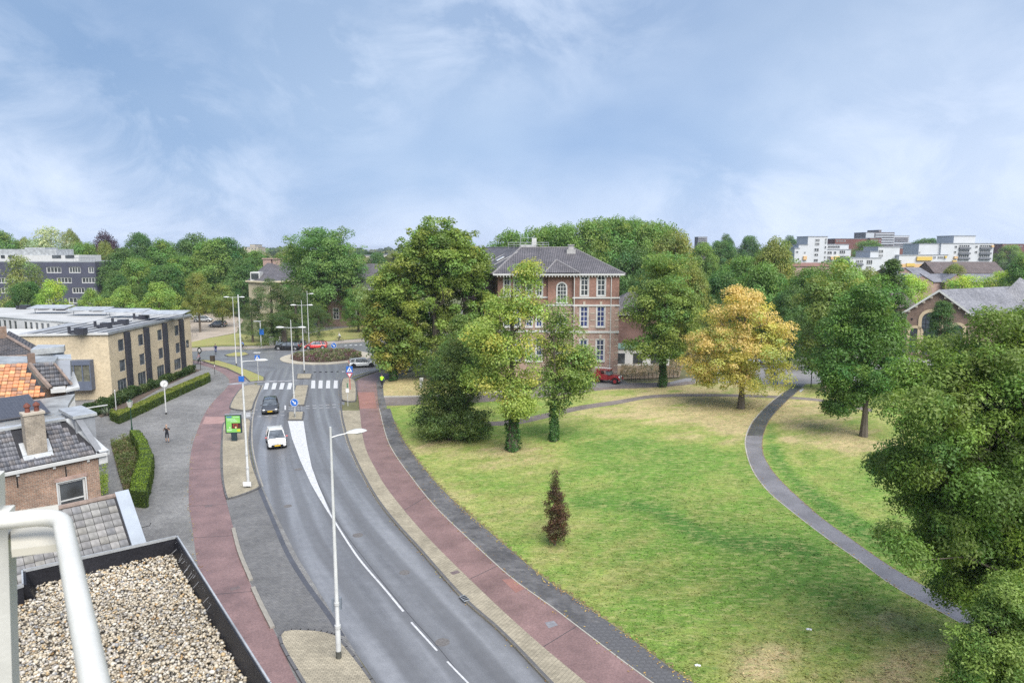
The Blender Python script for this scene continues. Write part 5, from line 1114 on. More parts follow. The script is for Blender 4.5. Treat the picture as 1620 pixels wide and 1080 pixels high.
# ============ cream brick building with dark window bands
def cream():
    t = empty('cream_building', (0, 0, 0), 0, 'long cream brick building with dark vertical panels and ribbed metal roof', 'building')
    A = Vector((-49.25, 82.5)); B = Vector((-49.85, 105.2)); C_ = Vector((-59.5, 81.0)); Hh = 8.05; D_ = Vector((-63, 104.5))
    # front-right wall A->B ; wall() wants outside on the right walking a->b: outside is +x, so go from A to B with right side +x
    d = (B - A).normalized(); L = (B - A).length
    def s_at(u, z=4): # distance along the wall for a photo column
        best = min(np.linspace(0, L, 600), key=lambda s: abs(810 + (A + d * s).x / (((A + d * s).y * _c) + (CAM_H - z) * _s) * 1080 - u)); return best
    bands = [s_at(201.5), s_at(232), s_at(261), s_at(287)]
    ops = []
    for k, b0 in enumerate(bands):
        for (t0, t1) in ((5.6, 7.1), (3.0, 4.5)): ops.append((b0 - 1.85, b0 - .45, t0, t1)); 
        if k < 3: ops.append((b0 - 2.6, b0 - .45, .3, 2.1))
        else: ops.append((b0 - 2.6, b0 - .45, .6, 2.2))
    w, a, dd, n = wall(t, A, B, 0, Hh, m_brickc, ops)
    for o in ops: window(t, a, dd, n, *o, cols=1 if o[1] - o[0] < 1.6 else 3, rows=(1,), fm=m_zinc, gm=M('curtained_glass', (.10, .115, .13), .12, .7, 1.2, spec=.8), fw=.07)
    for b0 in bands:
        q = MB(); o = Vector((a.x, a.y, .1)) + Vector((dd.x, dd.y, 0)) * (b0 - .42); q.obox(o, Vector((dd.x, dd.y, 0)) * .95, Vector((0, 0, Hh - .3)), Vector((n.x, n.y, 0)) * .35); q.build('dark_panel', m_dark, t, uv=False)
        for z in (5.7, 3.1):
            q = MB(); o = Vector((a.x, a.y, z)) + Vector((dd.x, dd.y, 0)) * (b0 + .53); q.obox(o, Vector((dd.x, dd.y, 0)) * .35, Vector((0, 0, 1.3)), Vector((n.x, n.y, 0)) * .2); q.build('side_louvre', m_dark, t, uv=False)
    q = MB(); sx = s_at(294.5); o = Vector((a.x, a.y, 3.4)) + Vector((dd.x, dd.y, 0)) * sx; q.obox(o, Vector((dd.x, dd.y, 0)) * .8, Vector((0, 0, 1.1)), Vector((n.x, n.y, 0)) * .04); q.build('window', m_glass, t, uv=False)
    wall(t, C_, A, 0, Hh, m_brickc); wall(t, B, D_, 0, Hh, m_brickc); wall(t, D_, C_, 0, Hh, m_brickc)
    # bay window on the near wall
    q = MB(); c0 = C_.lerp(A, (PD(128, 590, 81.8).x - C_.x) / (A.x - C_.x)); e = (A - C_).normalized(); nn = Vector((e.y, -e.x))
    E3 = Vector((e.x, e.y, 0)); N3 = Vector((nn.x, nn.y, 0)); o = Vector((c0.x, c0.y, 0)) - E3 * 1.5
    z0, z1 = PD(130, 617, 81.3).z, PD(130, 570, 81.3).z
    q.obox(o + Vector((0, 0, z0)), E3 * 2.9, Vector((0, 0, 1.1)), N3 * 1.0); q.obox(o + Vector((0, 0, z1 - .55)), E3 * 2.9, Vector((0, 0, .55)), N3 * 1.0)
    for k in (0, .95, 1.9, 2.78): q.obox(o + E3 * k + Vector((0, 0, z0 + 1.1)), E3 * .12, Vector((0, 0, z1 - z0 - 1.65)), N3 * .98)
    bay = q.build('bay_window', M('blue_grey_panel', (.13, .15, .20), .5, .15, 2), t, uv=False); q = MB(); q.obox(o + E3 * .1 + Vector((0, 0, z0 + 1.1)), E3 * 2.7, Vector((0, 0, z1 - z0 - 1.65)), N3 * .88); q.build('pane', M('bay_glass', (.16, .16, .12), .1, .5, 2, spec=.8), bay, uv=False)
    m_rib = M('rib_metal', (.52, .535, .55), .45, .12, .5, metal=.2)
    # ribbed metal roof, ribs along the long side
    m_roofm = M('ribbed_zinc', (.40, .415, .44), .6, .2, .6, 0, metal=.25, fine=.08)
    r = MB(); r.prism([A + Vector((.15, -.15)), B + Vector((.15, .1)), D_ + Vector((0, .1)), C_ + Vector((0, -.15))], Hh + .003, Hh + .14); roof = r.build('roof', m_roofm, t, uv=False)
    for k in range(6):
        f0 = .115 + k * .15; p0 = A.lerp(C_, f0); p1 = B.lerp(D_, f0 * .8); q = MB(); dv = (p1 - p0); m = (p0 + p1) / 2
        q._add([(*(p0 + e * .10), Hh + .14), (*(p1 + e * .10), Hh + .14), (*p1, Hh + .34), (*p0, Hh + .34), (*(p0 - e * .75), Hh + .14), (*(p1 - e * .75), Hh + .14)], [(0, 1, 2, 3), (3, 2, 5, 4), (0, 3, 4), (1, 5, 2)]); q.build('roof_rib', m_rib, roof, uv=False); q = MB(); q.tube([(*(p0 + e * .13), Hh + .22), (*(p1 + e * .13), Hh + .22)], .07, 5); q.build('roof_seam', m_lead, roof, uv=False)
    q = MB(); 
    q.prism([A + Vector((.22, -.22)), B + Vector((.22, .15)), B + Vector((-.15, .15)), A + Vector((-.15, .12))], Hh - .02, Hh + .30); q.build('eaves_trim', m_zinc, roof, uv=False)
    q = MB(); q.prism([C_ + Vector((-.1, -.22)), A + Vector((.2, -.22)), A + Vector((-.15, .12)), C_ + Vector((-.1, .12))], Hh - .02, Hh + .22); q.build('eaves_trim', m_wht, roof, uv=False)
    # roof vents
    for (u, v) in ((128, 524), (168, 515), (195, 510), (228, 502)):
        p = P(u, v, Hh + .5); q = MB(); q.box((p.x, p.y, Hh + .55), (1.1, .9, .7)); q.box((p.x - 1.6, p.y + .3, Hh + .6), (.25, .25, .9)); q.box((p.x - 1.0, p.y, Hh + .45), (.9, .3, .3)); q.build('roof_vent', m_dark, roof, uv=False)
cream()
def rear_wing():
    t = empty('white_wing', (0, 0, 0), 0, 'long low white wing with ribbon windows behind the cream building', 'building'); z = 8.3
    F0 = P(-260, 474, z); F1 = P(118, 510, z); K1 = P(300, 499.5, z); K0 = P(-120, 482, z)
    F0 = F1 + (P(0, 501, z) - F1) * 2.6; K0 = P(232, 487.5, z) + (P(0, 486, z) - P(232, 487.5, z)) * 1.8; K1 = P(290, 497, z); K2 = P(240, 489, z)
    r = MB(); r.prism([F0, F1, P(170, 512, z), K1, K2, K0], z - .3, z); roof = r.build('roof', M('pale_roof_membrane', (.50, .50, .49), .6, .2, .25, fine=.06), t, uv=False)
    a, d, n = facing(F0, F1); L = (F1 - F0).length; ops = []; k = 1.0
    while k < L - 2: ops.append((k, k + .75, z - 2.0, z - .42)); k += 1.35 if int(k) % 8 else 2.6
    wall(t, F0, F1, 0, z - .3, m_wht, ops)
    for o in ops: window(t, a, d, n, *o, cols=1, rows=(1,), fw=.05)
    b_ = MB(); b_.obox(Vector((a.x, a.y, z - .1)) , Vector((d.x, d.y, 0)) * L, Vector((0, 0, .12)), Vector((n.x, n.y, 0)) * .1); b_.build('fascia', m_zincb, t, uv=False)
    wall(t, K1, K0, 0, z - .3, m_wht)
    for i in range(7):
        p = P(40 + i * 29, 489 + i * .9, z); q = MB(); q.box((p.x, p.y, z + .35), (1.3, 1.0, .7)); q.box((p.x - 1.3, p.y, z + .3), (.3, .3, .6)); q.build('roof_vent', m_dark, roof, uv=False)
    for i, u in enumerate((80, 142, 200, 262)):
        p = P(u, 485.5 + i * 3.0, z + 1.0); q = MB(); q._add([(p.x - 3, p.y - 1.2, z + .9), (p.x + 3, p.y - 1.2, z + .9), (p.x + 3, p.y + 1.3, z + 1.25), (p.x - 3, p.y + 1.3, z + 1.25), (p.x - 3, p.y - 1.2, z + .8), (p.x + 3, p.y - 1.2, z + .8), (p.x + 3, p.y + 1.3, z + 1.15), (p.x - 3, p.y + 1.3, z + 1.15)], [(0, 1, 2, 3), (7, 6, 5, 4), (0, 4, 5, 1), (1, 5, 6, 2), (2, 6, 7, 3), (3, 7, 4, 0)])
        for dx in (-2.5, 2.5): q.tube([(p.x + dx, p.y, z), (p.x + dx, p.y, z + .95)], .05, 4)
        q.build('roof_canopy', m_zincb, roof, uv=False)
    # lower link roof in front of the wing
    q = MB(); q.prism([P(-60, 533, 6.9), P(44, 532, 6.9), P(124, 520, 6.9), P(-60, 520, 6.9)], 0, 6.9); q.build('link_building', m_wht, t, uv=False)
rear_wing()
def slate_block():
    t = empty('slate_block', (0, 0, 0), 0, 'slate-grey four-storey block with white top floor at the far left', 'building'); Y = 200
    x0 = -215; x1 = PD(153, 450, Y).x; zt = PD(100, 415, Y).z; m_ = M('slate_cladding', (.085, .088, .125), .6, .15, .4, fine=.08); s = Y / 1080
    rows = [(422, 432), (438.5, 448), (454.5, 464), (470.5, 480)]; cols = [[(-60, -36), (-20, 2), (75, 99), (110.5, 129.5), (141, 150.5)], [(-50, -20), (-10, 14), (90, 114), (129.5, 151)], [(-40, -18), (0, 20), (113, 133), (140, 150)], [(-50, -30), (60, 80), (106, 120), (135, 148)]]
    ops = []
    for (va, vb), cs in zip(rows, cols):
        for ua, ub in cs: ops.append((PD(ua, 450, Y).x - x0, PD(ub, 450, Y).x - x0, PD(100, vb, Y).z, PD(100, va, Y).z))
    wall(t, (x0, Y), (x1, Y), 0, zt, m_, ops, reveal=.3); a, d, n = facing((x0, Y), (x1, Y))
    for o in ops: window(t, a, d, n, *o, cols=4 if o[1] - o[0] > 3 else 2, rows=(1,), fw=.25, bar=.18, dep=.25)
    wall(t, (x1, Y), (x1 + 1.5, Y + 16), 0, zt, m_); r = MB(); r.prism([(x0, Y), (x1, Y), (x1 + 1.5, Y + 16), (x0, Y + 16)], zt + .003, zt + .3); r.build('roof', m_zinc, t, uv=False)
    p = MB(); xe = PD(125, 410, Y + 3).x; z1 = PD(100, 404, Y + 3).z; p.prism([(x0, Y + 3), (xe, Y + 3), (xe, Y + 14), (x0, Y + 14)], zt + .3, z1); ph = p.build('penthouse', m_wht, t, uv=False)
    for ua, ub in ((-20, -6), (2, 8), (14, 23), (83, 97), (104, 118)):
        q = MB(); xa, xb = PD(ua, 410, Y + 3).x, PD(ub, 410, Y + 3).x; q.box(((xa + xb) / 2, Y + 2.95, zt + 1.6), (xb - xa, .1, .9)); q.build('window', m_glass, ph, uv=False)
    q = MB(); q.box((-150, Y + 8, z1 + .9), (30, 8, 1.8)); q.box((-142, Y + 8, z1 + 2.0), (6, 6, .6)); q.build('plant_room', m_zincb, ph, uv=False)
    q = MB()
    for k in range(9): x = xe + (x1 - xe) * k / 8; q.tube([(x, Y + .3, zt + .3), (x, Y + .3, zt + 1.3)], .05, 4)
    q.tube([(xe, Y + .3, zt + 1.3), (x1, Y + .3, zt + 1.3)], .06, 4); q.build('terrace_railing', m_zinc, t, uv=False)
slate_block()
def mansion():
    t = empty('mansion', (0, 0, 0), 0, 'pale yellow mansion with dark roof and two chimneys behind the yews', 'house'); Y = 176; s = lambda u, v, Y=Y: PD(u, v, Y)
    a = s(393, 450); b_ = s(425, 450, 171); c = s(500, 450, 182); ze = s(400, 445).z; ye = M('yellow_render', (.62, .55, .38), .8, .15, .5)
    ops = [(1.0, 1.9, 3.2, 5), (2.8, 3.6, 3.2, 5), (4.4, 5.2, 3.2, 5)]
    wall(t, a, b_, 0, ze, ye, ops, reveal=.2); A_, d, n = facing(a, b_)
    for o in ops: window(t, A_, d, n, *o, 2, (1, 1))
    wall(t, b_, c, 0, ze, ye, [(3, 4, 5, 7), (6, 7, 5, 7)]); A_, d, n = facing(b_, c)
    for o in ((3, 4, 5, 7), (6, 7, 5, 7)): window(t, A_, d, n, *o, 2, (1, 1))
    r1 = s(424, 415, 186); r2 = s(470, 415, 192); r = MB(); A3 = Vector((a.x - .6, a.y, ze)); B3 = Vector((b_.x, b_.y - .8, ze)); C3 = Vector((c.x + .6, c.y, ze)); Dd = Vector((c.x - 4, c.y + 22, ze)); E_ = Vector((a.x, a.y + 22, ze))
    r.poly([A3, B3, r1]); r.poly([B3, C3, r2, r1]); r.poly([C3, Dd, r2]); r.poly([E_, A3, r1]); r.poly([Dd, E_, r1, r2]); roof = r.build('roof', m_tile, t)
    g = MB(); g.tube([A3, B3, C3], .25, 5); g.build('cornice', ye, t, uv=False)
    for u in (424, 439): 
        p = s(u, 418, 186.5); q = MB(); q.box((p.x, p.y, p.z + .1), (2.2, 1.3, 2.8)); q.box((p.x, p.y, p.z + 1.5), (2.6, 1.7, .3)); q.build('chimney', m_brickl, roof)
    p = s(404, 437, 175.5); q = MB(); q.box((p.x, p.y + 1, p.z), (2.4, 2.6, 2.2)); dm = q.build('dormer', m_wht, roof, uv=False); q = MB(); q.box((p.x, p.y - .32, p.z), (1.9, .06, 1.5)); q.build('pane', m_glass, dm, uv=False)
mansion()
def long_house():
    t = empty('long_house', (0, 0, 0), 0, 'long two-storey brick house with white windows behind the tall tree', 'house'); Y = 160; s = lambda u, v, Y=Y: PD(u, v, Y)
    a = s(500, 480); b_ = s(640, 480); ze = s(560, 457).z; W = lambda u0, u1, v0, v1: (s(u0, 450).x - a.x, s(u1, 450).x - a.x, s(500, v1).z, s(500, v0).z)
    ops = [W(525, 532, 465, 477), (W(553, 560.5, 461, 474)), W(513, 517.5, 491, 503), W(525, 535, 487, 505), W(552, 563, 492, 502), W(600, 608, 463, 476), W(580, 588, 492, 503), W(612, 620, 492, 503), W(575, 582, 463, 476)]
    wall(t, (a.x, Y), (b_.x, Y), 0, ze, m_brickd, ops, reveal=.2); A_, d, n = facing((a.x, Y), (b_.x, Y))
    for o in ops: window(t, A_, d, n, *o, 2, (1, 1, 1), fw=.15, bar=.1)
    r = MB(); zr = s(560, 417, Y + 7).z; r.quad((a.x - .5, Y - .6, ze), (b_.x + 3, Y - .6, ze), (b_.x + 3, Y + 7, zr), (a.x - .5, Y + 7, zr)); r.quad((b_.x + 3, Y + 14, ze), (a.x - .5, Y + 14, ze), (a.x - .5, Y + 7, zr), (b_.x + 3, Y + 7, zr)); r.build('roof', m_tile, t)
    wall(t, (b_.x, Y), (b_.x, Y + 14), 0, ze, m_brickd); g = MB(); g.box(((a.x + b_.x) / 2, Y - .65, ze - .1), (b_.x - a.x + 2, .2, .25)); g.build('gutter', m_wht, t, uv=False)
    q = MB(); q.poly([(a.x, Y, ze), (a.x, Y + 14, ze), (a.x, Y + 7, zr)]); q.build('gable', m_brickd, t)
long_house()
def hall():
    t = empty('gabled_hall', (0, 0, 0), 0, 'brown brick hall with slate roof and tall cream-arched windows', 'building')
    L = PD(1434, 491, 114); R_ = PD(1533, 491, 110); ap = (L + R_) / 2; ap.z = PD(1482, 459, 112).z; ez = L.z
    d = Vector((R_.x - L.x, R_.y - L.y)).normalized(); n = Vector((d.y, -d.x)); W = (Vector((R_.x, R_.y)) - Vector((L.x, L.y))).length
    D3 = Vector((d.x, d.y, 0)); N3 = Vector((n.x, n.y, 0)); O = Vector((L.x, L.y, 0)); back = -N3 * 1.0
    # gable wall
    q = MB(); q.poly([O, O + D3 * W, O + D3 * W + Vector((0, 0, ez)), O + D3 * W / 2 + Vector((0, 0, ap.z)), O + Vector((0, 0, ez))]); q.build('gable_wall', m_brickd, t)
    # side wall & ridge direction follows the photo (ridge runs off to the right)
    rd = (PD(1700, 443, 133) - ap); rd.z = 0; rd = rd.normalized(); LEN = 60; R3 = O + D3 * W
    q = MB(); q.quad(R3, R3 + rd * LEN, R3 + rd * LEN + Vector((0, 0, ez)), R3 + Vector((0, 0, ez))); q.build('side_wall', m_brickd, t)
    r = MB(); up_ = Vector((0, 0, .12)); o1 = O + Vector((0, 0, ez)) - D3 * .7 + N3 * .5 - Vector((0, 0, .35)); o2 = R3 + Vector((0, 0, ez)) + D3 * .7 + N3 * .5 - Vector((0, 0, .35)); oa = Vector((ap.x, ap.y, ap.z)) + N3 * .5 + up_
    r.quad(o2, o2 + rd * LEN, oa + rd * LEN, oa); r.quad(oa, oa + rd * LEN, o1 + rd * LEN, o1); roof = r.build('roof', m_slate, t)
    b = MB()
    for p, q_ in ((o1, oa), (o2, oa)):
        v = q_ - p; b.obox(p - Vector((0, 0, .35)) + N3 * .02, v, Vector((0, 0, .38)), N3 * .12)
    b.build('barge_board', m_wht, roof, uv=False)
    br = MB()
    for k in range(1, 5):
        for a_, c_ in ((o1, oa), (o2, oa)): p = a_.lerp(c_, k / 5); br.box((p.x - N3.x * .15, p.y - N3.y * .15, p.z - .5), (.45, .3, .3), math.atan2(d.y, d.x))
    br.build('eaves_bracket', m_stone, roof, uv=False)
    # three arched windows with cream surrounds
    m_cr = M('cream_surround', (.60, .48, .32), .8, .12, 1)
    def arch(s0, r, z0, zs, sur):
        n_ = 16; q = MB(); g = MB(); b2 = MB(); pt = lambda s, z, off: O + D3 * s + Vector((0, 0, z)) + N3 * off
        ri = [(s0 + r * math.cos(math.pi * i / n_), zs + r * math.sin(math.pi * i / n_)) for i in range(n_ + 1)]; ro = [(s0 + (r + sur) * math.cos(math.pi * i / n_), zs + (r + sur) * math.sin(math.pi * i / n_)) for i in range(n_ + 1)]
        ri = [(s0 + r, z0)] + ri + [(s0 - r, z0)]; ro = [(s0 + r + sur, z0)] + ro + [(s0 - r - sur, z0)]
        for i in range(len(ri) - 1):
            a_, b_, c_, e_ = ri[i], ri[i + 1], ro[i + 1], ro[i]; q.quad(pt(*a_, .15), pt(*e_, .15), pt(*c_, .15), pt(*b_, .15)); q.quad(pt(*a_, .15), pt(*b_, .15), pt(*b_, .01), pt(*a_, .01)); q.quad(pt(*e_, .15), pt(*e_, .0), pt(*c_, .0), pt(*c_, .15))
        w = q.build('arched_window', m_cr, t, uv=False); g.poly([pt(*p, .02) for p in ri]); g.build('pane', M('hall_glass', (.09, .105, .13), .12, .4, 1, spec=.8), w, uv=False)
        for k in range(1, 4): s = s0 - r + 2 * r * k / 4; hh = zs + math.sqrt(max(0, r * r - (s - s0) ** 2)); b2.obox(pt(s - .03, z0, .03), D3 * .06, Vector((0, 0, hh - z0)), N3 * .05)
        z = z0 + .6
        while z < zs + r * .8: hw = r if z < zs else math.sqrt(r * r - (z - zs) ** 2); b2.obox(pt(s0 - hw, z, .03), D3 * 2 * hw, Vector((0, 0, .06)), N3 * .045); z += .75
        b2.build('glazing_bars', m_dark, w, uv=False)
    zt = PD(1445, 515, 113).z; arch(PD(1447, 540, 113.5).x - O.x, .75, PD(1447, 557, 113).z, zt - .75 - .45, .45)
    zt = PD(1472, 489, 112.5).z; arch(PD(1472.5, 540, 112.5).x - O.x, 1.25, .9, zt - 1.25 - .5, .5); arch(W - (PD(1447, 540, 113.5).x - O.x) + .2, .75, 1.2, zt - 3.2, .45)
    q = MB(); p = PD(1434.5, 505, 113.5); q.tube([O + D3 * .1 + N3 * .1 + Vector((0, 0, .2)), O + D3 * .1 + N3 * .1 + Vector((0, 0, ez - .4))], .06, 5); q.build('downpipe', m_zinc, t, uv=False)
    q = MB(); q.box(tuple(O + D3 * .9 + N3 * .05 + Vector((0, 0, PD(1434, 505, 113).z))), (.25, .2, .25)); q.build('vent', m_black, t, uv=False)
    # further bit of roof seen at the right edge
    p = PD(1630, 455, 118); q = MB(); q._add([(p.x - 6, p.y, p.z - 2.6), (p.x + 6, p.y, p.z - 2.6), (p.x + 1, p.y + 4, p.z + 1.6), (p.x - 6, p.y, 0), (p.x + 6, p.y, 0)], [(0, 1, 2), (3, 4, 1, 0)]); q.build('cross_gable', m_slate, t)
hall()
# ============ flats in the distance, right
def flats(label, Y, blocks, mat, name='apartment_block', wins=(), accents=(), dep=14, cat='building'):
    t = empty(name, (0, 0, 0), 0, label, cat)
    for (u0, u1, v0, off) in blocks:
        x0, x1 = PD(u0, 400, Y + off).x, PD(u1, 400, Y + off).x; z = PD(800, v0, Y + off).z
        q = MB(); q.prism([(x0, Y + off), (x1, Y + off), (x1, Y + off + dep), (x0, Y + off + dep)], 0, z); q.build('wall', mat, t, uv=False)
        q = MB(); q.prism([(x0 - .2, Y + off - .2), (x1 + .2, Y + off - .2), (x1 + .2, Y + off + dep + .2), (x0 - .2, Y + off + dep + .2)], z + .003, z + .3); q.build('roof', m_zinc, t, uv=False)
    for (u0, u1, v0, v1, off, cols) in wins:
        x0, x1 = PD(u0, 400, Y + off).x, PD(u1, 400, Y + off).x; z0, z1 = PD(800, v1, Y + off).z, PD(800, v0, Y + off).z
        a, d, n = facing((x0, Y + off - .18), (x1, Y + off - .18)); window(t, a, d, n, 0, x1 - x0, z0, z1, cols, (1,), dep=.08, fw=.15, bar=.2)
    for (u0, u1, v0, v1, off, c) in accents:
        x0, x1 = PD(u0, 400, Y + off).x, PD(u1, 400, Y + off).x; z0, z1 = PD(800, v1, Y + off).z, PD(800, v0, Y + off).z
        q = MB(); q.box(((x0 + x1) / 2, Y + off - .5, (z0 + z1) / 2), (x1 - x0, .9, z1 - z0)); q.build('balcony', c, t, uv=False)
    return t
m_fw = M('white_render', (.62, .64, .66), .7, .06, .3); m_ye = M('yellow_panel', (.70, .50, .12), .6, .1, 1); m_or = M('orange_balcony', (.72, .48, .24), .7, .15, 1); m_gr = M('dark_recess', (.16, .17, .19), .6, .2, 1)
W1 = [(1288.5, 1295.5, v, v + 4, 0, 3) for v in (378, 384)] + [(1288, 1295, 392.6, 397.6, 0, 2), (1288.5, 1294.5, 401, 405, 0, 2), (1288, 1294.5, 409.5, 414, 0, 2)] + [(1304, 1306.5, v, v + 4, 0, 1) for v in (377, 381.5, 389, 397, 405, 411)]
W1 += [(1309, 1316, 397.5, 402, 1, 2), (1319, 1323, 397.5, 402, 1, 1), (1328, 1337, 396, 401, 1, 3), (1309, 1314, 405, 410, 1, 2), (1329, 1344, 404.5, 409, 1, 3), (1309, 1328, 388.5, 392.5, 4, 6), (1259, 1263, 397, 400, -2, 1), (1272, 1274.5, 398, 401, -1, 1), (1262, 1265, 408, 411, -2, 1)]
flats('white block with square tower left of the brown tower flats', 360, [(1277, 1308, 374.5, 0), (1263, 1277, 387.5, -1), (1257, 1265, 393, -2), (1308, 1342, 387, 4), (1308, 1346, 395, 1)], m_fw, wins=W1, accents=[(1270.5, 1276, 405, 411, -1, m_or), (1314, 1318, 406, 410.5, 1, m_or), (1320, 1328, 405.5, 410.5, 1, m_ye), (1329, 1346, 409.5, 412.5, 1, m_gr), (1308, 1345, 413, 416, 1, m_gr)])
flats('small white cube-shaped flats in front of the dark red block', 330, [(1389, 1423, 391, 0), (1377, 1390, 398, -2), (1346, 1395, 408.5, -6), (1423, 1476, 404, -3)], m_fw, wins=[(1390, 1397, 395, 400, 0, 3), (1390, 1397, 402.5, 406, 0, 3), (1355, 1360, 411, 416, -6, 2), (1361, 1366, 411, 416, -6, 2), (1372, 1381, 411, 418, -6, 3), (1372, 1380, 421, 425, -6, 3), (1416, 1423, 404.5, 407.5, -.1, 3)], accents=[(1355, 1366, 417, 420, -6, m_gr), (1434, 1447, 416.5, 421, -4, m_ye), (1450, 1474, 406, 412, -3, m_ye), (1426, 1474, 417.5, 423, -3.6, m_or)])
Wr = [(1509.5, 1513.5, 388.5, 392.5, 0, 1), (1509, 1512.5, 397, 400.5, 0, 1), (1542, 1546, 388.5, 392, 0, 1), (1542, 1546, 397, 400.5, 0, 1), (1453.7, 1456, 398, 400.5, 1, 1), (1509, 1513, 405, 409, 0, 2), (1477, 1481, 405.5, 409, -1, 2), (1484, 1492, 405.5, 409, -1, 3)] + [(u, u + 17, v, v + 3.6, 0, 5) for u in (1516, 1549) for v in (387.5, 395.5, 403.5)]
flats('long white apartment block with rooftop cube and yellow balconies', 345, [(1453, 1488, 386, 1), (1488, 1571, 385.5, 0), (1507, 1541, 373.5, 5), (1470, 1500, 403.5, -1)], m_fw, wins=Wr, accents=[(1509, 1514, 405.5, 409, 0, m_or)] + [(u, u + 18, v, v + 2.6, 0, m_gr) for u in (1516, 1549) for v in (391.5, 399.6, 407.8)] + [(1566, 1570, 388, 391, 0, m_or), (1507, 1513, 412, 415, 0, m_ye), (1494, 1497, 405, 408, -1, m_ye)])
m_td = M('tower_dark', (.20, .18, .19), .7, .1, .3); m_tl = M('tower_light', (.52, .55, .60), .7, .1, .3); m_rb = M('far_red_brick', (.20, .085, .07), .85, .2, .1)
flats('tall dark-framed tower with pale bands on the horizon', 760, [(1367, 1381, 367.8, 0), (1381, 1413, 367.8, -1), (1388, 1392, 364, 3)], m_td, dep=25, accents=[(1367.3, 1380.5, 368.5, 377, 0, m_tl)] + [(1382.5, 1412, v, v + 1.7, -1, m_tl) for v in (369.6, 373.4, 377.2, 381, 384.8)])
flats('lower grey tower right of the dark-framed tower', 770, [(1413, 1437, 372.8, 0), (1413, 1441, 383.5, -6)], m_tl, dep=25, accents=[(1414, 1435, v, v + 1.2, 0, m_td) for v in (375.5, 378.3, 381)] + [(1414, 1440, 385.5, 387, -6, m_td), (1414, 1440, 389, 390.5, -6, m_td)])
flats('long dark red brick block on the horizon', 560, [(1320, 1393, 377.8, 0), (1375, 1393, 376.8, -3), (1393, 1430, 393, -30)], m_rb, dep=20, wins=[(1322 + k * 4, 1324.4 + k * 4, 380, 382.4, 0, 1) for k in range(4)] + [(1377 + k * 4, 1379.4 + k * 4, v, v + 2, -3, 1) for k in range(4) for v in (379, 383.5, 388)])
flats('small red brick block far right on the horizon', 600, [(1585, 1620, 386, 0)], m_rb, dep=18, wins=[(1588 + k * 5, 1591 + k * 5, 388.5, 390.5, 0, 1) for k in range(6)])
flats('sand-coloured tower roof far left of the tall tree', 700, [(386, 409, 391, 0), (396, 404, 387, 1)], M('sand_render', (.50, .44, .34), .8, .1, .2), name='distant_building', dep=20, wins=[(388 + k * 5, 391 + k * 5, 392.5, 394, 0, 1) for k in range(4)])
flats('scaffold-like dark frame on the horizon behind the wood', 500, [(1105, 1118, 375, 0)], m_td, name='distant_building', dep=12, accents=[(1103, 1117, v, v + .8, 0, m_tl) for v in (375.5, 378.5, 381.5)])
flats('low pale building on the horizon left of the chestnut', 420, [(575, 600, 404.5, 0), (602, 612, 403, -4)], M('pale_far_wall', (.55, .50, .42), .8, .1, .2), name='distant_building', dep=12, wins=[(603 + k * 3, 605 + k * 3, 404.6, 406.6, -4, 1) for k in range(3)])
# rows of brick houses
def gable_row(label, Y, u0, u1, ve, vr, mat, roofm, gables=(), dep=12, off=None):
    t = empty('terraced_house', (0, 0, 0), 0, label, 'house'); x0, x1 = PD(u0, 420, Y).x, PD(u1, 420, Y).x; ze = PD(800, ve, Y).z; zr = PD(800, vr, Y + dep / 2).z
    q = MB(); q.prism([(x0, Y), (x1, Y), (x1, Y + dep), (x0, Y + dep)], 0, ze); q.build('wall', mat, t)
    r = MB(); r.quad((x0 - .4, Y - .5, ze), (x1 + .4, Y - .5, ze), (x1 + .4, Y + dep / 2, zr), (x0 - .4, Y + dep / 2, zr)); r.quad((x1 + .4, Y + dep + .5, ze), (x0 - .4, Y + dep + .5, ze), (x0 - .4, Y + dep / 2, zr), (x1 + .4, Y + dep / 2, zr)); rf = r.build('roof', roofm, t)
    g = MB()
    for x in (x0, x1): g.poly([(x, Y, ze), (x, Y + dep, ze), (x, Y + dep / 2, zr)])
    g.build('gable', mat, t)
    for (ua, ub, va, vb) in gables:
        xa, xb = PD(ua, 420, Y - 2).x, PD(ub, 420, Y - 2).x; za, zb = PD(800, va, Y - 2).z, PD(800, vb, Y - 2).z; q = MB(); xm = (xa + xb) / 2
        q._add([(xa, Y - 2, 0), (xb, Y - 2, 0), (xb, Y - 2, zb), (xm, Y - 2, za), (xa, Y - 2, zb)], [(0, 1, 2, 3, 4)]); gg = q.build('front_gable', m_brickl, t)
        q = MB(); q.quad((xb + .4, Y - 2.3, zb - .2), (xb + .4, Y + 6, zb - .2), (xm, Y + 6, za + .1), (xm, Y - 2.3, za + .1)); q.quad((xm, Y - 2.3, za + .1), (xm, Y + 6, za + .1), (xa - .4, Y + 6, zb - .2), (xa - .4, Y - 2.3, zb - .2)); q.build('roof', roofm, t)
        a, d, n = facing((xa, Y - 2.05), (xb, Y - 2.05)); w = (xb - xa)
        window(t, a, d, n, w * .3, w * .42, zb - 2.8, zb - .8, 1, (1, 1), dep=.03); window(t, a, d, n, w * .58, w * .7, zb - 2.8, zb - .8, 1, (1, 1), dep=.03)
gable_row('brick terrace with two front gables before the white flats', 210, 1418, 1470, 446, 432, m_brickl, m_slate, [(1443, 1478, 436, 446)])
gable_row('brick terrace with front gable right of the first pair', 212, 1478, 1600, 446, 433, m_brickl, m_slate, [(1498, 1532, 434, 446)])
gable_row('long brown-roofed terrace behind the brick gables', 250, 1480, 1590, 432, 414, m_brickd, m_rtile)
gable_row('red-gabled house roof left of the brown-roofed terrace', 240, 1415, 1470, 433, 423, m_brickl, m_slate, [(1418, 1445, 424, 433)])
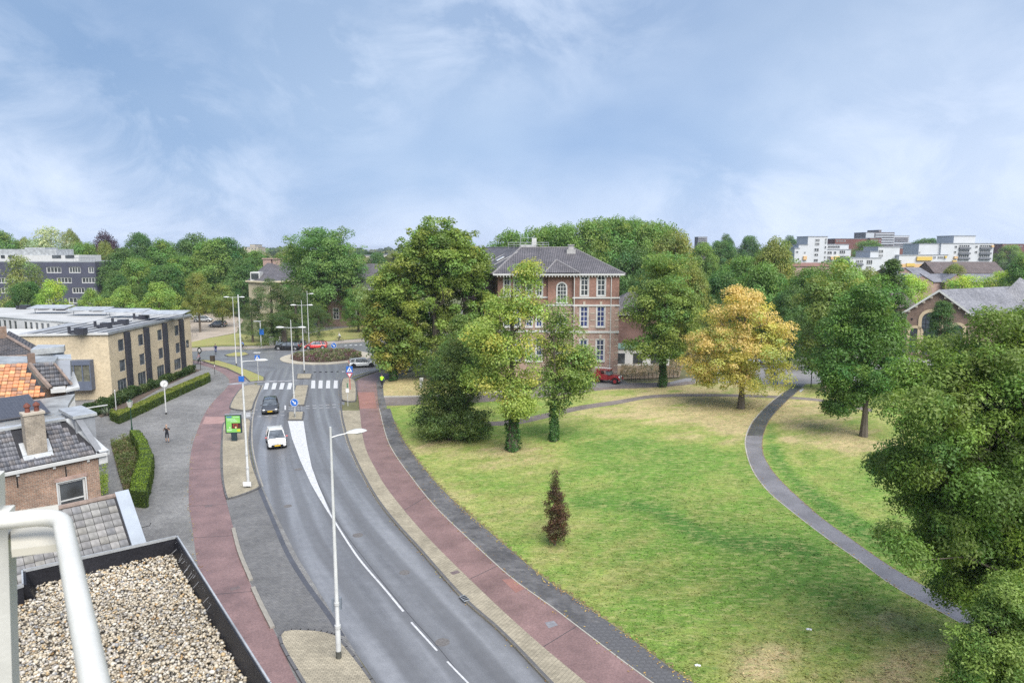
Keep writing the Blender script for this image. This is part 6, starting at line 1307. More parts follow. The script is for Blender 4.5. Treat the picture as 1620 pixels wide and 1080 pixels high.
gable_row('low red brick row below the white tower block', 300, 1255, 1345, 421, 415.5, m_brickl, M('far_red_roof', (.26, .14, .11), .8, .2, .3))
gable_row('grey roof glimpsed between the yard trees', 150, 1262, 1400, 500, 470, m_brickd, m_zinc)
gable_row('dark tiled house roof left of the gabled hall', 128, 1425, 1454, 486, 460, m_brickd, m_rtile)
# ------------------------------------------------------------------ the old houses at the left and the gravel roof below the balcony
E2 = Vector((.66, .75)).normalized(); N2 = Vector((.74, -.67)).normalized(); E3_ = Vector((*E2, 0)); N3_ = Vector((*N2, 0)); Z3 = Vector((0, 0, 1))
m_tattr = attrmat('roof_tile', .55, .4, .18, 7)
def tile_mesh(w, l, c, wave=.035, th=.03):
    """one pantile: a shallow S across, a visible front edge; x across, y up the slope"""
    k = 6; vs = []; fs = []
    for j, y in enumerate((0, l)):
        for i in range(k + 1): t = i / k; vs.append((w * t, y, wave * math.sin(t * 2 * math.pi - .6) + (.045 if j == 0 else .0)))
    for i in range(k): fs.append((i, i + 1, k + 2 + i, k + 1 + i))
    o = len(vs)
    for i in range(k + 1): x, y, z = vs[i]; vs.append((x, y + .004, z - th - .03))
    for i in range(k): fs.append((o + i, o + i + 1, i + 1, i))
    return np.array(vs), np.array(fs), c
def tiled(parent, A, right, up, nR, nU, w, l, inside, mat_cols, seed, singly=False, wave=.02, name='roof_tile', tone=.22):
    """tiles over a sloping plane from corner A; right/up unit vectors in the plane"""
    rg = np.random.default_rng(seed); nrm = right.cross(up).normalized(); TV, TF, _ = tile_mesh(w * .95, l * 1.06, None, wave); V = []; F = []; C = []; cnt = 0; base = 0; mes = []
    Rm = np.array([right, up, nrm]).T
    if singly:
        for c in mat_cols:
            me = np_mesh(name, TV, TF, m_tattr, np.tile(c, (len(TV), 1))); mes.append(me)
        rot = Matrix((right, up, nrm)).transposed().to_euler()
    for j in range(nU):
        for i in range(nR):
            s, t = i * w, j * l
            if not inside(s + w / 2, t + l / 2): continue
            lift = rg.normal() * .006; p = A + right * s + up * t + nrm * (.04 + lift)
            if singly and cnt < 300: link(mes[rg.integers(len(mes))], name, parent, p, rot); cnt += 1; continue
            pos = TV.copy(); pos[:, 2] += rg.normal() * .004; V.append(np.array(p) + pos @ Rm.T); F.append(TF + base); base += len(TV); c = np.array(mat_cols[rg.integers(len(mat_cols))]) * rg.uniform(1 - tone, 1 + tone); C.append(np.tile(c, (len(TV), 1)))
    if V:
        o = link(np_mesh('roof_tiles', np.concatenate(V), np.concatenate(F), m_tattr, np.concatenate(C)), 'roof_tiles', parent); o['kind'] = 'stuff'
DK = [(.085, .087, .10), (.11, .112, .125), (.13, .13, .145), (.075, .078, .09), (.12, .112, .115)]
def brick_house():
    t = empty('brick_house', (0, 0, 0), 0, 'old brick house with dark pantiled roof, tall chimney and white-framed window', 'house')
    G = P(166, 716, 7.6); G = Vector((G.x, G.y, 7.6)); Lw = 12.0; g2 = G.xy; far = g2 - E2 * Lw
    # window opening measured along the wall
    s0 = Lw - 2.30; s1 = Lw - 1.04; op = (s0, s1, 4.55, 6.5)
    w, a, d, n = wall(t, far, g2 - E2 * .35, 0, 7.45, m_brickh, [op], reveal=.16)
    window(t, a, d, n, *op, cols=1, rows=(1, 1.1), fw=.10, bar=.07, trim=.06); q = MB(); o = Vector((a.x, a.y, 0))
    lin = MB(); lin.obox(o + E3_ * (s0 - .12) + Z3 * 6.56, E3_ * 1.5, Z3 * .2, N3_ * .04); lin.build('lintel', m_brickl, t)
    wall(t, g2 - E2 * .35, g2 - E2 * .35 - N2 * 8, 0, 7.45, m_brickh)
    for k in range(3): q.obox(o + E3_ * (Lw - 1.9 - k * 2.1) + Z3 * 6.75, E3_ * .05, Z3 * .55, N3_ * .03)
    q.build('wall_anchor', m_black, t, uv=False)
    # roof plane up from the gutter at 40 degrees, 2 m back, then flat
    a40 = R(40); up = (-N3_ * math.cos(a40) + Z3 * math.sin(a40)).normalized(); A = G - E3_ * Lw; A.z = 7.62
    m_brd = M('roof_underlay', (.035, .035, .04), .9, .2, 2)
    under = MB(); H_ = 2.55; under.quad(A, A + E3_ * Lw, A + E3_ * (Lw - 1.25) + up * H_, A + up * H_); roof = under.build('roof_boarding', m_brd, t, uv=False)
    tiled(roof, A + up * .02, E3_, up, int(Lw / .245), 9, .245, .29, lambda s, q_: s < Lw - .35 - q_ * .5 and q_ < H_ - .05 and not (Lw - 3.65 < s < Lw - 2.2 and q_ > .45), DK, 3)
    hp = MB(); h0 = A + E3_ * (Lw - .25); h1 = A + E3_ * (Lw - 1.25) + up * H_; dv = h1 - h0; hp.obox(h0 + Z3 * .04, dv, E3_ * .42, Z3 * .07); hp.build('hip_flashing', m_zincb, t, uv=False)
    ft = A + up * H_; zt = ft.z
    rg_ = MB(); rg_.obox(ft - N3_ * -.12 + Z3 * .02, E3_ * (Lw - 1.2), -N3_ * .42, Z3 * .13); rg_.build('ridge_flashing', m_zincb, t, uv=False)
    fl = MB(); fl.prism([ft.xy, (ft + E3_ * (Lw - 1.25)).xy, (ft + E3_ * (Lw + .2) - N3_ * 4.6).xy, (ft + E3_ * (Lw + 1.3) - N3_ * 7.4).xy, (ft - N3_ * 7.4).xy], zt - .2, zt); flat = fl.build('flat_roof', M('flat_zinc', (.46, .47, .46), .35, .45, .9, 0, metal=.3, fine=.12, c2=(.24, .24, .23)), t, uv=False)
    sm = MB()
    for k in range(7): sm.obox(ft + E3_ * (Lw - 3.6) - N3_ * (.7 + k * .65) + Z3 * .0, E3_ * 2.4, -N3_ * .05, Z3 * .05)
    sm.build('seam', m_zinc, flat, uv=False)
    # gutter with brackets, white fascia
    g = MB(); g.obox(G - E3_ * Lw + N3_ * .02 - Z3 * .12, E3_ * (Lw + .05), N3_ * .17, Z3 * .15); g.build('gutter', m_wht, t, uv=False)
    for k in range(7): b = MB(); b.obox(G - E3_ * (.9 + k * 1.55) + N3_ * .02 - Z3 * .27, E3_ * .12, N3_ * .10, Z3 * .15); b.build('gutter_bracket', m_wht, t, uv=False)
    # side box gutter and cornice along the right
    g = MB(); S0 = G + E3_ * .05; g.obox(S0 - Z3 * .14 - E3_ * .45, E3_ * .62, -N3_ * 5.2, Z3 * .14); g.obox(S0 - Z3 * .0 + E3_ * .13, E3_ * .05, -N3_ * 5.2, Z3 * .12); g.obox(S0 - Z3 * .0 - E3_ * .47, E3_ * .05, -N3_ * 5.2, Z3 * .10); g.build('box_gutter', m_zincb, t, uv=False)
    g = MB(); g.obox(S0 - Z3 * .55 - E3_ * .38 + N3_ * .05, E3_ * .42, -N3_ * .35, Z3 * .42); g.build('cornice_end', m_wht, t, uv=False)
    # side dormer: zinc top, grey cheek, dark flank
    D0 = G - E3_ * .95 - N3_ * 1.2; b = MB(); b.obox(Vector((D0.x, D0.y, 7.7)), E3_ * .95, -N3_ * 2.4, Z3 * 1.75); dm = b.build('dormer', M('dormer_cheek', (.30, .315, .34), .6, .15, 1.5), t, uv=False)
    b = MB(); b.obox(Vector((D0.x, D0.y, 9.45)) - E3_ * .1 + N3_ * .1, E3_ * 1.15, -N3_ * 2.6, Z3 * .16); b.build('dormer_roof', m_zincb, dm, uv=False)
    b = MB(); b._add([tuple(D0 + Z3 * 1.75 + N3_ * .02 - Z3 * 0 + Vector((0, 0, 7.7 - D0.z))), tuple(Vector((D0.x, D0.y, 7.75)) + N3_ * 1.15 + E3_ * .55), tuple(Vector((D0.x, D0.y, 7.75)) + N3_ * 1.15 + E3_ * .85), tuple(Vector((D0.x, D0.y, 9.4)) + N3_ * .02 + E3_ * .35)], [(0, 1, 2, 3)]); b.build('valley_flashing', m_lead, dm, uv=False)
    # chimney
    C0 = A + E3_ * (Lw - 3.35) + up * .62; cw = .88; b = MB(); topz = 10.15; b.obox(Vector((C0.x, C0.y, 7.9)), E3_ * cw, -N3_ * .62, Z3 * (topz - 7.9)); ch = b.build('chimney', BR('chimney_brick', (.42, .35, .27), (.30, .25, .20), (.46, .41, .34), .21, .065, .016, stain=.35, stscale=1.5, bump=.012), t)
    b = MB(); b.obox(Vector((C0.x, C0.y, topz)) - E3_ * .04 + N3_ * .04, E3_ * (cw + .08), -N3_ * .7, Z3 * .12); b.build('chimney_cap', m_stone, ch, uv=False)
    for k in (.24, .64):
        pb = Vector((C0.x, C0.y, topz + .12)) + E3_ * k - N3_ * .3; b = MB(); b.tube([pb, pb + Z3 * .22, pb + Z3 * .3, pb + Z3 * .36], [.12, .10, .17, .13], 10); b.tube([pb + Z3 * .36, pb + Z3 * .48], [.15, .04], 10); b.build('chimney_pot', M('terracotta', (.20, .07, .05), .7, .3, 4), ch, uv=False, smooth=True)
    b = MB(); b.obox(C0 + Z3 * .03 - E3_ * .2 - up * .22, E3_ * (cw + .4), up * .30, up.cross(E3_).normalized() * -.06); b.obox(C0 - E3_ * .2 + Z3 * .03, E3_ * .2, up * .8, Z3 * .12); b.obox(C0 + E3_ * cw + Z3 * .03, E3_ * .22, up * .8, Z3 * .12); b.build('lead_flashing', m_zincb, ch, uv=False)
    b = MB(); b.obox(Vector((D0.x, D0.y, 9.5)) + E3_ * .9 - N3_ * 1.9, E3_ * 1.3, -N3_ * .06, Z3 * .05); b.build('flag_bracket', m_wht, dm, uv=False)
    # solar panels on the flat roof
    for k, (du, dn) in enumerate(((-5.6, 1.9), (-3.25, 1.9), (-7.95, 1.9), (-5.6, 4.3), (-3.25, 4.3), (-7.95, 4.3))):
        o_ = ft + E3_ * (Lw - 1.25 + du + .8) - N3_ * dn + Z3 * .15; tl = (-N3_ * math.cos(.2) + Z3 * math.sin(.2)); b = MB(); b.obox(o_, E3_ * 2.3, tl * 2.0, Z3 * .05); pn = b.build('solar_panel', M('solar_frame', (.10, .10, .11), .4, .1, 2), flat, uv=False); b = MB(); b.obox(o_ + Z3 * .052 + E3_ * .04 + tl * .04, E3_ * 2.22, tl * 1.92, Z3 * .006); b.build('solar_cells', BR('solar_cells', (.055, .055, .065), (.065, .065, .075), (.10, .10, .11), .16, .16, .008, .25, stain=.05, bump=0, offset=0, spec=.6), pn)
brick_house()
def orange_house():
    t = empty('orange_roof_house', (0, 0, 0), 0, 'house with orange pantile roof and dark side hip behind the solar panels', 'house')
    z0, z1 = 9.25, 11.0; a = P(-60, 637, z0); b = P(74, 627, z0); c = P(42, 577, z1); d0 = P(-60, 580, z1)
    right = Vector((b.x - a.x, b.y - a.y, 0)); L = right.length; right = right / L; nn = Vector((right.y, -right.x, 0)); dep = ((c - b).dot(-nn)); up = (-nn * dep + Z3 * (z1 - z0)).normalized(); Hs = math.hypot(dep, z1 - z0)
    hipdx = (b - c).dot(right); u = MB(); A = Vector(a); u.quad(A, A + right * L, A + right * (L - hipdx) + up * Hs, A + up * Hs); roof = u.build('roof_boarding', MATS['roof_underlay'], t, uv=False)
    OC = [(.46, .19, .08), (.50, .22, .09), (.40, .17, .08), (.52, .27, .13), (.32, .15, .08), (.22, .12, .08)]
    tiled(roof, A, right, up, int(L / .30), int(Hs / .30) + 1, .30, .30, lambda s, q: s < L - .1 - q / Hs * hipdx and q < Hs, OC, 8)
    e0 = P(50, 577, z1 - .1); e1 = P(86, 576, z1 - .1); f0 = P(80, 611, 9.5); f1 = P(113, 608, 9.5); rr = (f1 - f0); L2 = rr.length; rr /= L2; n2 = Vector((rr.y, -rr.x, 0)); dp = (e0 - f0).dot(-n2); up2 = (-n2 * dp + Z3 * (z1 - .1 - 9.5)).normalized(); H2 = math.hypot(dp, z1 - .1 - 9.5); sh = (e0 - f0).dot(rr); w2 = (e1 - e0).dot(rr)
    u = MB(); e0p = f0 + rr * sh + up2 * H2; dz = Z3 * .05; u.quad(f0 - dz, f0 + rr * L2 - dz, e0p + rr * w2 - dz, e0p - dz); sd_ = u.build('side_roof', MATS['roof_underlay'], t, uv=False)
    F0 = f0 - rr * 3; tiled(sd_, F0, rr, up2, 30, int(H2 / .28) + 1, .25, .28, lambda s, q: (3 + sh * q / H2) < s < (3 + L2 + (sh + w2 - L2) * q / H2) and q < H2, DK, 9)
    h = MB(); h.tube([P(46, 575, z1 + .05), P(60, 592, 10.35), P(80, 614, 9.5)], .16, 6); h.tube([P(86, 575, z1 - .05), P(114, 608, 9.55)], .09, 5); h.build('hip_ridge', M('old_ridge', (.26, .20, .17), .8, .4, 3, fine=.3), t, uv=False)
    # body, gutters, box bays in zinc and white
    m_body = MB(); m_body.prism([P(-60, 630, 9.2), P(112, 612, 9.2), P(86, 576, 9.2), P(-60, 580, 9.2)], 0, 9.2); m_body.build('body', m_brickh, t)
    fr = MB(); fr.prism([P(-60, 577, 10.9), P(86, 572, 10.9), P(92, 563, 10.9), P(-60, 563, 10.9)], 9.2, 10.9); fr.build('flat_roof', MATS['flat_zinc'], t, uv=False)
    q = MB(); q._add([tuple(P(85, 570, 10.7)), tuple(P(111, 569, 10.7)), tuple(P(112, 600, 9.9)), tuple(P(110, 601, 9.9))], [(3, 2, 1, 0)]); q.prism([P(87, 571, 10.6), P(111, 569, 10.6), P(112, 563, 10.6), P(92, 563, 10.6)], 9.0, 10.6); q.build('dormer_cheek', MATS['dormer_cheek'], t, uv=False)
    q = MB(); q.prism([P(86, 568, 10.75), P(113, 567, 10.75), P(112, 560, 10.75), P(88, 561, 10.75)], 10.6, 10.75); q.build('dormer_roof', m_zincb, t, uv=False)
    q = MB(); q.prism([P(104, 617, 9.4), P(126, 612, 9.4), P(117, 588, 9.4), P(112, 588, 9.4)], 9.25, 9.4); q.prism([P(80, 616, 9.45), P(104, 614, 9.45), P(103, 608, 9.45), P(80, 611, 9.45)], 9.2, 9.45); q.build('box_gutter', m_wht, t, uv=False)
    q = MB(); q.prism([P(104, 626, 8.9), P(118, 624, 8.9), P(117, 612, 8.9), P(104, 614, 8.9)], 0, 8.9); q.build('side_bay', m_wht, t, uv=False)
    q = MB(); p = P(50, 573, 11); q.box((p.x, p.y, 11.15), (.4, .4, .9), .7); q.build('chimney', m_brickd, t)
orange_house()
def back_house():
    t = empty('dark_roof_house', (0, 0, 0), 0, 'house with dark hipped tile roof and stub chimney at the left edge', 'house')
    z1, z0 = 10.5, 9.3; u = MB(); T0 = P(8, 531, z1); T1 = P(-60, 522, z1); B0 = P(58, 560, z0); B1 = P(-60, 566, z0); T2 = P(2, 524, z1)
    u.poly([B1, B0, T0, T1]); u.poly([B0, P(62, 549, z0), P(14, 523, z1), T0]); roof = u.build('roof', BR('dark_pantiles', (.11, .105, .11), (.16, .14, .13), (.04, .04, .045), .26, .28, .04, .6, stain=.4, bump=.05, offset=0, stscale=1), t)
    h = MB(); h.tube([T0 + Z3 * .05, B0 + Z3 * .05], .14, 6); h.tube([T1 + Z3 * .05, T0 + Z3 * .05], .14, 6); h.build('ridge', MATS['old_ridge'], roof, uv=False)
    b = MB(); b.prism([B1.xy, B0.xy, P(60, 548, z0).xy, P(-60, 540, z0).xy], 0, z0); b.build('wall', m_brickh, t)
    p = P(0, 530, 10.6); b = MB(); b.box((p.x, p.y, 10.6), (1.0, .9, 1.5), .7); b.build('chimney', m_brickh, t)
    # white box dormer and flat bit to the right
    for (q0, z, hh, m_, nm) in (([(48, 553), (101, 548), (103, 545), (60, 545)], 9.9, .5, m_zincb, 'dormer_roof'), ([(50, 562), (100, 556), (101, 549), (50, 554)], 9.4, 9.4, m_wht, 'dormer')):
        b = MB(); b.prism([P(u_, v_, z).xy for u_, v_ in q0], z - hh, z); b.build(nm, m_, t, uv=False)
    b = MB(); b.prism([P(84, 563, 9.2), P(100, 562, 9.2), P(100, 557, 9.2), P(84, 558, 9.2)], 7.5, 9.2); b.build('side_box', M('blue_grey', (.25, .30, .38), .5, .1, 2), t, uv=False)
back_house()
def tiled_lean():
    t = empty('low_tiled_house', (0, 0, 0), 0, 'lower roof of large grey concrete tiles just below the gravel roof', 'house')
    S = P(183, 784, 7.5); S = Vector((S.x, S.y, 7.5)); a = R(37); dn = (Vector((.68, -.73, 0)).normalized()); e = Vector((.73, .68, 0)).normalized(); up = (-dn * math.cos(a) + Z3 * math.sin(a)).normalized(); Ls = 5.2; Lw = 9.0
    A = S - up * Ls - e * Lw; u = MB(); u.quad(A, A + e * Lw, A + e * Lw + up * Ls, A + up * Ls); r0 = u.build('roof_boarding', MATS['roof_underlay'], t, uv=False)
    GC = [(.155, .152, .15), (.18, .176, .168), (.14, .136, .136), (.205, .198, .193), (.125, .125, .13), (.17, .163, .15)]
    tiled(r0, A, e, up, int(Lw / .33), int(Ls / .36), .33, .36, lambda s, q: q > .3, GC, 12, singly=True, wave=.009)
    v = MB(); v.obox(A + e * (Lw - .02) + Z3 * .02, e * .55, up * (Ls + .1), up.cross(e) * -.12); v.build('verge_capping', M('verge_zinc', (.36, .40, .45), .5, .15, 1.2, metal=.2, fine=.08), t, uv=False)
    rd = MB(); rd.tube([A + up * Ls - Z3 * .0, A + up * Ls + e * Lw], .13, 8); rd.build('ridge', MATS['old_ridge'], t, uv=False)
    b = MB(); q = A + e * Lw; b.prism([A.xy, q.xy, S.xy, (S - e * Lw).xy], 0, A.z - .05); b.poly([tuple(q + e * .3 - Z3 * .2), tuple(S + e * .3 - Z3 * .2), (S.x + e.x * .3, S.y + e.y * .3, 0), (q.x + e.x * .3, q.y + e.y * .3, 0)]); b.build('wall', m_brickd, t)
    h = MB(); p = P(208, 838, 6.0); h.tube([p - e * .2, p + e * .75, p + e * .8 + Z3 * .12], .02, 5); h.build('wall_hook', m_black, t, uv=False)
tiled_lean()
def gravel_roof():
    t = empty('gravel_roof_building', (0, 0, 0), 0, 'flat roof of pale pebbles with black upstand, directly below the balcony', 'building')
    zt = 15.47; zg = 15.28
    out = [P(-330, 1010, zt), P(16, 930.5, zt), P(36, 924, zt), P(35, 901.5, zt), P(280, 847, zt), P(427, 1079, zt)]; d = (out[-1] - out[-2]).normalized(); out.append(out[-1] + d * 6); out = [Vector(p.xy) for p in out]
    inn = [P(-330, 1038, zg + .0), P(19, 956, zg), P(58, 946, zg), P(57, 921, zg), P(268, 869, zg), P(390, 1079, zg)]; inn.append(inn[-1] + d * 6); inn = [Vector(p.xy) for p in inn]
    back = [out[-1] + Vector((-9, -2)), out[0] + Vector((-1, -6))]
    b = MB(); b.prism(out + back, 0, zt - .25); b.build('wall', m_brickd, t)
    m_bit = M('bitumen', (.022, .022, .027), .5, .5, 2.2, .004, fine=.2, c2=(.012, .012, .015), spec=.3); u = MB()
    for i in range(len(out) - 1):
        a, b_, c, e = out[i], out[i + 1], inn[i + 1], inn[i]; A3 = Vector((*a, zt - .01)); B3 = Vector((*b_, zt - .01)); f = .28; m1 = a.lerp(e, f); m2 = b_.lerp(c, f)
        u.quad(A3, (*m1, zt - .015), (*m2, zt - .015), B3); u.quad((*m1, zt - .015), (*a.lerp(e, .80), zg + .02), (*b_.lerp(c, .80), zg + .02), (*m2, zt - .015)); u.quad((*a.lerp(e, .80), zg + .02), (*e, zg - .02), (*c, zg - .02), (*b_.lerp(c, .80), zg + .02))
        u.quad(A3, B3, (*b_, zt - .3), (*a, zt - .3))
    u.build('bitumen_upstand', m_bit, t)
    tr = MB()
    for i in range(len(out) - 1):
        dv = out[i + 1] - out[i]; L = dv.length; nr = Vector((-dv.y, dv.x)).normalized() * (1 if i != 99 else 1); m = (out[i] + out[i + 1]) / 2; tr.box((m.x, m.y, zt - .01), (L + .01, .013, .03), math.atan2(dv.y, dv.x))
    tr.build('edge_trim', m_zincb, t, uv=False)
    # bright streaks of worn flashing on the upstand
    rg = random.Random(9); st = MB()
    for k in range(46):
        f = rg.random(); i = 4 if rg.random() < .75 else 3; f = (f * .55) if i == 4 else (.72 + f * .28); a = out[i].lerp(out[i + 1], f); e = inn[i].lerp(inn[i + 1], f); s0 = rg.uniform(.35, .6); s1 = s0 + rg.uniform(.06, .3); sh = Vector((.02, .03)) * rg.uniform(-1, 2)
        zf = lambda s: zt - .015 + (zg + .02 - zt + .015) * (s - .28) / .52 + .004
        p, q = a.lerp(e, s0), a.lerp(e, min(s1, .78)) + sh; st.tube([(*p, zf(s0)), (*q, zf(min(s1, .78)))], .0022, 4)
    st.build('scuff_marks', M('scuff', (.45, .45, .46), .6, .3, 9), t, uv=False)
    b = MB(); b.prism([p for p in inn] + [back[0] + Vector((.2, .2)), back[1] + Vector((.2, .2))], zg - .3, zg - .035); b.build('roof_bed', M('gravel_bed', (.20, .18, .15), .9, .4, 8, .01, fine=.3), t, uv=False)
    # pebbles: rounded stones of many sizes, lying on and against each other
    rg = np.random.default_rng(21); bm = bmesh.new(); bmesh.ops.create_icosphere(bm, subdivisions=1, radius=1); IV = np.array([v.co[:] for v in bm.verts]); IF = np.array([[v.index for v in f.verts] for f in bm.faces]); bm.free()
    poly = [tuple(p) for p in inn] + [tuple(back[0]), tuple(back[1])]
    n = 74000; x = rg.uniform(-5.6, -.6, n); y = rg.uniform(2.6, 7.2, n); vis = in_poly(x, y, poly); x, y = x[vis], y[vis]
    # only what can be seen over the balcony edge
    dep = y * _c + (CAM_H - zg) * _s; uu = 810 + x / dep * FPX; k = (uu > -60) & (y > 3.3); x, y = x[k], y[k]; n = len(x); print('pebbles', n)
    sz = rg.lognormal(-4.38, .30, n); sz = np.clip(sz, .006, .024); lay = rg.random(n); z = zg - .03 + lay * .042 + .012 * vnoise(x, y, .35, 3)
    M3 = rg.normal(size=(n, 3, 3)); Q, _ = np.linalg.qr(M3); S = np.stack([sz * rg.uniform(.9, 1.35, n), sz * rg.uniform(.75, 1.1, n), sz * rg.uniform(.5, .85, n)], 1)
    V = np.einsum('nij,vj->nvi', Q * S[:, None, :], IV); V[:, :, 2] *= .8; V += np.stack([x, y, z], 1)[:, None, :]
    pal = np.array([(.64, .56, .43), (.54, .46, .34), (.72, .67, .57), (.38, .31, .22), (.44, .40, .35), (.58, .43, .24), (.26, .235, .20), (.62, .57, .50), (.50, .32, .15), (.33, .33, .33), (.68, .59, .45)]); w = np.array([5, 4, 4, 2.4, 2.2, 1.4, 1.2, 3, .6, 1.2, 3]); w /= w.sum()
    c = pal[rg.choice(len(pal), n, p=w)] * rg.uniform(.50, .74, n)[:, None] * (.88 + .22 * vnoise(x, y, .7, 5))[:, None]
    F = (IF[None] + (np.arange(n) * len(IV))[:, None, None]).reshape(-1, 3)
    o = link(np_mesh('pebbles', V.reshape(-1, 3), F, attrmat('pebble', .6, .35, .1, 60), np.repeat(c, len(IV), 0), True), 'pebbles', t); o['kind'] = 'stuff'
gravel_roof()
def railing():
    t = empty('balcony_railing', (0, 0, 0), 0, 'white painted steel balcony railing, very close, cutting the left edge', 'railing')
    m_ = M('railing_paint', (.66, .65, .60), .38, .10, 6, .0006, fine=.03, spec=.5); z = 17.815
    c = P(97, 815, z); b = P(152, 1090, z); dirb = (b - c).normalized(); l = P(2, 824, z); dl = (l - c).normalized(); r = .075
    arc = []
    for k in range(9):
        a = k / 8; p0 = c + dl * r; p2 = c + dirb * r; arc.append(p0.lerp(c, a).lerp(c.lerp(p2, a), a))
    q = MB(); q.tube([l - (-dl) * -.0 + dl * .3] + arc + [b + dirb * 1.2], .0215, 20); q.build('handrail', m_, t, smooth=True, uv=False)
    p = MB(); base = PD(9, 830, 1.72); zt_ = PD(9, 806, 1.72).z; zu = PD(3, 752, 1.72).z; p.box((base.x - .008, base.y, zt_ - 1.0), (.040, .06, 2.0), .35); p.box((base.x - .022, base.y + .01, (zt_ + zu) / 2), (.012, .05, zu - zt_), .35); po = p.build('post', m_, t, uv=False, smooth=False); po.location = base; po.data.transform(Matrix.Translation(-base)); po.rotation_euler = (0, R(4.2), 0)
    g = MB(); a0 = P(16, 812, z - .06); a1 = P(92, 800, z - .06); a2 = P(99, 862, z - .06); a3 = P(18, 872, z - .06); g.prism([a0, a1, a2, a3], z - .075, z - .055, True); g.build('corner_plate', M('railing_plate_cream', (.56, .53, .45), .5, .1, 5), t, uv=False)  # plate below the handrail has its own cream colour
    # lower rail and front balusters run down out of sight
    q = MB(); q.tube([l + dl * .3 - Vector((0, 0, .95)), c - Vector((0, 0, .95)), b + dirb * 1.2 - Vector((0, 0, .95))], .016, 10); q.build('lower_rail', m_, t, smooth=True, uv=False)
railing()
def balcony():
    t = empty('balcony', (0, 0, 0), 0, 'balcony slab under the white railing, below the picture', 'balcony')
    q = MB(); q.prism([(-1.5, .3), (-.7, .1), (1.2, -.6), (1.2, -3), (-1.5, -3)], 16.6, 16.8, True); q.build('slab', m_conc, t, uv=False)
balcony()
# ------------------------------------------------------------------ street furniture
m_gal = M('galvanised_white', (.62, .63, .62), .42, .15, 2, metal=.1, fine=.05)
m_base = M('pole_base_dark', (.10, .10, .085), .7, .3, 5)
m_blue = M('sign_blue', (.035, .16, .55), .4, .08, 3); m_signw = M('sign_white', (.80, .80, .80), .4, .03, 3); m_signr = M('sign_red', (.60, .04, .04), .4, .05, 3)
m_lampg = M('lamp_glass', (.62, .62, .58), .25, .1, 4, spec=.6)
def lamp(label, base, vt, arms, z0=.14, r=.095, extra=None):
    """arms: list of (height fraction, dx, dy) pointing to a head"""
    p = P(*base, z0); h = HT(base[0], base[1], vt, z0); t = empty('street_lamp', p, 0, label, 'street lamp', 'street lamps along the road')
    q = MB(); q.tube([(0, 0, 0), (0, 0, 1.5), (0, 0, 1.55), (0, 0, h)], [r, r, r * .8, r * .42], 10); q.build('pole', m_gal, t, smooth=True, uv=False)
    q = MB(); q.tube([(0, 0, 0), (0, 0, .35)], [r * 1.06, r * 1.06], 10); q.build('base_sleeve', m_base, t, uv=False)
    q = MB(); q.tube([(0, 0, 1.45), (0, 0, 1.6)], r * 1.15, 10); q.tube([(0, 0, 2.55), (0, 0, 2.68)], r * 1.02, 10); q.build('collar', m_gal, t, uv=False)
    for fz, dx, dy, dz in arms:
        z = h * fz; e = Vector((dx, dy, z + dz)); q = MB(); q.tube([(0, 0, z), (dx * .5, dy * .5, z + dz * .5 + .02), tuple(e)], [.032, .028, .026], 6); q.build('arm', m_gal, t, smooth=True, uv=False)
        a = math.atan2(dy, dx); L = .95; q = MB(); k = 10; vs = []; fs = []
        ca, sa = math.cos(a), math.sin(a)
        prof = [(-.05, .05, .03), (.12, .13, .09), (.40, .22, .13), (.70, .20, .12), (.90, .08, .05), (.95, .01, .01)]
        for x, w, hh in prof:
            for i in range(k):
                th = 2 * math.pi * i / k; lx, ly, lz = x * L, w * math.cos(th), (hh * math.sin(th) if math.sin(th) > 0 else hh * .3 * math.sin(th)); vs.append((e.x + lx * ca - ly * sa, e.y + lx * sa + ly * ca, e.z + lz + .01))
        for j in range(len(prof) - 1):
            for i in range(k): fs.append((j * k + i, (j + 1) * k + i, (j + 1) * k + (i + 1) % k, j * k + (i + 1) % k))
        q._add(vs, fs); hd = q.build('lamp_head', m_gal, t, smooth=True, uv=False)
        q = MB(); q.ell((e.x + .5 * L * ca, e.y + .5 * L * sa, e.z - .03), (.24, .15, .05), 10, 6); q.build('lamp_glass', m_lampg, hd, smooth=True, uv=False)
        q = MB(); q.tube([tuple(e - Vector((.02 * ca, .02 * sa, 0))), (e.x + .12 * ca, e.y + .12 * sa, e.z + .04)], .045, 6); q.build('bracket', m_gal, hd, uv=False)
    return t, h
L1, h1 = lamp('nearest tall street lamp on the beige island, one arm to the right', (536, 1040), 675, [(.955, .62, .35, .10)], r=.12)
q = MB(); q.box((-.17, -.02, 2.55), (.10, .06, .62)); q.box((.16, .05, 2.6), (.08, .12, .55)); q.build('switch_box', M('box_grey', (.20, .23, .27), .5, .2, 4), L1, uv=False)
L2, h2 = lamp('very tall street lamp on the long beige island beside the billboard', (393, 770), 466, [(.66, 1.0, .2, .05)], r=.115)
lamp('street lamp on the grass island by the cycle path', (374, 578), 469, [(.985, 1.0, 0, .05), (.985, -.55, 0, .05)])
lamp('double-armed street lamp on the median with a round blue sign', (466.5, 659), 506, [(.92, .75, 0, .03), (.92, -.75, 0, .03)])
lamp('double-armed street lamp on the small island at the roundabout', (481.5, 589), 475, [(.93, .8, 0, .03), (.93, -.8, 0, .03)])
lamp('single-headed street lamp on the far side of the roundabout', (489, 545), 460, [(.94, .35, .1, .03)])
t = empty('street_lamp', P(413.5, 550, .1), 0, 'short square-headed grey lamp beside the dark yews', 'street lamp'); q = MB(); q.tube([(0, 0, 0), (0, 0, 4.9)], .09, 8); q.build('pole', m_gal, t, uv=False); q = MB(); q.box((-.5, 0, 4.95), (1.3, .4, .12)); q.build('lamp_head', m_gal, t, uv=False)
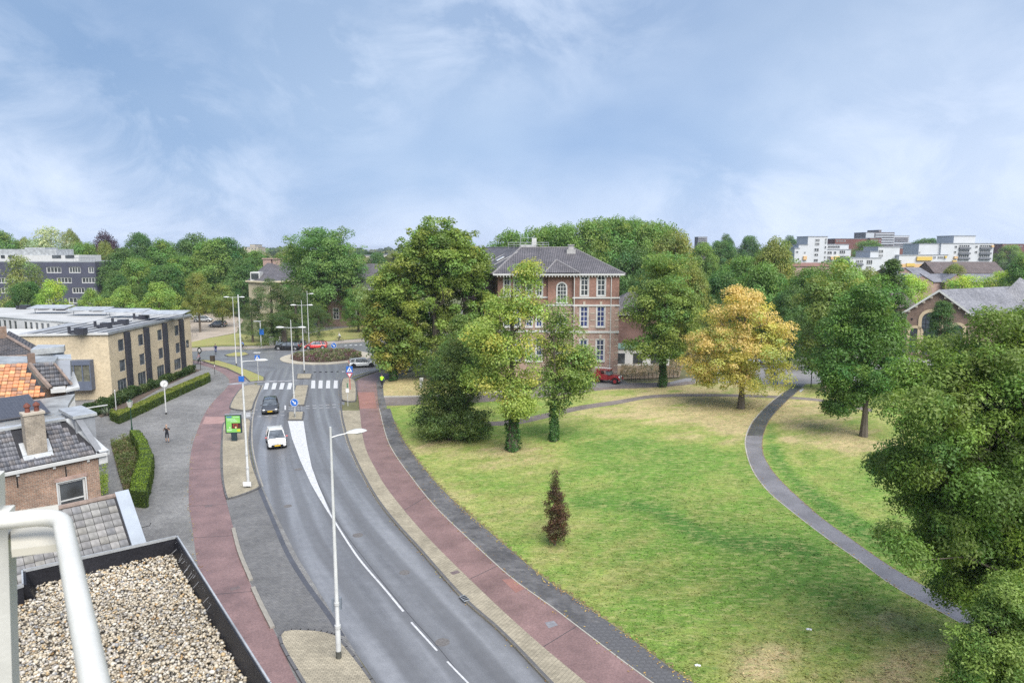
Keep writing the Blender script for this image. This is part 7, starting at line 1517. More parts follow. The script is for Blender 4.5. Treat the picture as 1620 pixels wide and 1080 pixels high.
q = MB(); q.box((.25, -.15, 3.0), (.8, .05, 1.1)); q.build('blue_sign', m_blue, t, uv=False)
def sign(name, label, base, h, z0=.12, r=.035, colr=None):
    t = empty(name, P(*base, z0), 0, label, 'road sign'); q = MB(); q.tube([(0, 0, 0), (0, 0, h)], r, 7); q.build('post', colr or m_gal, t, uv=False); return t
# white arrow on blue disc, keep right
def round_sign(parent, z, r=.42, y=-.16, arrow=True, x=0):
    q = MB(); q.disc((x, y, z), (0, 1, 0), r, .03, 28); d = q.build('sign_plate', m_blue, parent, uv=False); q = MB(); n = 28
    for i in range(n):
        a, b = 2 * math.pi * i / n, 2 * math.pi * (i + 1) / n; q.quad(*[(x + rr * math.cos(k), y - .019, z + rr * math.sin(k)) for rr, k in ((r * .90, a), (r * .98, a), (r * .98, b), (r * .90, b))])
    if arrow:   # arrow pointing down to the right
        s = r * .62; c_, s_ = math.cos(-math.pi / 4), math.sin(-math.pi / 4); rot = lambda a, b: (x + a * c_ - b * s_, y - .02, z + a * s_ + b * c_)
        q.poly([rot(-s, -s * .2), rot(s * .25, -s * .2), rot(s * .25, s * .2), rot(-s, s * .2)]); q.poly([rot(s * .15, -s * .62), rot(s, 0), rot(s * .15, s * .62), rot(s * .15, s * .2), rot(s * .15, -s * .2)])
    q.build('arrow', m_signw, d, uv=False)
s = sign('keep_right_sign', 'round blue keep-right sign with white arrow in front of the median lamp', (467, 661), 1.9); round_sign(s, 1.75, .45, -.08)
s = sign('keep_right_sign', 'small blue round sign with white arrow in the roundabout planting', (528.5, 560), 1.5, .5); round_sign(s, 1.5, .5, -.05)
def ped_sign(parent, z, w=.85):
    q = MB(); q.box((0, -.05, z), (w, .03, w)); pl = q.build('sign_plate', m_blue, parent, uv=False); q = MB(); y = -.07; s = w * .42
    q.poly([(-s, y, z - s * .85), (s, y, z - s * .85), (0, y, z + s)]); q.build('white_triangle', m_signw, pl, uv=False)
    q = MB(); y = -.075; k = s * .9; q.ell((0, y, z + k * .25), (.05, .01, .06), 8, 6); q.quad((-.04, y, z - k * .35), (.06, y, z - k * .35), (.05, y, z + k * .1), (-.03, y, z + k * .1)); q.quad((-.16, y, z - k * .8), (-.10, y, z - k * .8), (.02, y, z - k * .3), (-.04, y, z - k * .3)); q.quad((.10, y, z - k * .8), (.16, y, z - k * .8), (.06, y, z - k * .3), (0, y, z - k * .3)); q.build('walking_figure', m_black, pl, uv=False)
s = sign('crossing_sign', 'blue square pedestrian crossing sign above a red triangle, right of the crossing', (554, 617), 3.05, colr=m_gal); ped_sign(s, 2.75)
q = MB(); z = 1.95; q._add([(-.42, -.06, z + .36), (.42, -.06, z + .36), (0, -.06, z - .36), (-.42, -.03, z + .36), (.42, -.03, z + .36), (0, -.03, z - .36)], [(0, 2, 1), (3, 4, 5), (0, 1, 4, 3), (1, 2, 5, 4), (2, 0, 3, 5)]); yl = q.build('yield_triangle', m_signr, s, uv=False)
q = MB(); q.poly([(-.27, -.065, z + .27), (0, -.065, z - .20), (.27, -.065, z + .27)]); q.build('white_centre', m_signw, yl, uv=False)
q = MB(); q.tube([(0, -.01, .1), (0, -.01, 1.5)], .045, 7); q.build('striped_sleeve', m_signr, s, uv=False)
s = sign('crossing_sign', 'thin green-topped pole with small white plate on the right verge', (550.5, 642), 2.6); q = MB(); q.box((0, -.05, 1.85), (.38, .03, .45)); q.build('sign_plate', m_signw, s, uv=False); q = MB(); q.tube([(0, 0, 2.2), (0, 0, 2.75)], .06, 6); q.build('green_cap', M('sign_green', (.03, .22, .12), .4, .05, 3), s, uv=False)
s = sign('traffic_sign', 'dark square sign seen from behind on a striped post by the grass island', (340, 592), 2.7, colr=m_black); q = MB(); q.box((-.25, .06, 2.35), (.75, .05, .85)); q.build('sign_plate', M('sign_back', (.07, .055, .04), .6, .3, 3), s, uv=False); q = MB(); q.tube([(0, 0, 1.15), (0, 0, 1.4)], .05, 7); q.build('white_band', m_signw, s, uv=False)
s = sign('traffic_sign', 'tall oval dark-edged sign near the cyclist in pink', (317.5, 585), 3.3, colr=m_black); q = MB(); q.disc((0, 0, 3.0), (.5, 1, 0), .45, .05, 22); pl = q.build('sign_plate', m_black, s, uv=False); q = MB(); q.disc((0, -.04, 3.0), (.5, 1, 0), .26, .03, 18); q.build('white_centre', m_signw, pl, uv=False)
s = sign('crossing_sign', 'blue pedestrian crossing sign with arm lamp near the left end of the crossing', (409, 602), 3.9, .14); ped_sign(s, 3.25, .7); q = MB(); q.tube([(0, 0, 3.8), (0, 0, 4.0)], .1, 6); q.box((-.0, 0, 3.95), (.9, .25, .12)); q.build('cross_arm', m_gal, s, uv=False)
q = MB(); q.box((.32, -.12, 5.6), (.02, .02, .02)); 
q = MB(); q.box((0, -.17, 8.6), (.02, .02, .02))
# blue crossing plate strapped to the tall lamp
q = MB(); q.box((-.02, -.18, 8.55), (.42, .03, .42)); q.build('blue_sign', m_blue, L2, uv=False)
q = MB(); q.box((.0, -.22, .32), (.62, .05, .34)); q.build('white_plate', m_signw, L2, uv=False)
# station-style clock
def clock():
    z0 = .03; t = empty('street_clock', P(263, 655, z0), 0, 'round white clock on a white pole in the plaza', 'clock'); h = HT(262, 655, 601, z0); r = .42; zc = h - r
    q = MB(); q.tube([(0, 0, 0), (0, 0, h - 2 * r)], .07, 8); q.build('pole', m_gal, t, uv=False); q = MB(); q.tube([(0, 0, 0), (0, 0, .2)], .09, 8); q.build('base_sleeve', m_black, t, uv=False)
    A = Vector((.3, -.95, 0)).normalized(); q = MB(); q.disc((0, 0, zc), A, r, .16, 32); c = q.build('case', M('clock_case', (.16, .17, .19), .4, .1, 3), t, uv=False)
    q = MB(); q.disc((A.x * .085, A.y * .085, zc), A, r * .9, .012, 32); f_ = q.build('dial', m_signw, c, uv=False)
    q = MB(); S = Vector((-A.y, A.x, 0)); O = Vector((A.x * .095, A.y * .095, zc))
    for k in range(12):
        a = math.pi * k / 6; dv = S * math.sin(a) + Vector((0, 0, 1)) * math.cos(a); pv = A.cross(dv); q.obox(O + dv * r * .68 - pv * .012, dv * r * .18, pv * .024, A * .004)
    for a, L_, w_ in ((math.radians(55), .5, .035), (math.radians(190), .72, .025)):
        dv = S * math.sin(a) + Vector((0, 0, 1)) * math.cos(a); pv = A.cross(dv); q.obox(O - dv * .05 - pv * w_ / 2, dv * r * L_ * 1.3, pv * w_, A * .006)
    q.build('hands_and_ticks', m_black, f_, uv=False)
clock()
def lantern():
    t = empty('lantern_post', P(209, 683, .03), 0, 'old dark green lantern post at the tip of the curved hedge', 'street lamp'); h = HT(207, 683, 631, .03); g = M('lantern_green', (.03, .075, .05), .45, .2, 3)
    q = MB(); q.tube([(0, 0, 0), (0, 0, .5), (0, 0, .6), (0, 0, h - .9)], [.11, .09, .06, .045], 8); q.build('pole', g, t, uv=False); q = MB(); q._add([(x * w, y * w, z) for z, w in ((h - .85, .12), (h - .25, .22)) for x, y in ((-1, -1), (1, -1), (1, 1), (-1, 1))], [(3, 2, 1, 0), (0, 1, 5, 4), (1, 2, 6, 5), (2, 3, 7, 6), (3, 0, 4, 7), (4, 5, 6, 7)]); q.build('lantern_glass', m_lampg, t, uv=False)
    q = MB(); q.tube([(0, 0, h - .25), (0, 0, h - .05), (0, 0, h)], [.28, .08, .03], 4); q.build('lantern_cap', g, t, uv=False)
lantern()
def flagpole():
    t = empty('white_post', P(184, 650, .03), 0, 'short white post between the hedge and the dark shrubs', 'post'); h = HT(183, 650, 618, .03); q = MB(); q.tube([(0, 0, 0), (0, 0, h)], .05, 7); q.build('post', m_gal, t, uv=False); q = MB(); q.ell((0, 0, h), (.08, .08, .1), 8, 6); q.build('knob', m_gal, t, uv=False)
flagpole()
def billboard():
    z0 = .14; t = empty('billboard', P(371, 697, z0), 0, 'free-standing advertising panel with a green poster on the left verge', 'billboard')
    t.rotation_euler = (0, 0, .10); W = 1.5; zt = HT(370, 697, 655.5, z0); zb = .78
    fr = M('panel_frame', (.035, .055, .065), .4, .1, 3); q = MB(); q.box((0, 0, (zt + zb) / 2), (W, .22, zt - zb)); f_ = q.build('frame', fr, t, uv=False); q = MB(); q.box((0, 0, zb / 2), (.5, .2, zb)); q.build('foot', fr, t, uv=False)
    q = MB(); q.box((0, 0, zt + .02), (W + .04, .26, .04)); q.build('top_cap', m_zinc, t, uv=False)
    y = -.115; X0, X1, Z0, Z1 = -W / 2 + .10, W / 2 - .10, zb + .1, zt - .1
    def r_(nm, x0, x1, z0_, z1_, c, off): q = MB(); q.quad((X0 + (X1 - X0) * x0, y - off, Z0 + (Z1 - Z0) * z0_), (X0 + (X1 - X0) * x1, y - off, Z0 + (Z1 - Z0) * z0_), (X0 + (X1 - X0) * x1, y - off, Z0 + (Z1 - Z0) * z1_), (X0 + (X1 - X0) * x0, y - off, Z0 + (Z1 - Z0) * z1_)); q.build(nm, c, f_, uv=False)
    r_('poster', 0, 1, 0, 1, M('poster_green', (.16, .46, .12), .35, .35, 2.2, c2=(.30, .62, .14)), 0)
    r_('poster_print', .04, .42, .88, .98, M('poster_blue', (.10, .22, .42), .4, .2, 4), .003)
    r_('poster_print', .38, 1, .22, .56, M('poster_brown', (.10, .035, .03), .4, .4, 5), .003); r_('poster_print', .48, .82, .28, .52, M('poster_red', (.34, .08, .05), .4, .5, 8), .006); r_('poster_print', .55, .74, .36, .44, M('poster_dark', (.03, .01, .012), .4, .2, 3), .009)
    r_('poster_print', .74, .98, .04, .18, M('poster_yellow', (.62, .66, .04), .4, .2, 4), .003); r_('poster_print', .62, .74, .23, .36, M('poster_cream', (.75, .62, .36), .4, .2, 6), .011)
    for z, x0, x1 in ((.79, .08, .66), (.71, .08, .74), (.64, .30, .8), (.15, .06, .40), (.10, .06, .36), (.90, .52, .94)): r_('poster_lettering', x0, x1, z, z + .035, M('poster_pale', (.62, .80, .58), .4, .45, 26, c2=(.25, .55, .3)), .004)
    r_('poster_print', .20, .30, .26, .32, M('poster_pale2', (.75, .8, .6), .4, .1, 3), .004)
billboard()
def box_thing(name, label, cat, base, z0, size, mat, extra=None, rz=0):
    p = P(*base, z0); t = empty(name, p, rz, label, cat); q = MB(); q.box((0, 0, size[2] / 2), size); q.build('body', mat, t, uv=False)
    q = MB(); q.box((0, 0, size[2] + .03), (size[0] + .06, size[1] + .06, .06)); q.build('lid', mat, t, uv=False)
    if extra: extra(t)
    return t
box_thing('utility_cabinet', 'pale grey utility cabinet below the dark yews', 'cabinet', (430, 545.5), .1, (.75, .5, 1.5), M('cabinet_grey', (.42, .42, .38), .6, .15, 3), lambda t: MB().box((0, -.26, .75), (.65, .02, 1.2)).build('door', M('cabinet_door', (.38, .38, .35), .6, .1, 3), t, uv=False))
box_thing('blue_bin', 'blue waste container at the entrance of the yard', 'bin', (1224.5, 607), .13, (.75, .75, 1.45), M('bin_blue', (.02, .06, .32), .4, .15, 3), lambda t: MB().box((0, -.39, 1.15), (.5, .03, .16)).build('flap', m_black, t, uv=False))
box_thing('white_box', 'small white post box on the brown grass beside the wide dark yew', 'box', (667, 613), .11, (.42, .42, 1.25), m_wht, lambda t: MB().box((0, -.22, 1.0), (.3, .02, .2)).build('slot', m_zinc, t, uv=False))
for lb, b_ in (('dark post at the yard entrance right of the park path', (1283, 612)), ('dark post left of the orange tree trunk', (1102, 609)), ('dark post behind the lime tree with ivy', (654, 575))):
    t = empty('metal_post', P(*b_, .11), 0, lb, 'post'); q = MB(); q.tube([(0, 0, 0), (0, 0, 2.6 if b_[0] != 1102 else 1.5)], .06, 7); q.build('post', m_black, t, uv=False); q = MB(); q.ell((0, 0, 2.6 if b_[0] != 1102 else 1.5), (.08, .08, .06), 8, 5); q.build('cap', m_black, t, uv=False)
def fence():
    a = P(1072, 597, .13); b = P(978, 604, .13); t = empty('garden_fence', (0, 0, 0), 0, 'low dark wire fence round the school garden bed', 'fence'); n = 14
    rail = MB()
    for k in range(n + 1):
        p = a.lerp(b, k / n); q = MB(); q.tube([p, p + Z3 * 1.0], .03, 5); q.build('post', m_black, t, uv=False)
    for z in (.35, .65, .98): rail.tube([a + Z3 * z, b + Z3 * z], .015, 4)
    rail.build('wire', m_black, t, uv=False)
fence()
# drain inlet in the right kerb
t = empty('drain_inlet', P(735, 946, .13), 0, 'black slotted drain inlet in the right kerb', 'drain'); dd = (P(760, 968, .13) - P(712, 922, .13)); ang = math.atan2(dd.y, dd.x)
t.rotation_euler = (0, 0, ang); q = MB(); q.box((0, 0, .005), (.62, .34, .03)); q.build('frame', m_zinc, t, uv=False); q = MB()
for k in range(3): q.box((-.17 + k * .17, 0, .025), (.10, .28, .012))
q.build('slot', m_black, t, uv=False)
for lb, b_ in (('white scrap of litter on the lawn near the bottom edge', (1102, 1052)), ('small white scrap far right on the lawn', (1278, 995))):
    t = MB(); p = P(*b_, .11); t.box((p.x, p.y, p.z + .02), (.16, .09, .04), .4); t.box((p.x + .12, p.y - .04, p.z + .02), (.09, .1, .05), 1.1); tag(t.build('litter', m_signw, uv=False), lb, 'litter')

# ------------------------------------------------------------------ cars
m_tyre = M('tyre', (.018, .018, .02), .8, .1, 5); m_rim = M('rim', (.42, .43, .45), .35, .1, 5, metal=.6); m_cglass = M('car_glass', (.17, .19, .21), .12, .75, 1.6, metal=.25, spec=.9)  # grey base of the car glass stands in for reflected sky
m_hl = M('headlight', (.75, .77, .80), .12, .05, 5, spec=.8); m_tl_ = M('tail_light', (.42, .015, .015), .2, .1, 5); m_plate = M('plate_yellow', (.75, .48, .03), .45, .05, 5); m_trim = M('car_trim', (.02, .02, .022), .5, .1, 5)
def paint(name, c, metal=.0): return M('paint_' + name, c, .28, .05, 3, spec=.6, metal=metal, coat=.7)
def car(label, base, heading, pm, L=4.1, W=1.74, Hh=1.48, z0=.012, roof_m=None, rimm=None, mirror_m=None, group='cars', style='hatch', badge=False, name='car', dark_front=True):
    """heading: direction of travel in degrees from +X; base = photo point under the middle of the car"""
    t = empty(name, P(*base, z0), R(heading), label, 'car', group)
    roof_m = roof_m or pm; rimm = rimm or m_rim
    hx = L / 2; belt = Hh * .60; hood = Hh * .55
    if style == 'hatch': gl = [(-hx + .12, belt + .02), (-hx + .42, Hh * .95), (-.25, Hh), (.35, Hh * .975), (1.18, belt + .03)]; st_ = [(-hx, .38, .42), (-hx + .06, .28, .90), (-hx + .25, .22, belt), (-1.0, .2, belt + .02), (.2, .2, belt), (1.2, .2, belt - .01), (hx - .55, .22, hood - .08), (hx - .16, .26, hood - .2), (hx - .03, .30, hood - .34), (hx, .36, .52)]
    elif style == 'suv': gl = [(-hx + .10, belt + .02), (-hx + .34, Hh * .94), (-.3, Hh), (.45, Hh * .97), (1.15, belt + .03)]; st_ = [(-hx, .42, .5), (-hx + .05, .32, .95), (-hx + .2, .28, belt), (-1.0, .26, belt + .02), (.2, .26, belt), (1.2, .26, belt - .01), (hx - .5, .28, hood + .03), (hx - .14, .3, hood - .12), (hx - .03, .34, hood - .3), (hx, .40, .58)]
    else: gl = [(-hx + .75, belt + .02), (-hx + 1.25, Hh * .95), (-.2, Hh), (.35, Hh * .97), (1.15, belt + .03)]; st_ = [(-hx, .38, .5), (-hx + .06, .3, .85), (-hx + .3, .24, belt - .02), (-1.0, .2, belt), (.2, .2, belt), (1.2, .2, belt - .02), (hx - .55, .22, hood - .08), (hx - .16, .26, hood - .2), (hx - .03, .30, hood - .34), (hx, .36, .52)]
    def hw(x):
        u = abs(x) / hx; return W / 2 * (1 - .10 * max(0, (u - .72) / .28) ** 1.6 - (.10 if u > .985 else 0))
    # body: cross-sections with tumblehome and rounded shoulders
    vs = []; fs = []; k = 0
    def section(x, zb, zt):
        w = hw(x); return [(x, 0, zb), (x, w * .86, zb), (x, w, zb + (zt - zb) * .22), (x, w, zb + (zt - zb) * .62), (x, w * .95, zb + (zt - zb) * .88), (x, w * .84, zt), (x, w * .4, zt + .025), (x, 0, zt + .03)]
    for x, zb, zt in st_:
        s_ = section(x, zb, zt); vs += s_ + [(a, -b, c) for a, b, c in s_[-2:0:-1]]
    m_ = 14
    for j in range(len(st_) - 1):
        for i in range(m_): fs.append((j * m_ + i, j * m_ + (i + 1) % m_, (j + 1) * m_ + (i + 1) % m_, (j + 1) * m_ + i))
    fs.append(tuple(range(m_))[::-1]); fs.append(tuple((len(st_) - 1) * m_ + i for i in range(m_)))
    q = MB(); q._add(vs, fs); body = q.build('body', pm, t, smooth=True, uv=False)
    # glasshouse
    gw = lambda x, z: hw(x) * (.93 - .24 * (z - belt) / (Hh - belt)); vs = []; fs = []
    for x, z in gl: w = gw(x, z); vs += [(x, w, z), (x, -w, z)]
    low = [(gl[0][0], belt - .05), (-.6, belt - .05), (gl[-1][0] + .05, belt - .05)]
    n = len(gl)
    for i in range(n - 1): fs.append((2 * i, 2 * i + 1, 2 * i + 3, 2 * i + 2))
    lv = [(x, hw(x) * .93, belt - .03) for x, z in (gl[0], gl[-1])] + [(x, -hw(x) * .93, belt - .03) for x, z in (gl[0], gl[-1])]; o = len(vs); vs += lv
    fs.append(tuple([o] + [2 * i for i in range(n)] + [o + 1])); fs.append(tuple([o + 3] + [2 * i + 1 for i in range(n)][::-1] + [o + 2]))
    q = MB(); q._add(vs, fs); q.build('windows', m_cglass, t, uv=False)
    # roof skin with pillars
    q = MB(); rp = [(gl[1][0] - .05, gl[1][1] + .012), ((gl[1][0] + gl[2][0]) / 2, (gl[1][1] + gl[2][1]) / 2 + .03), (gl[2][0], gl[2][1] + .022), (gl[3][0] + .06, gl[3][1] + .012)]
    vs = []; fs = []
    for x, z in rp:
        w = gw(x, min(z, Hh)) ; vs += [(x, w * 1.01, z - .03), (x, w * .9, z + .012), (x, 0, z + .025), (x, -w * .9, z + .012), (x, -w * 1.01, z - .03)]
    for j in range(3):
        for i in range(4): fs.append((j * 5 + i, j * 5 + i + 1, (j + 1) * 5 + i + 1, (j + 1) * 5 + i))
    q._add(vs, fs); q.build('roof', roof_m, t, smooth=True, uv=False)
    q = MB()
    for sgn in (1, -1):
        P3 = lambda x, z: Vector((x, sgn * (gw(x, z) + .008), z)); q.tube([P3(gl[3][0] + .04, gl[3][1]), P3((gl[3][0] + gl[4][0]) / 2, (gl[3][1] + gl[4][1]) / 2), P3(gl[4][0], gl[4][1])], .035, 5); q.tube([P3(gl[1][0] - .02, gl[1][1]), P3(gl[0][0], gl[0][1] + .01)], .06, 5); q.tube([P3(gl[1][0], gl[1][1] - .005), P3(gl[2][0], gl[2][1] - .01), P3(gl[3][0], gl[3][1] - .01)], .028, 5)
        q.tube([P3(-hx + 1.05, gl[1][1] + .0), P3(-hx + .95, belt)], .07 if style != 'saloon' else .05, 5)
    q.build('pillars', pm, t, uv=False)
    q = MB()
    for sgn in (1, -1): P3 = lambda x, z: Vector((x, sgn * (gw(x, z) + .012), z)); q.tube([P3(-.05, Hh * .96), P3(-.08, belt)], .03, 5)
    q.build('door_pillar', m_trim, t, uv=False)
    # wheels with arches
    wr = .33 if style != 'suv' else .36
    for wx in (-hx + .72, hx - .78):
        for sgn in (1, -1):
            w = hw(wx); q = MB(); q.disc((wx, sgn * (w - .015), wr + .02), (0, 1, 0), wr + .075, .05, 22); q.build('wheel_arch', m_trim, t, uv=False)
            q = MB(); q.disc((wx, sgn * (w - .07), wr), (0, 1, 0), wr, .21, 22); wh = q.build('wheel', m_tyre, t, uv=False, smooth=True)
            q = MB(); q.disc((wx, sgn * (w + .036), wr), (0, 1, 0), wr * .66, .012, 18)
            for a in range(5): th = a * 2 * math.pi / 5; q.tube([(wx, sgn * (w + .045), wr), (wx + math.cos(th) * wr * .62, sgn * (w + .045), wr + math.sin(th) * wr * .62)], .03, 4)
            q.build('rim', rimm, wh, uv=False)
    q = MB(); q.box((0, 0, .24), (L * .80, W * .93, .16)); q.build('sill', m_trim, t, uv=False)
    # front and rear: lights, grille, plates, bumper, mirrors, wipers
    for sgn in (1, -1):
        q = MB(); w = hw(hx - .2); q._add([(hx - .02, sgn * w * .52, hood - .40), (hx - .16, sgn * w * .93, hood - .33), (hx - .48, sgn * w * 1.0, hood - .13), (hx - .25, sgn * w * .60, hood - .14), (hx + .006, sgn * w * .52, hood - .42)], [(0, 1, 2, 3) if sgn > 0 else (3, 2, 1, 0)])
        q2 = MB(); q2.ell((hx - .17, sgn * W * .375, hood - .25), (.16, .16, .09), 10, 6); q2.build('headlight', m_hl, t, smooth=True, uv=False)
        q2 = MB(); q2.ell((-hx + .10, sgn * W * .40, .86 if style != 'suv' else .95), (.10, .13, .12), 10, 6); q2.build('tail_light', m_tl_, t, smooth=True, uv=False)
        q2 = MB(); q2.ell((.82, sgn * (W / 2 + .10), belt + .06), (.08, .11, .075), 8, 6); q2.tube([(.82, sgn * (W / 2 - .05), belt + .0), (.82, sgn * (W / 2 + .06), belt + .04)], .03, 4); q2.build('mirror', mirror_m or pm, t, smooth=True, uv=False)
    q = MB(); q.box((hx - .005, 0, .40), (.05, W * .62, .20)); q.build('grille', m_trim, t, uv=False)
    q = MB(); q.box((hx + .028, 0, .42), (.015, .52, .115)); q.build('number_plate', m_plate, t, uv=False); q = MB(); q.box((-hx - .008, 0, .72), (.02, .52, .11)); q.build('number_plate', m_plate, t, uv=False)
    q = MB(); q.box((-hx + .04, 0, .38), (.12, W * .80, .16)); q.build('rear_bumper', m_trim, t, uv=False)
    if badge:
        q = MB(); c = (hx - .075, 0, hood - .235); q.tube([(c[0] + .02, -.55, c[2] + .02), (c[0] + .05, -.15, c[2] - .015), (c[0] + .06, 0, c[2] - .06), (c[0] + .05, .15, c[2] - .015), (c[0] + .02, .55, c[2] + .02)], .016, 4); q.tube([(c[0] + .06, 0, c[2] + .08), (c[0] + .06, .055, c[2]), (c[0] + .07, 0, c[2] - .08), (c[0] + .06, -.055, c[2]), (c[0] + .06, 0, c[2] + .08)], .014, 4); q.build('badge', m_trim, t, uv=False)
    q = MB()
    for sgn in (1, -1): q.tube([(1.22, sgn * .1, belt + .03), (.98, sgn * .55, belt + .12)], .012, 4)
    q.build('wiper', m_trim, t, uv=False)
    return t
# driving direction of the near lane
dv = P(441, 740, 0) - P(430, 660, 0); HD = math.degrees(math.atan2(dv.y, dv.x))
car('dark grey hatchback driving towards the viewer before the crossing', (428, 650), HD - 3, paint('graphite', (.085, .088, .095), .3), 4.0, 1.72, 1.48, style='hatch', group=None)
car('white small hatchback with pinkish-red mirrors driving behind the grey one', (437, 703), HD + 2, paint('white', (.80, .80, .79)), 3.7, 1.65, 1.52, mirror_m=paint('pinkred', (.55, .10, .10)), badge=True, group=None)
car('white car with black roof glass leaving on the right of the roundabout', (573, 580), 18, paint('pearl', (.60, .62, .62)), 4.2, 1.8, 1.42, roof_m=paint('pearl_roof', (.30, .31, .32)), group=None, style='hatch', rimm=m_trim)
car('black estate car driving behind the roundabout on the left', (456, 553), 178, paint('black', (.018, .019, .024), .2), 4.6, 1.8, 1.5, group=None, style='suv')
car('bright red car with black roof behind the roundabout planting', (500, 551.5), 187, paint('red', (.60, .035, .03)), 4.1, 1.76, 1.46, roof_m=paint('roofblack', (.02, .02, .022)), group=None)
car('pale silver parked car in the car park left of the lime tree', (322, 509), 4, paint('silver', (.55, .57, .60), .4), 4.5, 1.8, 1.55, z0=.06, style='suv', group=None)
car('white parked car just behind the silver one', (312, 504), 8, paint('white2', (.70, .71, .73)), 4.2, 1.75, 1.5, z0=.06, group=None)
car('black parked car at the far left of the car park', (302, 497), 3, paint('black2', (.022, .023, .028), .2), 4.6, 1.8, 1.55, z0=.06, style='suv', group=None)
car('grey small parked hatchback beside the lime tree trunk', (345, 517), 182, paint('grey', (.24, .25, .28), .4), 3.9, 1.68, 1.5, z0=.06, group=None)
car('black parked car before the long brick house', (541, 514), 172, paint('black3', (.02, .021, .026), .2), 4.5, 1.8, 1.45, z0=.14, style='saloon', group=None)
car('dark parked car half hidden by the yellowing lime tree', (577, 508), 172, paint('dark4', (.03, .032, .045), .2), 4.3, 1.8, 1.5, z0=.14, group=None)
car('dark parked car in the yard right of the orange tree', (1263, 563), 185, paint('dark5', (.03, .035, .05), .2), 4.3, 1.8, 1.45, z0=.13, group=None)
car('silver parked car glimpsed under the orange tree', (1150, 592), 10, paint('silver2', (.50, .52, .56), .3), 4.3, 1.8, 1.5, z0=.13, group=None)
car('pale car glimpsed left of the orange tree trunk', (1205, 575), 190, paint('pale6', (.55, .58, .62), .3), 4.3, 1.8, 1.5, z0=.13, group=None)
# red vintage fire car with chrome front
def vintage():
    red = paint('firered', (.27, .012, .016)); t = empty('vintage_car', P(962, 605, .13), R(-28), 'red vintage fire car with white roof bars parked at the school corner', 'car')
    q = MB(); q.box((-.9, 0, .85), (2.1, 1.5, .75)); q.box((.9, 0, .82), (1.5, 1.0, .62)); q.build('body', red, t, uv=False)
    q = MB(); q._add([(x, y, z) for x, y, z in ((-.1, -.72, 1.2), (.55, -.62, 1.2), (.55, .62, 1.2), (-.1, .72, 1.2), (-.1, -.66, 1.75), (.25, -.6, 1.75), (.25, .6, 1.75), (-.1, .66, 1.75))], [(0, 1, 5, 4), (1, 2, 6, 5), (2, 3, 7, 6), (3, 0, 4, 7), (4, 5, 6, 7)]); q.build('windscreen', m_cglass, t, uv=False)
    q = MB(); q.box((-.55, 0, 1.8), (1.9, 1.45, .08)); q.box((-1.2, 0, 1.45), (.6, 1.4, .6)); q.build('cab_roof', red, t, uv=False)
    for sgn in (1, -1):
        for wx in (-1.3, 1.25):
            q = MB(); a = [(wx + .62 * math.cos(k), sgn * .72, .5 + .5 * math.sin(k)) for k in np.linspace(0, math.pi, 9)]; q.tube(a, [.10] * 9, 6); q.build('mudguard', red, t, uv=False, smooth=True)
            q = MB(); q.disc((wx, sgn * .76, .4), (0, 1, 0), .4, .18, 20); w = q.build('wheel', m_tyre, t, uv=False); q = MB(); q.disc((wx, sgn * .86, .4), (0, 1, 0), .24, .02, 16); q.build('rim', red, w, uv=False)
        q = MB(); q.ell((1.72, sgn * .42, .95), (.1, .14, .14), 10, 6); q.build('headlight', m_hl, t, uv=False, smooth=True)
    q = MB(); q.box((1.78, 0, .45), (.1, 1.5, .14)); q.box((1.68, 0, .82), (.06, .6, .6))
    for k in range(5): q.box((1.72, -.24 + k * .12, .82), (.05, .03, .56))
    q.build('chrome_front', M('chrome', (.7, .7, .7), .2, .1, 3, metal=.7), t, uv=False)
    q = MB()
    for y in (-.3, 0, .3): q.tube([(-1.9, y, 2.0), (.4, y, 2.0)], .035, 5)
    for x in (-1.5, -.8, 0): q.tube([(x, -.4, 1.98), (x, .4, 1.98)], .03, 5)
    q.build('ladder', M('ladder_white', (.6, .6, .58), .5, .1, 3), t, uv=False); q = MB(); q.box((-2.1, 0, .9), (.35, 1.4, .5)); q.build('rear_locker', red, t, uv=False)
vintage()

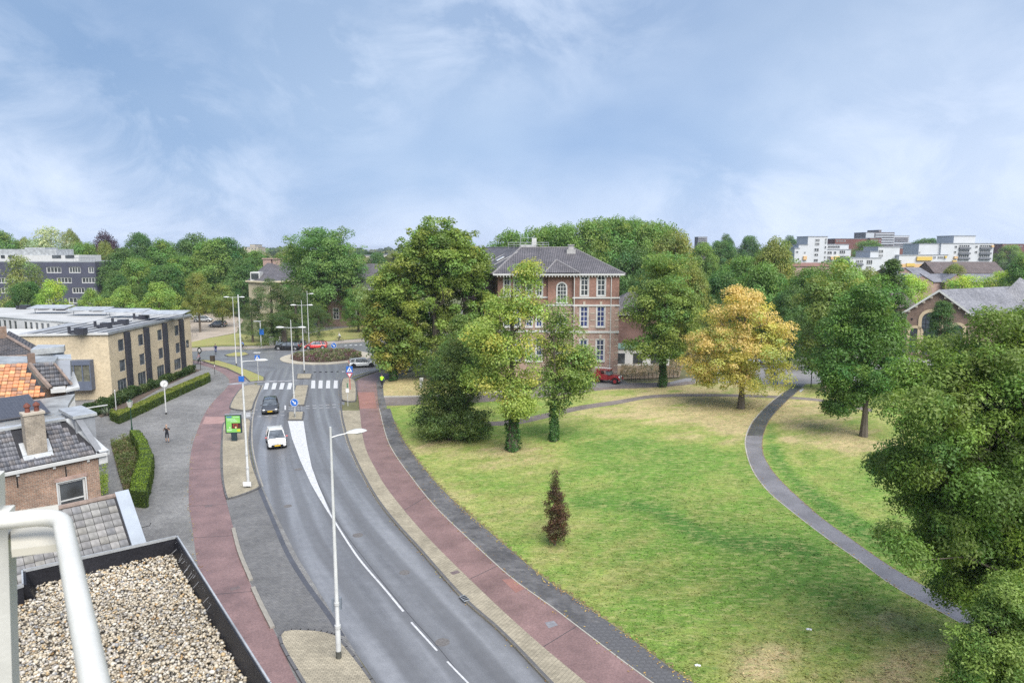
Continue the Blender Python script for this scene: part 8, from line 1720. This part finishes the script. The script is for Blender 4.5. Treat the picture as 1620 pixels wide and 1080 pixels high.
# ------------------------------------------------------------------ bicycles, scooters, people
def bicycle(label, loc, rz, frame_c, name='bicycle', cat='bicycle'):
    t = empty(name, loc, rz, label, cat); fm = M('bike_' + '%02x%02x%02x' % tuple(int(c * 255) for c in frame_c), frame_c, .4, .1, 3)
    for x in (-.54, .54):
        q = MB(); pts = [(x + .34 * math.cos(a), 0, .35 + .34 * math.sin(a)) for a in np.linspace(0, 2 * math.pi, 21)]; q.tube(pts, .018, 5, False); w = q.build('wheel', m_tyre, t, uv=False, smooth=True)
        q = MB()
        for a in np.linspace(0, math.pi, 7)[:-1]: q.tube([(x + .33 * math.cos(a), 0, .35 + .33 * math.sin(a)), (x - .33 * math.cos(a), 0, .35 - .33 * math.sin(a))], .0025, 3, False)
        q.tube([(x, -.04, .35), (x, .04, .35)], .025, 6); q.build('spokes', m_rim, w, uv=False)
    q = MB(); B = (-.05, 0, .30); S = (-.20, 0, .82); H0 = (.36, 0, .88); H1 = (.40, 0, .70)
    for a, b in ((B, S), (B, H1), (S, H0), ((-.54, 0, .35), B), ((-.54, 0, .35), (-.16, 0, .72)), (H0, (.54, 0, .35))): q.tube([a, b], .018, 5)
    q.build('frame', fm, t, uv=False)
    q = MB(); q.tube([H0, (.34, 0, 1.04)], .014, 5); q.tube([(.20, -.29, 1.06), (.34, -.2, 1.08), (.36, 0, 1.05), (.34, .2, 1.08), (.20, .29, 1.06)], .014, 5); q.build('handlebar', m_trim, t, uv=False)
    q = MB(); q.ell((-.24, 0, .92), (.14, .08, .04), 8, 5); q.tube([S, (-.23, 0, .92)], .014, 5); q.build('saddle', m_trim, t, uv=False)
    q = MB(); q.box((-.58, 0, .74), (.36, .12, .02)); q.tube([(-.72, 0, .74), (-.56, 0, .36)], .01, 4); q.build('carrier', m_trim, t, uv=False)
    q = MB(); q.tube([(-.05, .06, .30), (.10, .09, .24)], .012, 4); q.tube([(-.05, -.06, .30), (-.20, -.09, .38)], .012, 4); q.build('pedals', m_trim, t, uv=False); return t
def scooter(label, loc, rz, c):
    t = empty('scooter', loc, rz, label, 'scooter'); pm = paint('sc%02x' % int(c[0] * 255), c)
    for x in (-.62, .62):
        q = MB(); q.disc((x, 0, .24), (0, 1, 0), .24, .11, 16); w = q.build('wheel', m_tyre, t, uv=False); q = MB(); q.disc((x, 0, .24), (0, 1, 0), .13, .13, 12); q.build('rim', m_rim, w, uv=False)
    q = MB(); q.tube([(.60, 0, .30), (.48, 0, .62), (.36, 0, .98)], [.10, .17, .09], 8); q.tube([(.45, 0, .32), (.05, 0, .26), (-.15, 0, .32)], [.14, .15, .16], 8); q.tube([(-.05, 0, .45), (-.45, 0, .58), (-.85, 0, .62)], [.14, .19, .10], 8); q.build('body', pm, t, uv=False, smooth=True)
    q = MB(); q.tube([(.0, 0, .74), (-.45, 0, .79), (-.78, 0, .80)], [.10, .14, .09], 8); q.build('seat', m_trim, t, uv=False, smooth=True); q = MB(); q.tube([(.26, -.3, 1.0), (.36, 0, 1.04), (.26, .3, 1.0)], .018, 5); q.ell((.45, 0, .96), (.07, .09, .07), 8, 6); q.build('handlebar', m_trim, t, uv=False)
    q = MB(); q.ell((.62, 0, .66), (.04, .08, .07), 8, 5); q.build('headlight', m_hl, t, uv=False); q = MB(); q.ell((-.93, 0, .62), (.04, .09, .05), 8, 5); q.build('tail_light', m_tl_, t, uv=False); return t
def person(label, loc, rz, J, skin, shirt, legs, shoes, hair, sleeves='long', shorts=False, helmet=None):
    """one continuous skinned body over a posed skeleton; J: joint name -> (x forward, y left, z)"""
    t = empty('person', loc, rz, label, 'person')
    names = ['pelvis', 'waist', 'chest', 'neck', 'head0', 'head1', 'head2', 'shL', 'elL', 'wrL', 'haL', 'shR', 'elR', 'wrR', 'haR', 'hipL', 'knL', 'anL', 'toL', 'hipR', 'knR', 'anR', 'toR']
    E = [('pelvis', 'waist'), ('waist', 'chest'), ('chest', 'neck'), ('neck', 'head0'), ('head0', 'head1'), ('head1', 'head2'), ('chest', 'shL'), ('shL', 'elL'), ('elL', 'wrL'), ('wrL', 'haL'), ('chest', 'shR'), ('shR', 'elR'), ('elR', 'wrR'), ('wrR', 'haR'), ('pelvis', 'hipL'), ('hipL', 'knL'), ('knL', 'anL'), ('anL', 'toL'), ('pelvis', 'hipR'), ('hipR', 'knR'), ('knR', 'anR'), ('anR', 'toR')]
    rad = dict(pelvis=(.15, .12), waist=(.135, .10), chest=(.165, .12), neck=(.06, .06), head0=(.075, .085), head1=(.085, .10), head2=(.06, .07), sh=(.065, .065), el=(.045, .045), wr=(.032, .032), ha=(.038, .022), hip=(.095, .095), kn=(.062, .062), an=(.042, .045), to=(.040, .032))
    me = bpy.data.meshes.new('body'); idx = {n: i for i, n in enumerate(names)}; me.from_pydata([J[n] for n in names], [(idx[a], idx[b]) for a, b in E], []); o = bpy.data.objects.new('body', me); col.objects.link(o)
    m = o.modifiers.new('s', 'SKIN'); m.use_smooth_shade = True; sv = me.skin_vertices[0].data
    for n in names: r = rad.get(n) or rad[n[:-1]]; sv[idx[n]].radius = r; sv[idx[n]].use_root = (n == 'pelvis')
    s2 = o.modifiers.new('u', 'SUBSURF'); s2.levels = 1; s2.render_levels = 1
    dg = bpy.context.evaluated_depsgraph_get(); ev = bpy.data.meshes.new_from_object(o.evaluated_get(dg)); bpy.data.objects.remove(o); ev.name = 'body'
    ev.materials.clear()
    def pm(k, c): return M('cloth_%s_%02x%02x%02x' % (k, int(c[0] * 255), int(c[1] * 255), int(c[2] * 255)), c, .8, .2, 8)
    for mm in (pm('skin', skin), pm('c', shirt), pm('c', legs), pm('c', shoes)): ev.materials.append(mm)
    def seg(p, a, b): a, b = Vector(a), Vector(b); d = b - a; k = max(0, min(1, (p - a).dot(d) / max(1e-9, d.length_squared))); return (p - a - d * k).length, k
    reg = []
    for a, b in E: reg.append((a, b))
    for pl in ev.polygons:
        p = pl.center; best = min(((seg(p, J[a], J[b])[0] / (1 if 'pelvis' not in (a, b) else .9), a, b, seg(p, J[a], J[b])[1]) for a, b in reg)); _, a, b, k = best; mi = 1
        if b in ('head0', 'head1', 'head2') or a in ('head0',): mi = 0
        elif b.startswith('el'): mi = 1 if (sleeves == 'long' or k < .65) else 0
        elif b.startswith('wr'): mi = 1 if sleeves == 'long' else 0
        elif b.startswith('ha'): mi = 0
        elif b.startswith('hip'): mi = 2
        elif b.startswith('kn'): mi = 2
        elif b.startswith('an'): mi = (0 if shorts and k > .1 else 2)
        elif b.startswith('to'): mi = 3
        elif b == 'neck': mi = 0 if k > .6 else 1
        pl.material_index = mi
    ev.polygons.foreach_set('use_smooth', [True] * len(ev.polygons)); link(ev, 'body', t)
    h0, h2 = Vector(J['head0']), Vector(J['head2']); ax = (h2 - h0).normalized(); c = h0.lerp(h2, .62); fwd = Vector((1, 0, 0)); fwd = (fwd - ax * fwd.dot(ax)).normalized()
    q = MB(); cc = c - fwd * .022 + ax * .035; q.ell(tuple(cc), (.105, .098, .105), 12, 8); q.build('helmet' if helmet else 'hair', pm('c', helmet or hair), t, uv=False, smooth=True)
    q = MB(); f0 = c + fwd * .095 - ax * .02; q.tube([tuple(f0 + ax * .02), tuple(f0 + fwd * .025 - ax * .02)], [.010, .016], 5); q.build('nose', pm('skin', skin), t, uv=False)
    q = MB(); sd_ = ax.cross(fwd)
    for s in (-1, 1): q.ell(tuple(f0 + ax * .02 + sd_ * .035 * s - fwd * .004), (.009, .011, .008), 6, 4)
    q.tube([tuple(f0 - ax * .055 - sd_ * .022), tuple(f0 - ax * .055 + sd_ * .022)], .006, 4); q.build('eyes_and_mouth', pm('c', (.08, .04, .03)), t, uv=False)
    for sdn in ('L', 'R'):     # five fingers leaving the palm
        w, h = Vector(J['wr' + sdn]), Vector(J['ha' + sdn]); d = (h - w).normalized(); side = d.cross(Vector((0, 0, 1))); side = side.normalized() if side.length > .1 else Vector((1, 0, 0)); dn = side.cross(d); q = MB()
        for k, (off, L_) in enumerate(((-.028, .065), (-.010, .078), (.010, .074), (.028, .058))):
            a = h + side * off + d * .01; b = a + d * L_ * .55 + dn * .008; q.tube([tuple(a), tuple(b), tuple(b + d * L_ * .3 - Vector((0, 0, .02)))], [.010, .009, .007], 5)
        a = w.lerp(h, .4) + side * .034; q.tube([tuple(a), tuple(a + (d + side).normalized() * .035), tuple(a + (d * 1.6 + side * .5).normalized() * .065)], [.012, .010, .008], 5); q.build('fingers', pm('skin', skin), t, uv=False)
    return t
def cyc_pose(zs=.94, lean=.22, reach=.34, bar=1.06, kx=.28):
    px = -.22; return dict(pelvis=(px, 0, zs + .06), waist=(px + .06, 0, zs + .22), chest=(px + lean * .8, 0, zs + .44), neck=(px + lean, 0, zs + .57), head0=(px + lean + .03, 0, zs + .64), head1=(px + lean + .05, 0, zs + .74), head2=(px + lean + .05, 0, zs + .82),
        shL=(px + lean * .85, .19, zs + .49), elL=(px + lean + .14, .26, zs + .28), wrL=(reach - .14, .26, bar + .03), haL=(reach - .07, .26, bar + .03), shR=(px + lean * .85, -.19, zs + .49), elR=(px + lean + .14, -.26, zs + .28), wrR=(reach - .14, -.26, bar + .03), haR=(reach - .07, -.26, bar + .03),
        hipL=(px + .02, .10, zs + .0), knL=(px + kx + .14, .12, zs - .22), anL=(px + kx + .02, .11, .31), toL=(px + kx + .18, .11, .27), hipR=(px + .02, -.10, zs + .0), knR=(px + kx + .06, -.12, zs - .34), anR=(px + kx - .16, -.11, .44), toR=(px + kx + .0, -.11, .40))
sk = (.52, .33, .24)
def cyclist(lp, lb, base, rz, z0, bikec, **kw): loc = P(*base, z0); bicycle(lb, loc, R(rz), bikec); return person(lp, loc, R(rz), cyc_pose(), sk, **kw)
cyclist('cyclist in a high-visibility yellow top seen from behind, cycling away', 'bicycle ridden by the person in the yellow top', (604.5, 613), 92, .126, (.04, .04, .05), shirt=(.45, .95, .03), legs=(.03, .035, .05), shoes=(.03, .03, .03), hair=(.10, .07, .05))
cyclist('cyclist in dark blue riding past the corner of the cream building', 'bicycle ridden by the dark blue cyclist', (341.5, 560), -75, .03, (.10, .12, .22), shirt=(.035, .05, .15), legs=(.06, .09, .22), shoes=(.5, .5, .5), hair=(.03, .03, .03))
cyclist('cyclist in a pink top next to the tall oval sign', 'bicycle ridden by the cyclist in pink', (315, 576), 215, .036, (.45, .45, .47), shirt=(.62, .38, .42), legs=(.025, .025, .03), shoes=(.03, .03, .03), hair=(.10, .06, .04))
cyclist('cyclist in pale blue with a dark bag left of the roundabout', 'bicycle ridden by the pale blue cyclist', (384, 554), 185, .11, (.05, .05, .07), shirt=(.12, .22, .50), legs=(.03, .035, .06), shoes=(.1, .1, .1), hair=(.04, .03, .03))
cyclist('cyclist in a white jacket behind the roundabout on the right', 'bicycle ridden by the white-jacketed cyclist', (537, 540), 178, .11, (.06, .06, .07), shirt=(.62, .64, .68), legs=(.04, .045, .07), shoes=(.05, .05, .05), hair=(.45, .42, .36))
def rider(lp, ls, base, rz, z0, c, **kw):
    loc = P(*base, z0); scooter(ls, loc, R(rz), c); J = cyc_pose(.84, .06, .40, 1.0, .34); J['anL'] = (.16, .12, .40); J['anR'] = (.16, -.12, .40); J['toL'] = (.30, .12, .37); J['toR'] = (.30, -.12, .37); J['knL'] = (.20, .16, .80); J['knR'] = (.20, -.16, .80)
    person(lp, loc, R(rz), J, sk, **kw)
rider('scooter rider in white with a white helmet behind the black car', 'pale scooter ridden by the person in white', (442, 547), 180, .11, (.35, .42, .5), shirt=(.66, .69, .74), legs=(.35, .40, .48), shoes=(.1, .1, .1), hair=(.1, .1, .1), helmet=(.75, .77, .8))
rider('rider in light blue between the black and the red car', 'dark scooter between the black and the red car', (478, 546), 180, .11, (.10, .10, .12), shirt=(.40, .45, .55), legs=(.06, .07, .10), shoes=(.1, .1, .1), hair=(.1, .1, .1), helmet=(.1, .1, .12))
# man walking across the plaza, holding something to his face
H_ = 1.74; J = dict(pelvis=(0, 0, .95), waist=(.0, 0, 1.08), chest=(.01, 0, 1.30), neck=(.02, 0, 1.46), head0=(.03, 0, 1.53), head1=(.04, 0, 1.63), head2=(.04, 0, 1.71), shL=(.0, .19, 1.39), elL=(.06, .28, 1.16), wrL=(.20, .20, 1.30), haL=(.24, .16, 1.37), shR=(.0, -.19, 1.39), elR=(.06, -.28, 1.16), wrR=(.20, -.20, 1.30), haR=(.24, -.16, 1.37),
    hipL=(.0, .10, .90), knL=(.06, .11, .50), anL=(.02, .12, .09), toL=(.20, .13, .045), hipR=(.0, -.10, .90), knR=(.0, -.11, .50), anR=(-.10, -.12, .09), toR=(.07, -.13, .045))
person('bald man in black t-shirt and shorts standing on the plaza', P(265, 699.5, .03), R(-75), J, (.55, .36, .27), shirt=(.022, .022, .028), legs=(.025, .027, .04), shoes=(.03, .03, .04), hair=(.45, .31, .24), sleeves='short', shorts=True)
bicycle('bicycle parked by the hedge end beside the spiky plant', P(166, 655, .05), R(160), (.10, .10, .11))
# spiky plant at the corner
def spiky():
    rg = random.Random(2); p = P(170, 657, .05); t = empty('spiky_plant', p, 0, 'spiky grey-green plant at the hedge end next to the parked bicycle', 'plant'); q = MB()
    for k in range(60):
        a = rg.uniform(0, 6.28); e = rg.uniform(.3, 1.3); L_ = rg.uniform(.7, 1.2); d = Vector((math.cos(a) * math.cos(e), math.sin(a) * math.cos(e), math.sin(e))); s = Vector((-d.y, d.x, 0)).normalized() * .05; m_ = d * L_ * .6; tip = d * L_ - Z3 * .15 * L_; q._add([(0, 0, .1), tuple(m_ + s), tuple(tip), tuple(m_ - s)], [(0, 1, 2, 3)])
    q.build('leaves', M('agave', (.16, .20, .13), .7, .3, 5), t, uv=False); q = MB(); q.tube([(0, 0, 0), (0, 0, .3)], .12, 6); q.build('stem', m_bark, t, uv=False)
spiky()
for i, (u, v) in enumerate(((297, 538), (308, 532))):
    t = empty('bicycle_stand', P(u, v, .06), 0, ['thin grey bicycle stand beside the cream building corner', 'second grey bicycle stand farther from the cream building'][i], 'stand', 'bicycle stands'); q = MB(); q.tube([(-.5, 0, 0), (-.5, 0, .7), (-.4, 0, .8), (.4, 0, .8), (.5, 0, .7), (.5, 0, 0)], .03, 6); q.build('hoop', m_dark, t, uv=False)
# ------------------------------------------------------------------ thin summer haze
def haze():
    m = bpy.data.materials.new('haze_air'); m.use_nodes = True; nt = m.node_tree; nt.nodes.clear(); o = nt.nodes.new('ShaderNodeOutputMaterial'); v = nt.nodes.new('ShaderNodeVolumePrincipled')
    v.inputs['Color'].default_value = (.80, .88, 1, 1); v.inputs['Density'].default_value = .00015; v.inputs['Anisotropy'].default_value = .2; nt.links.new(v.outputs[0], o.inputs['Volume'])
    q = MB(); q.box((0, 3900, 15.5), (9000, 8200, 33)); q.build('haze', m, None, uv=False)['kind'] = 'stuff'
haze()
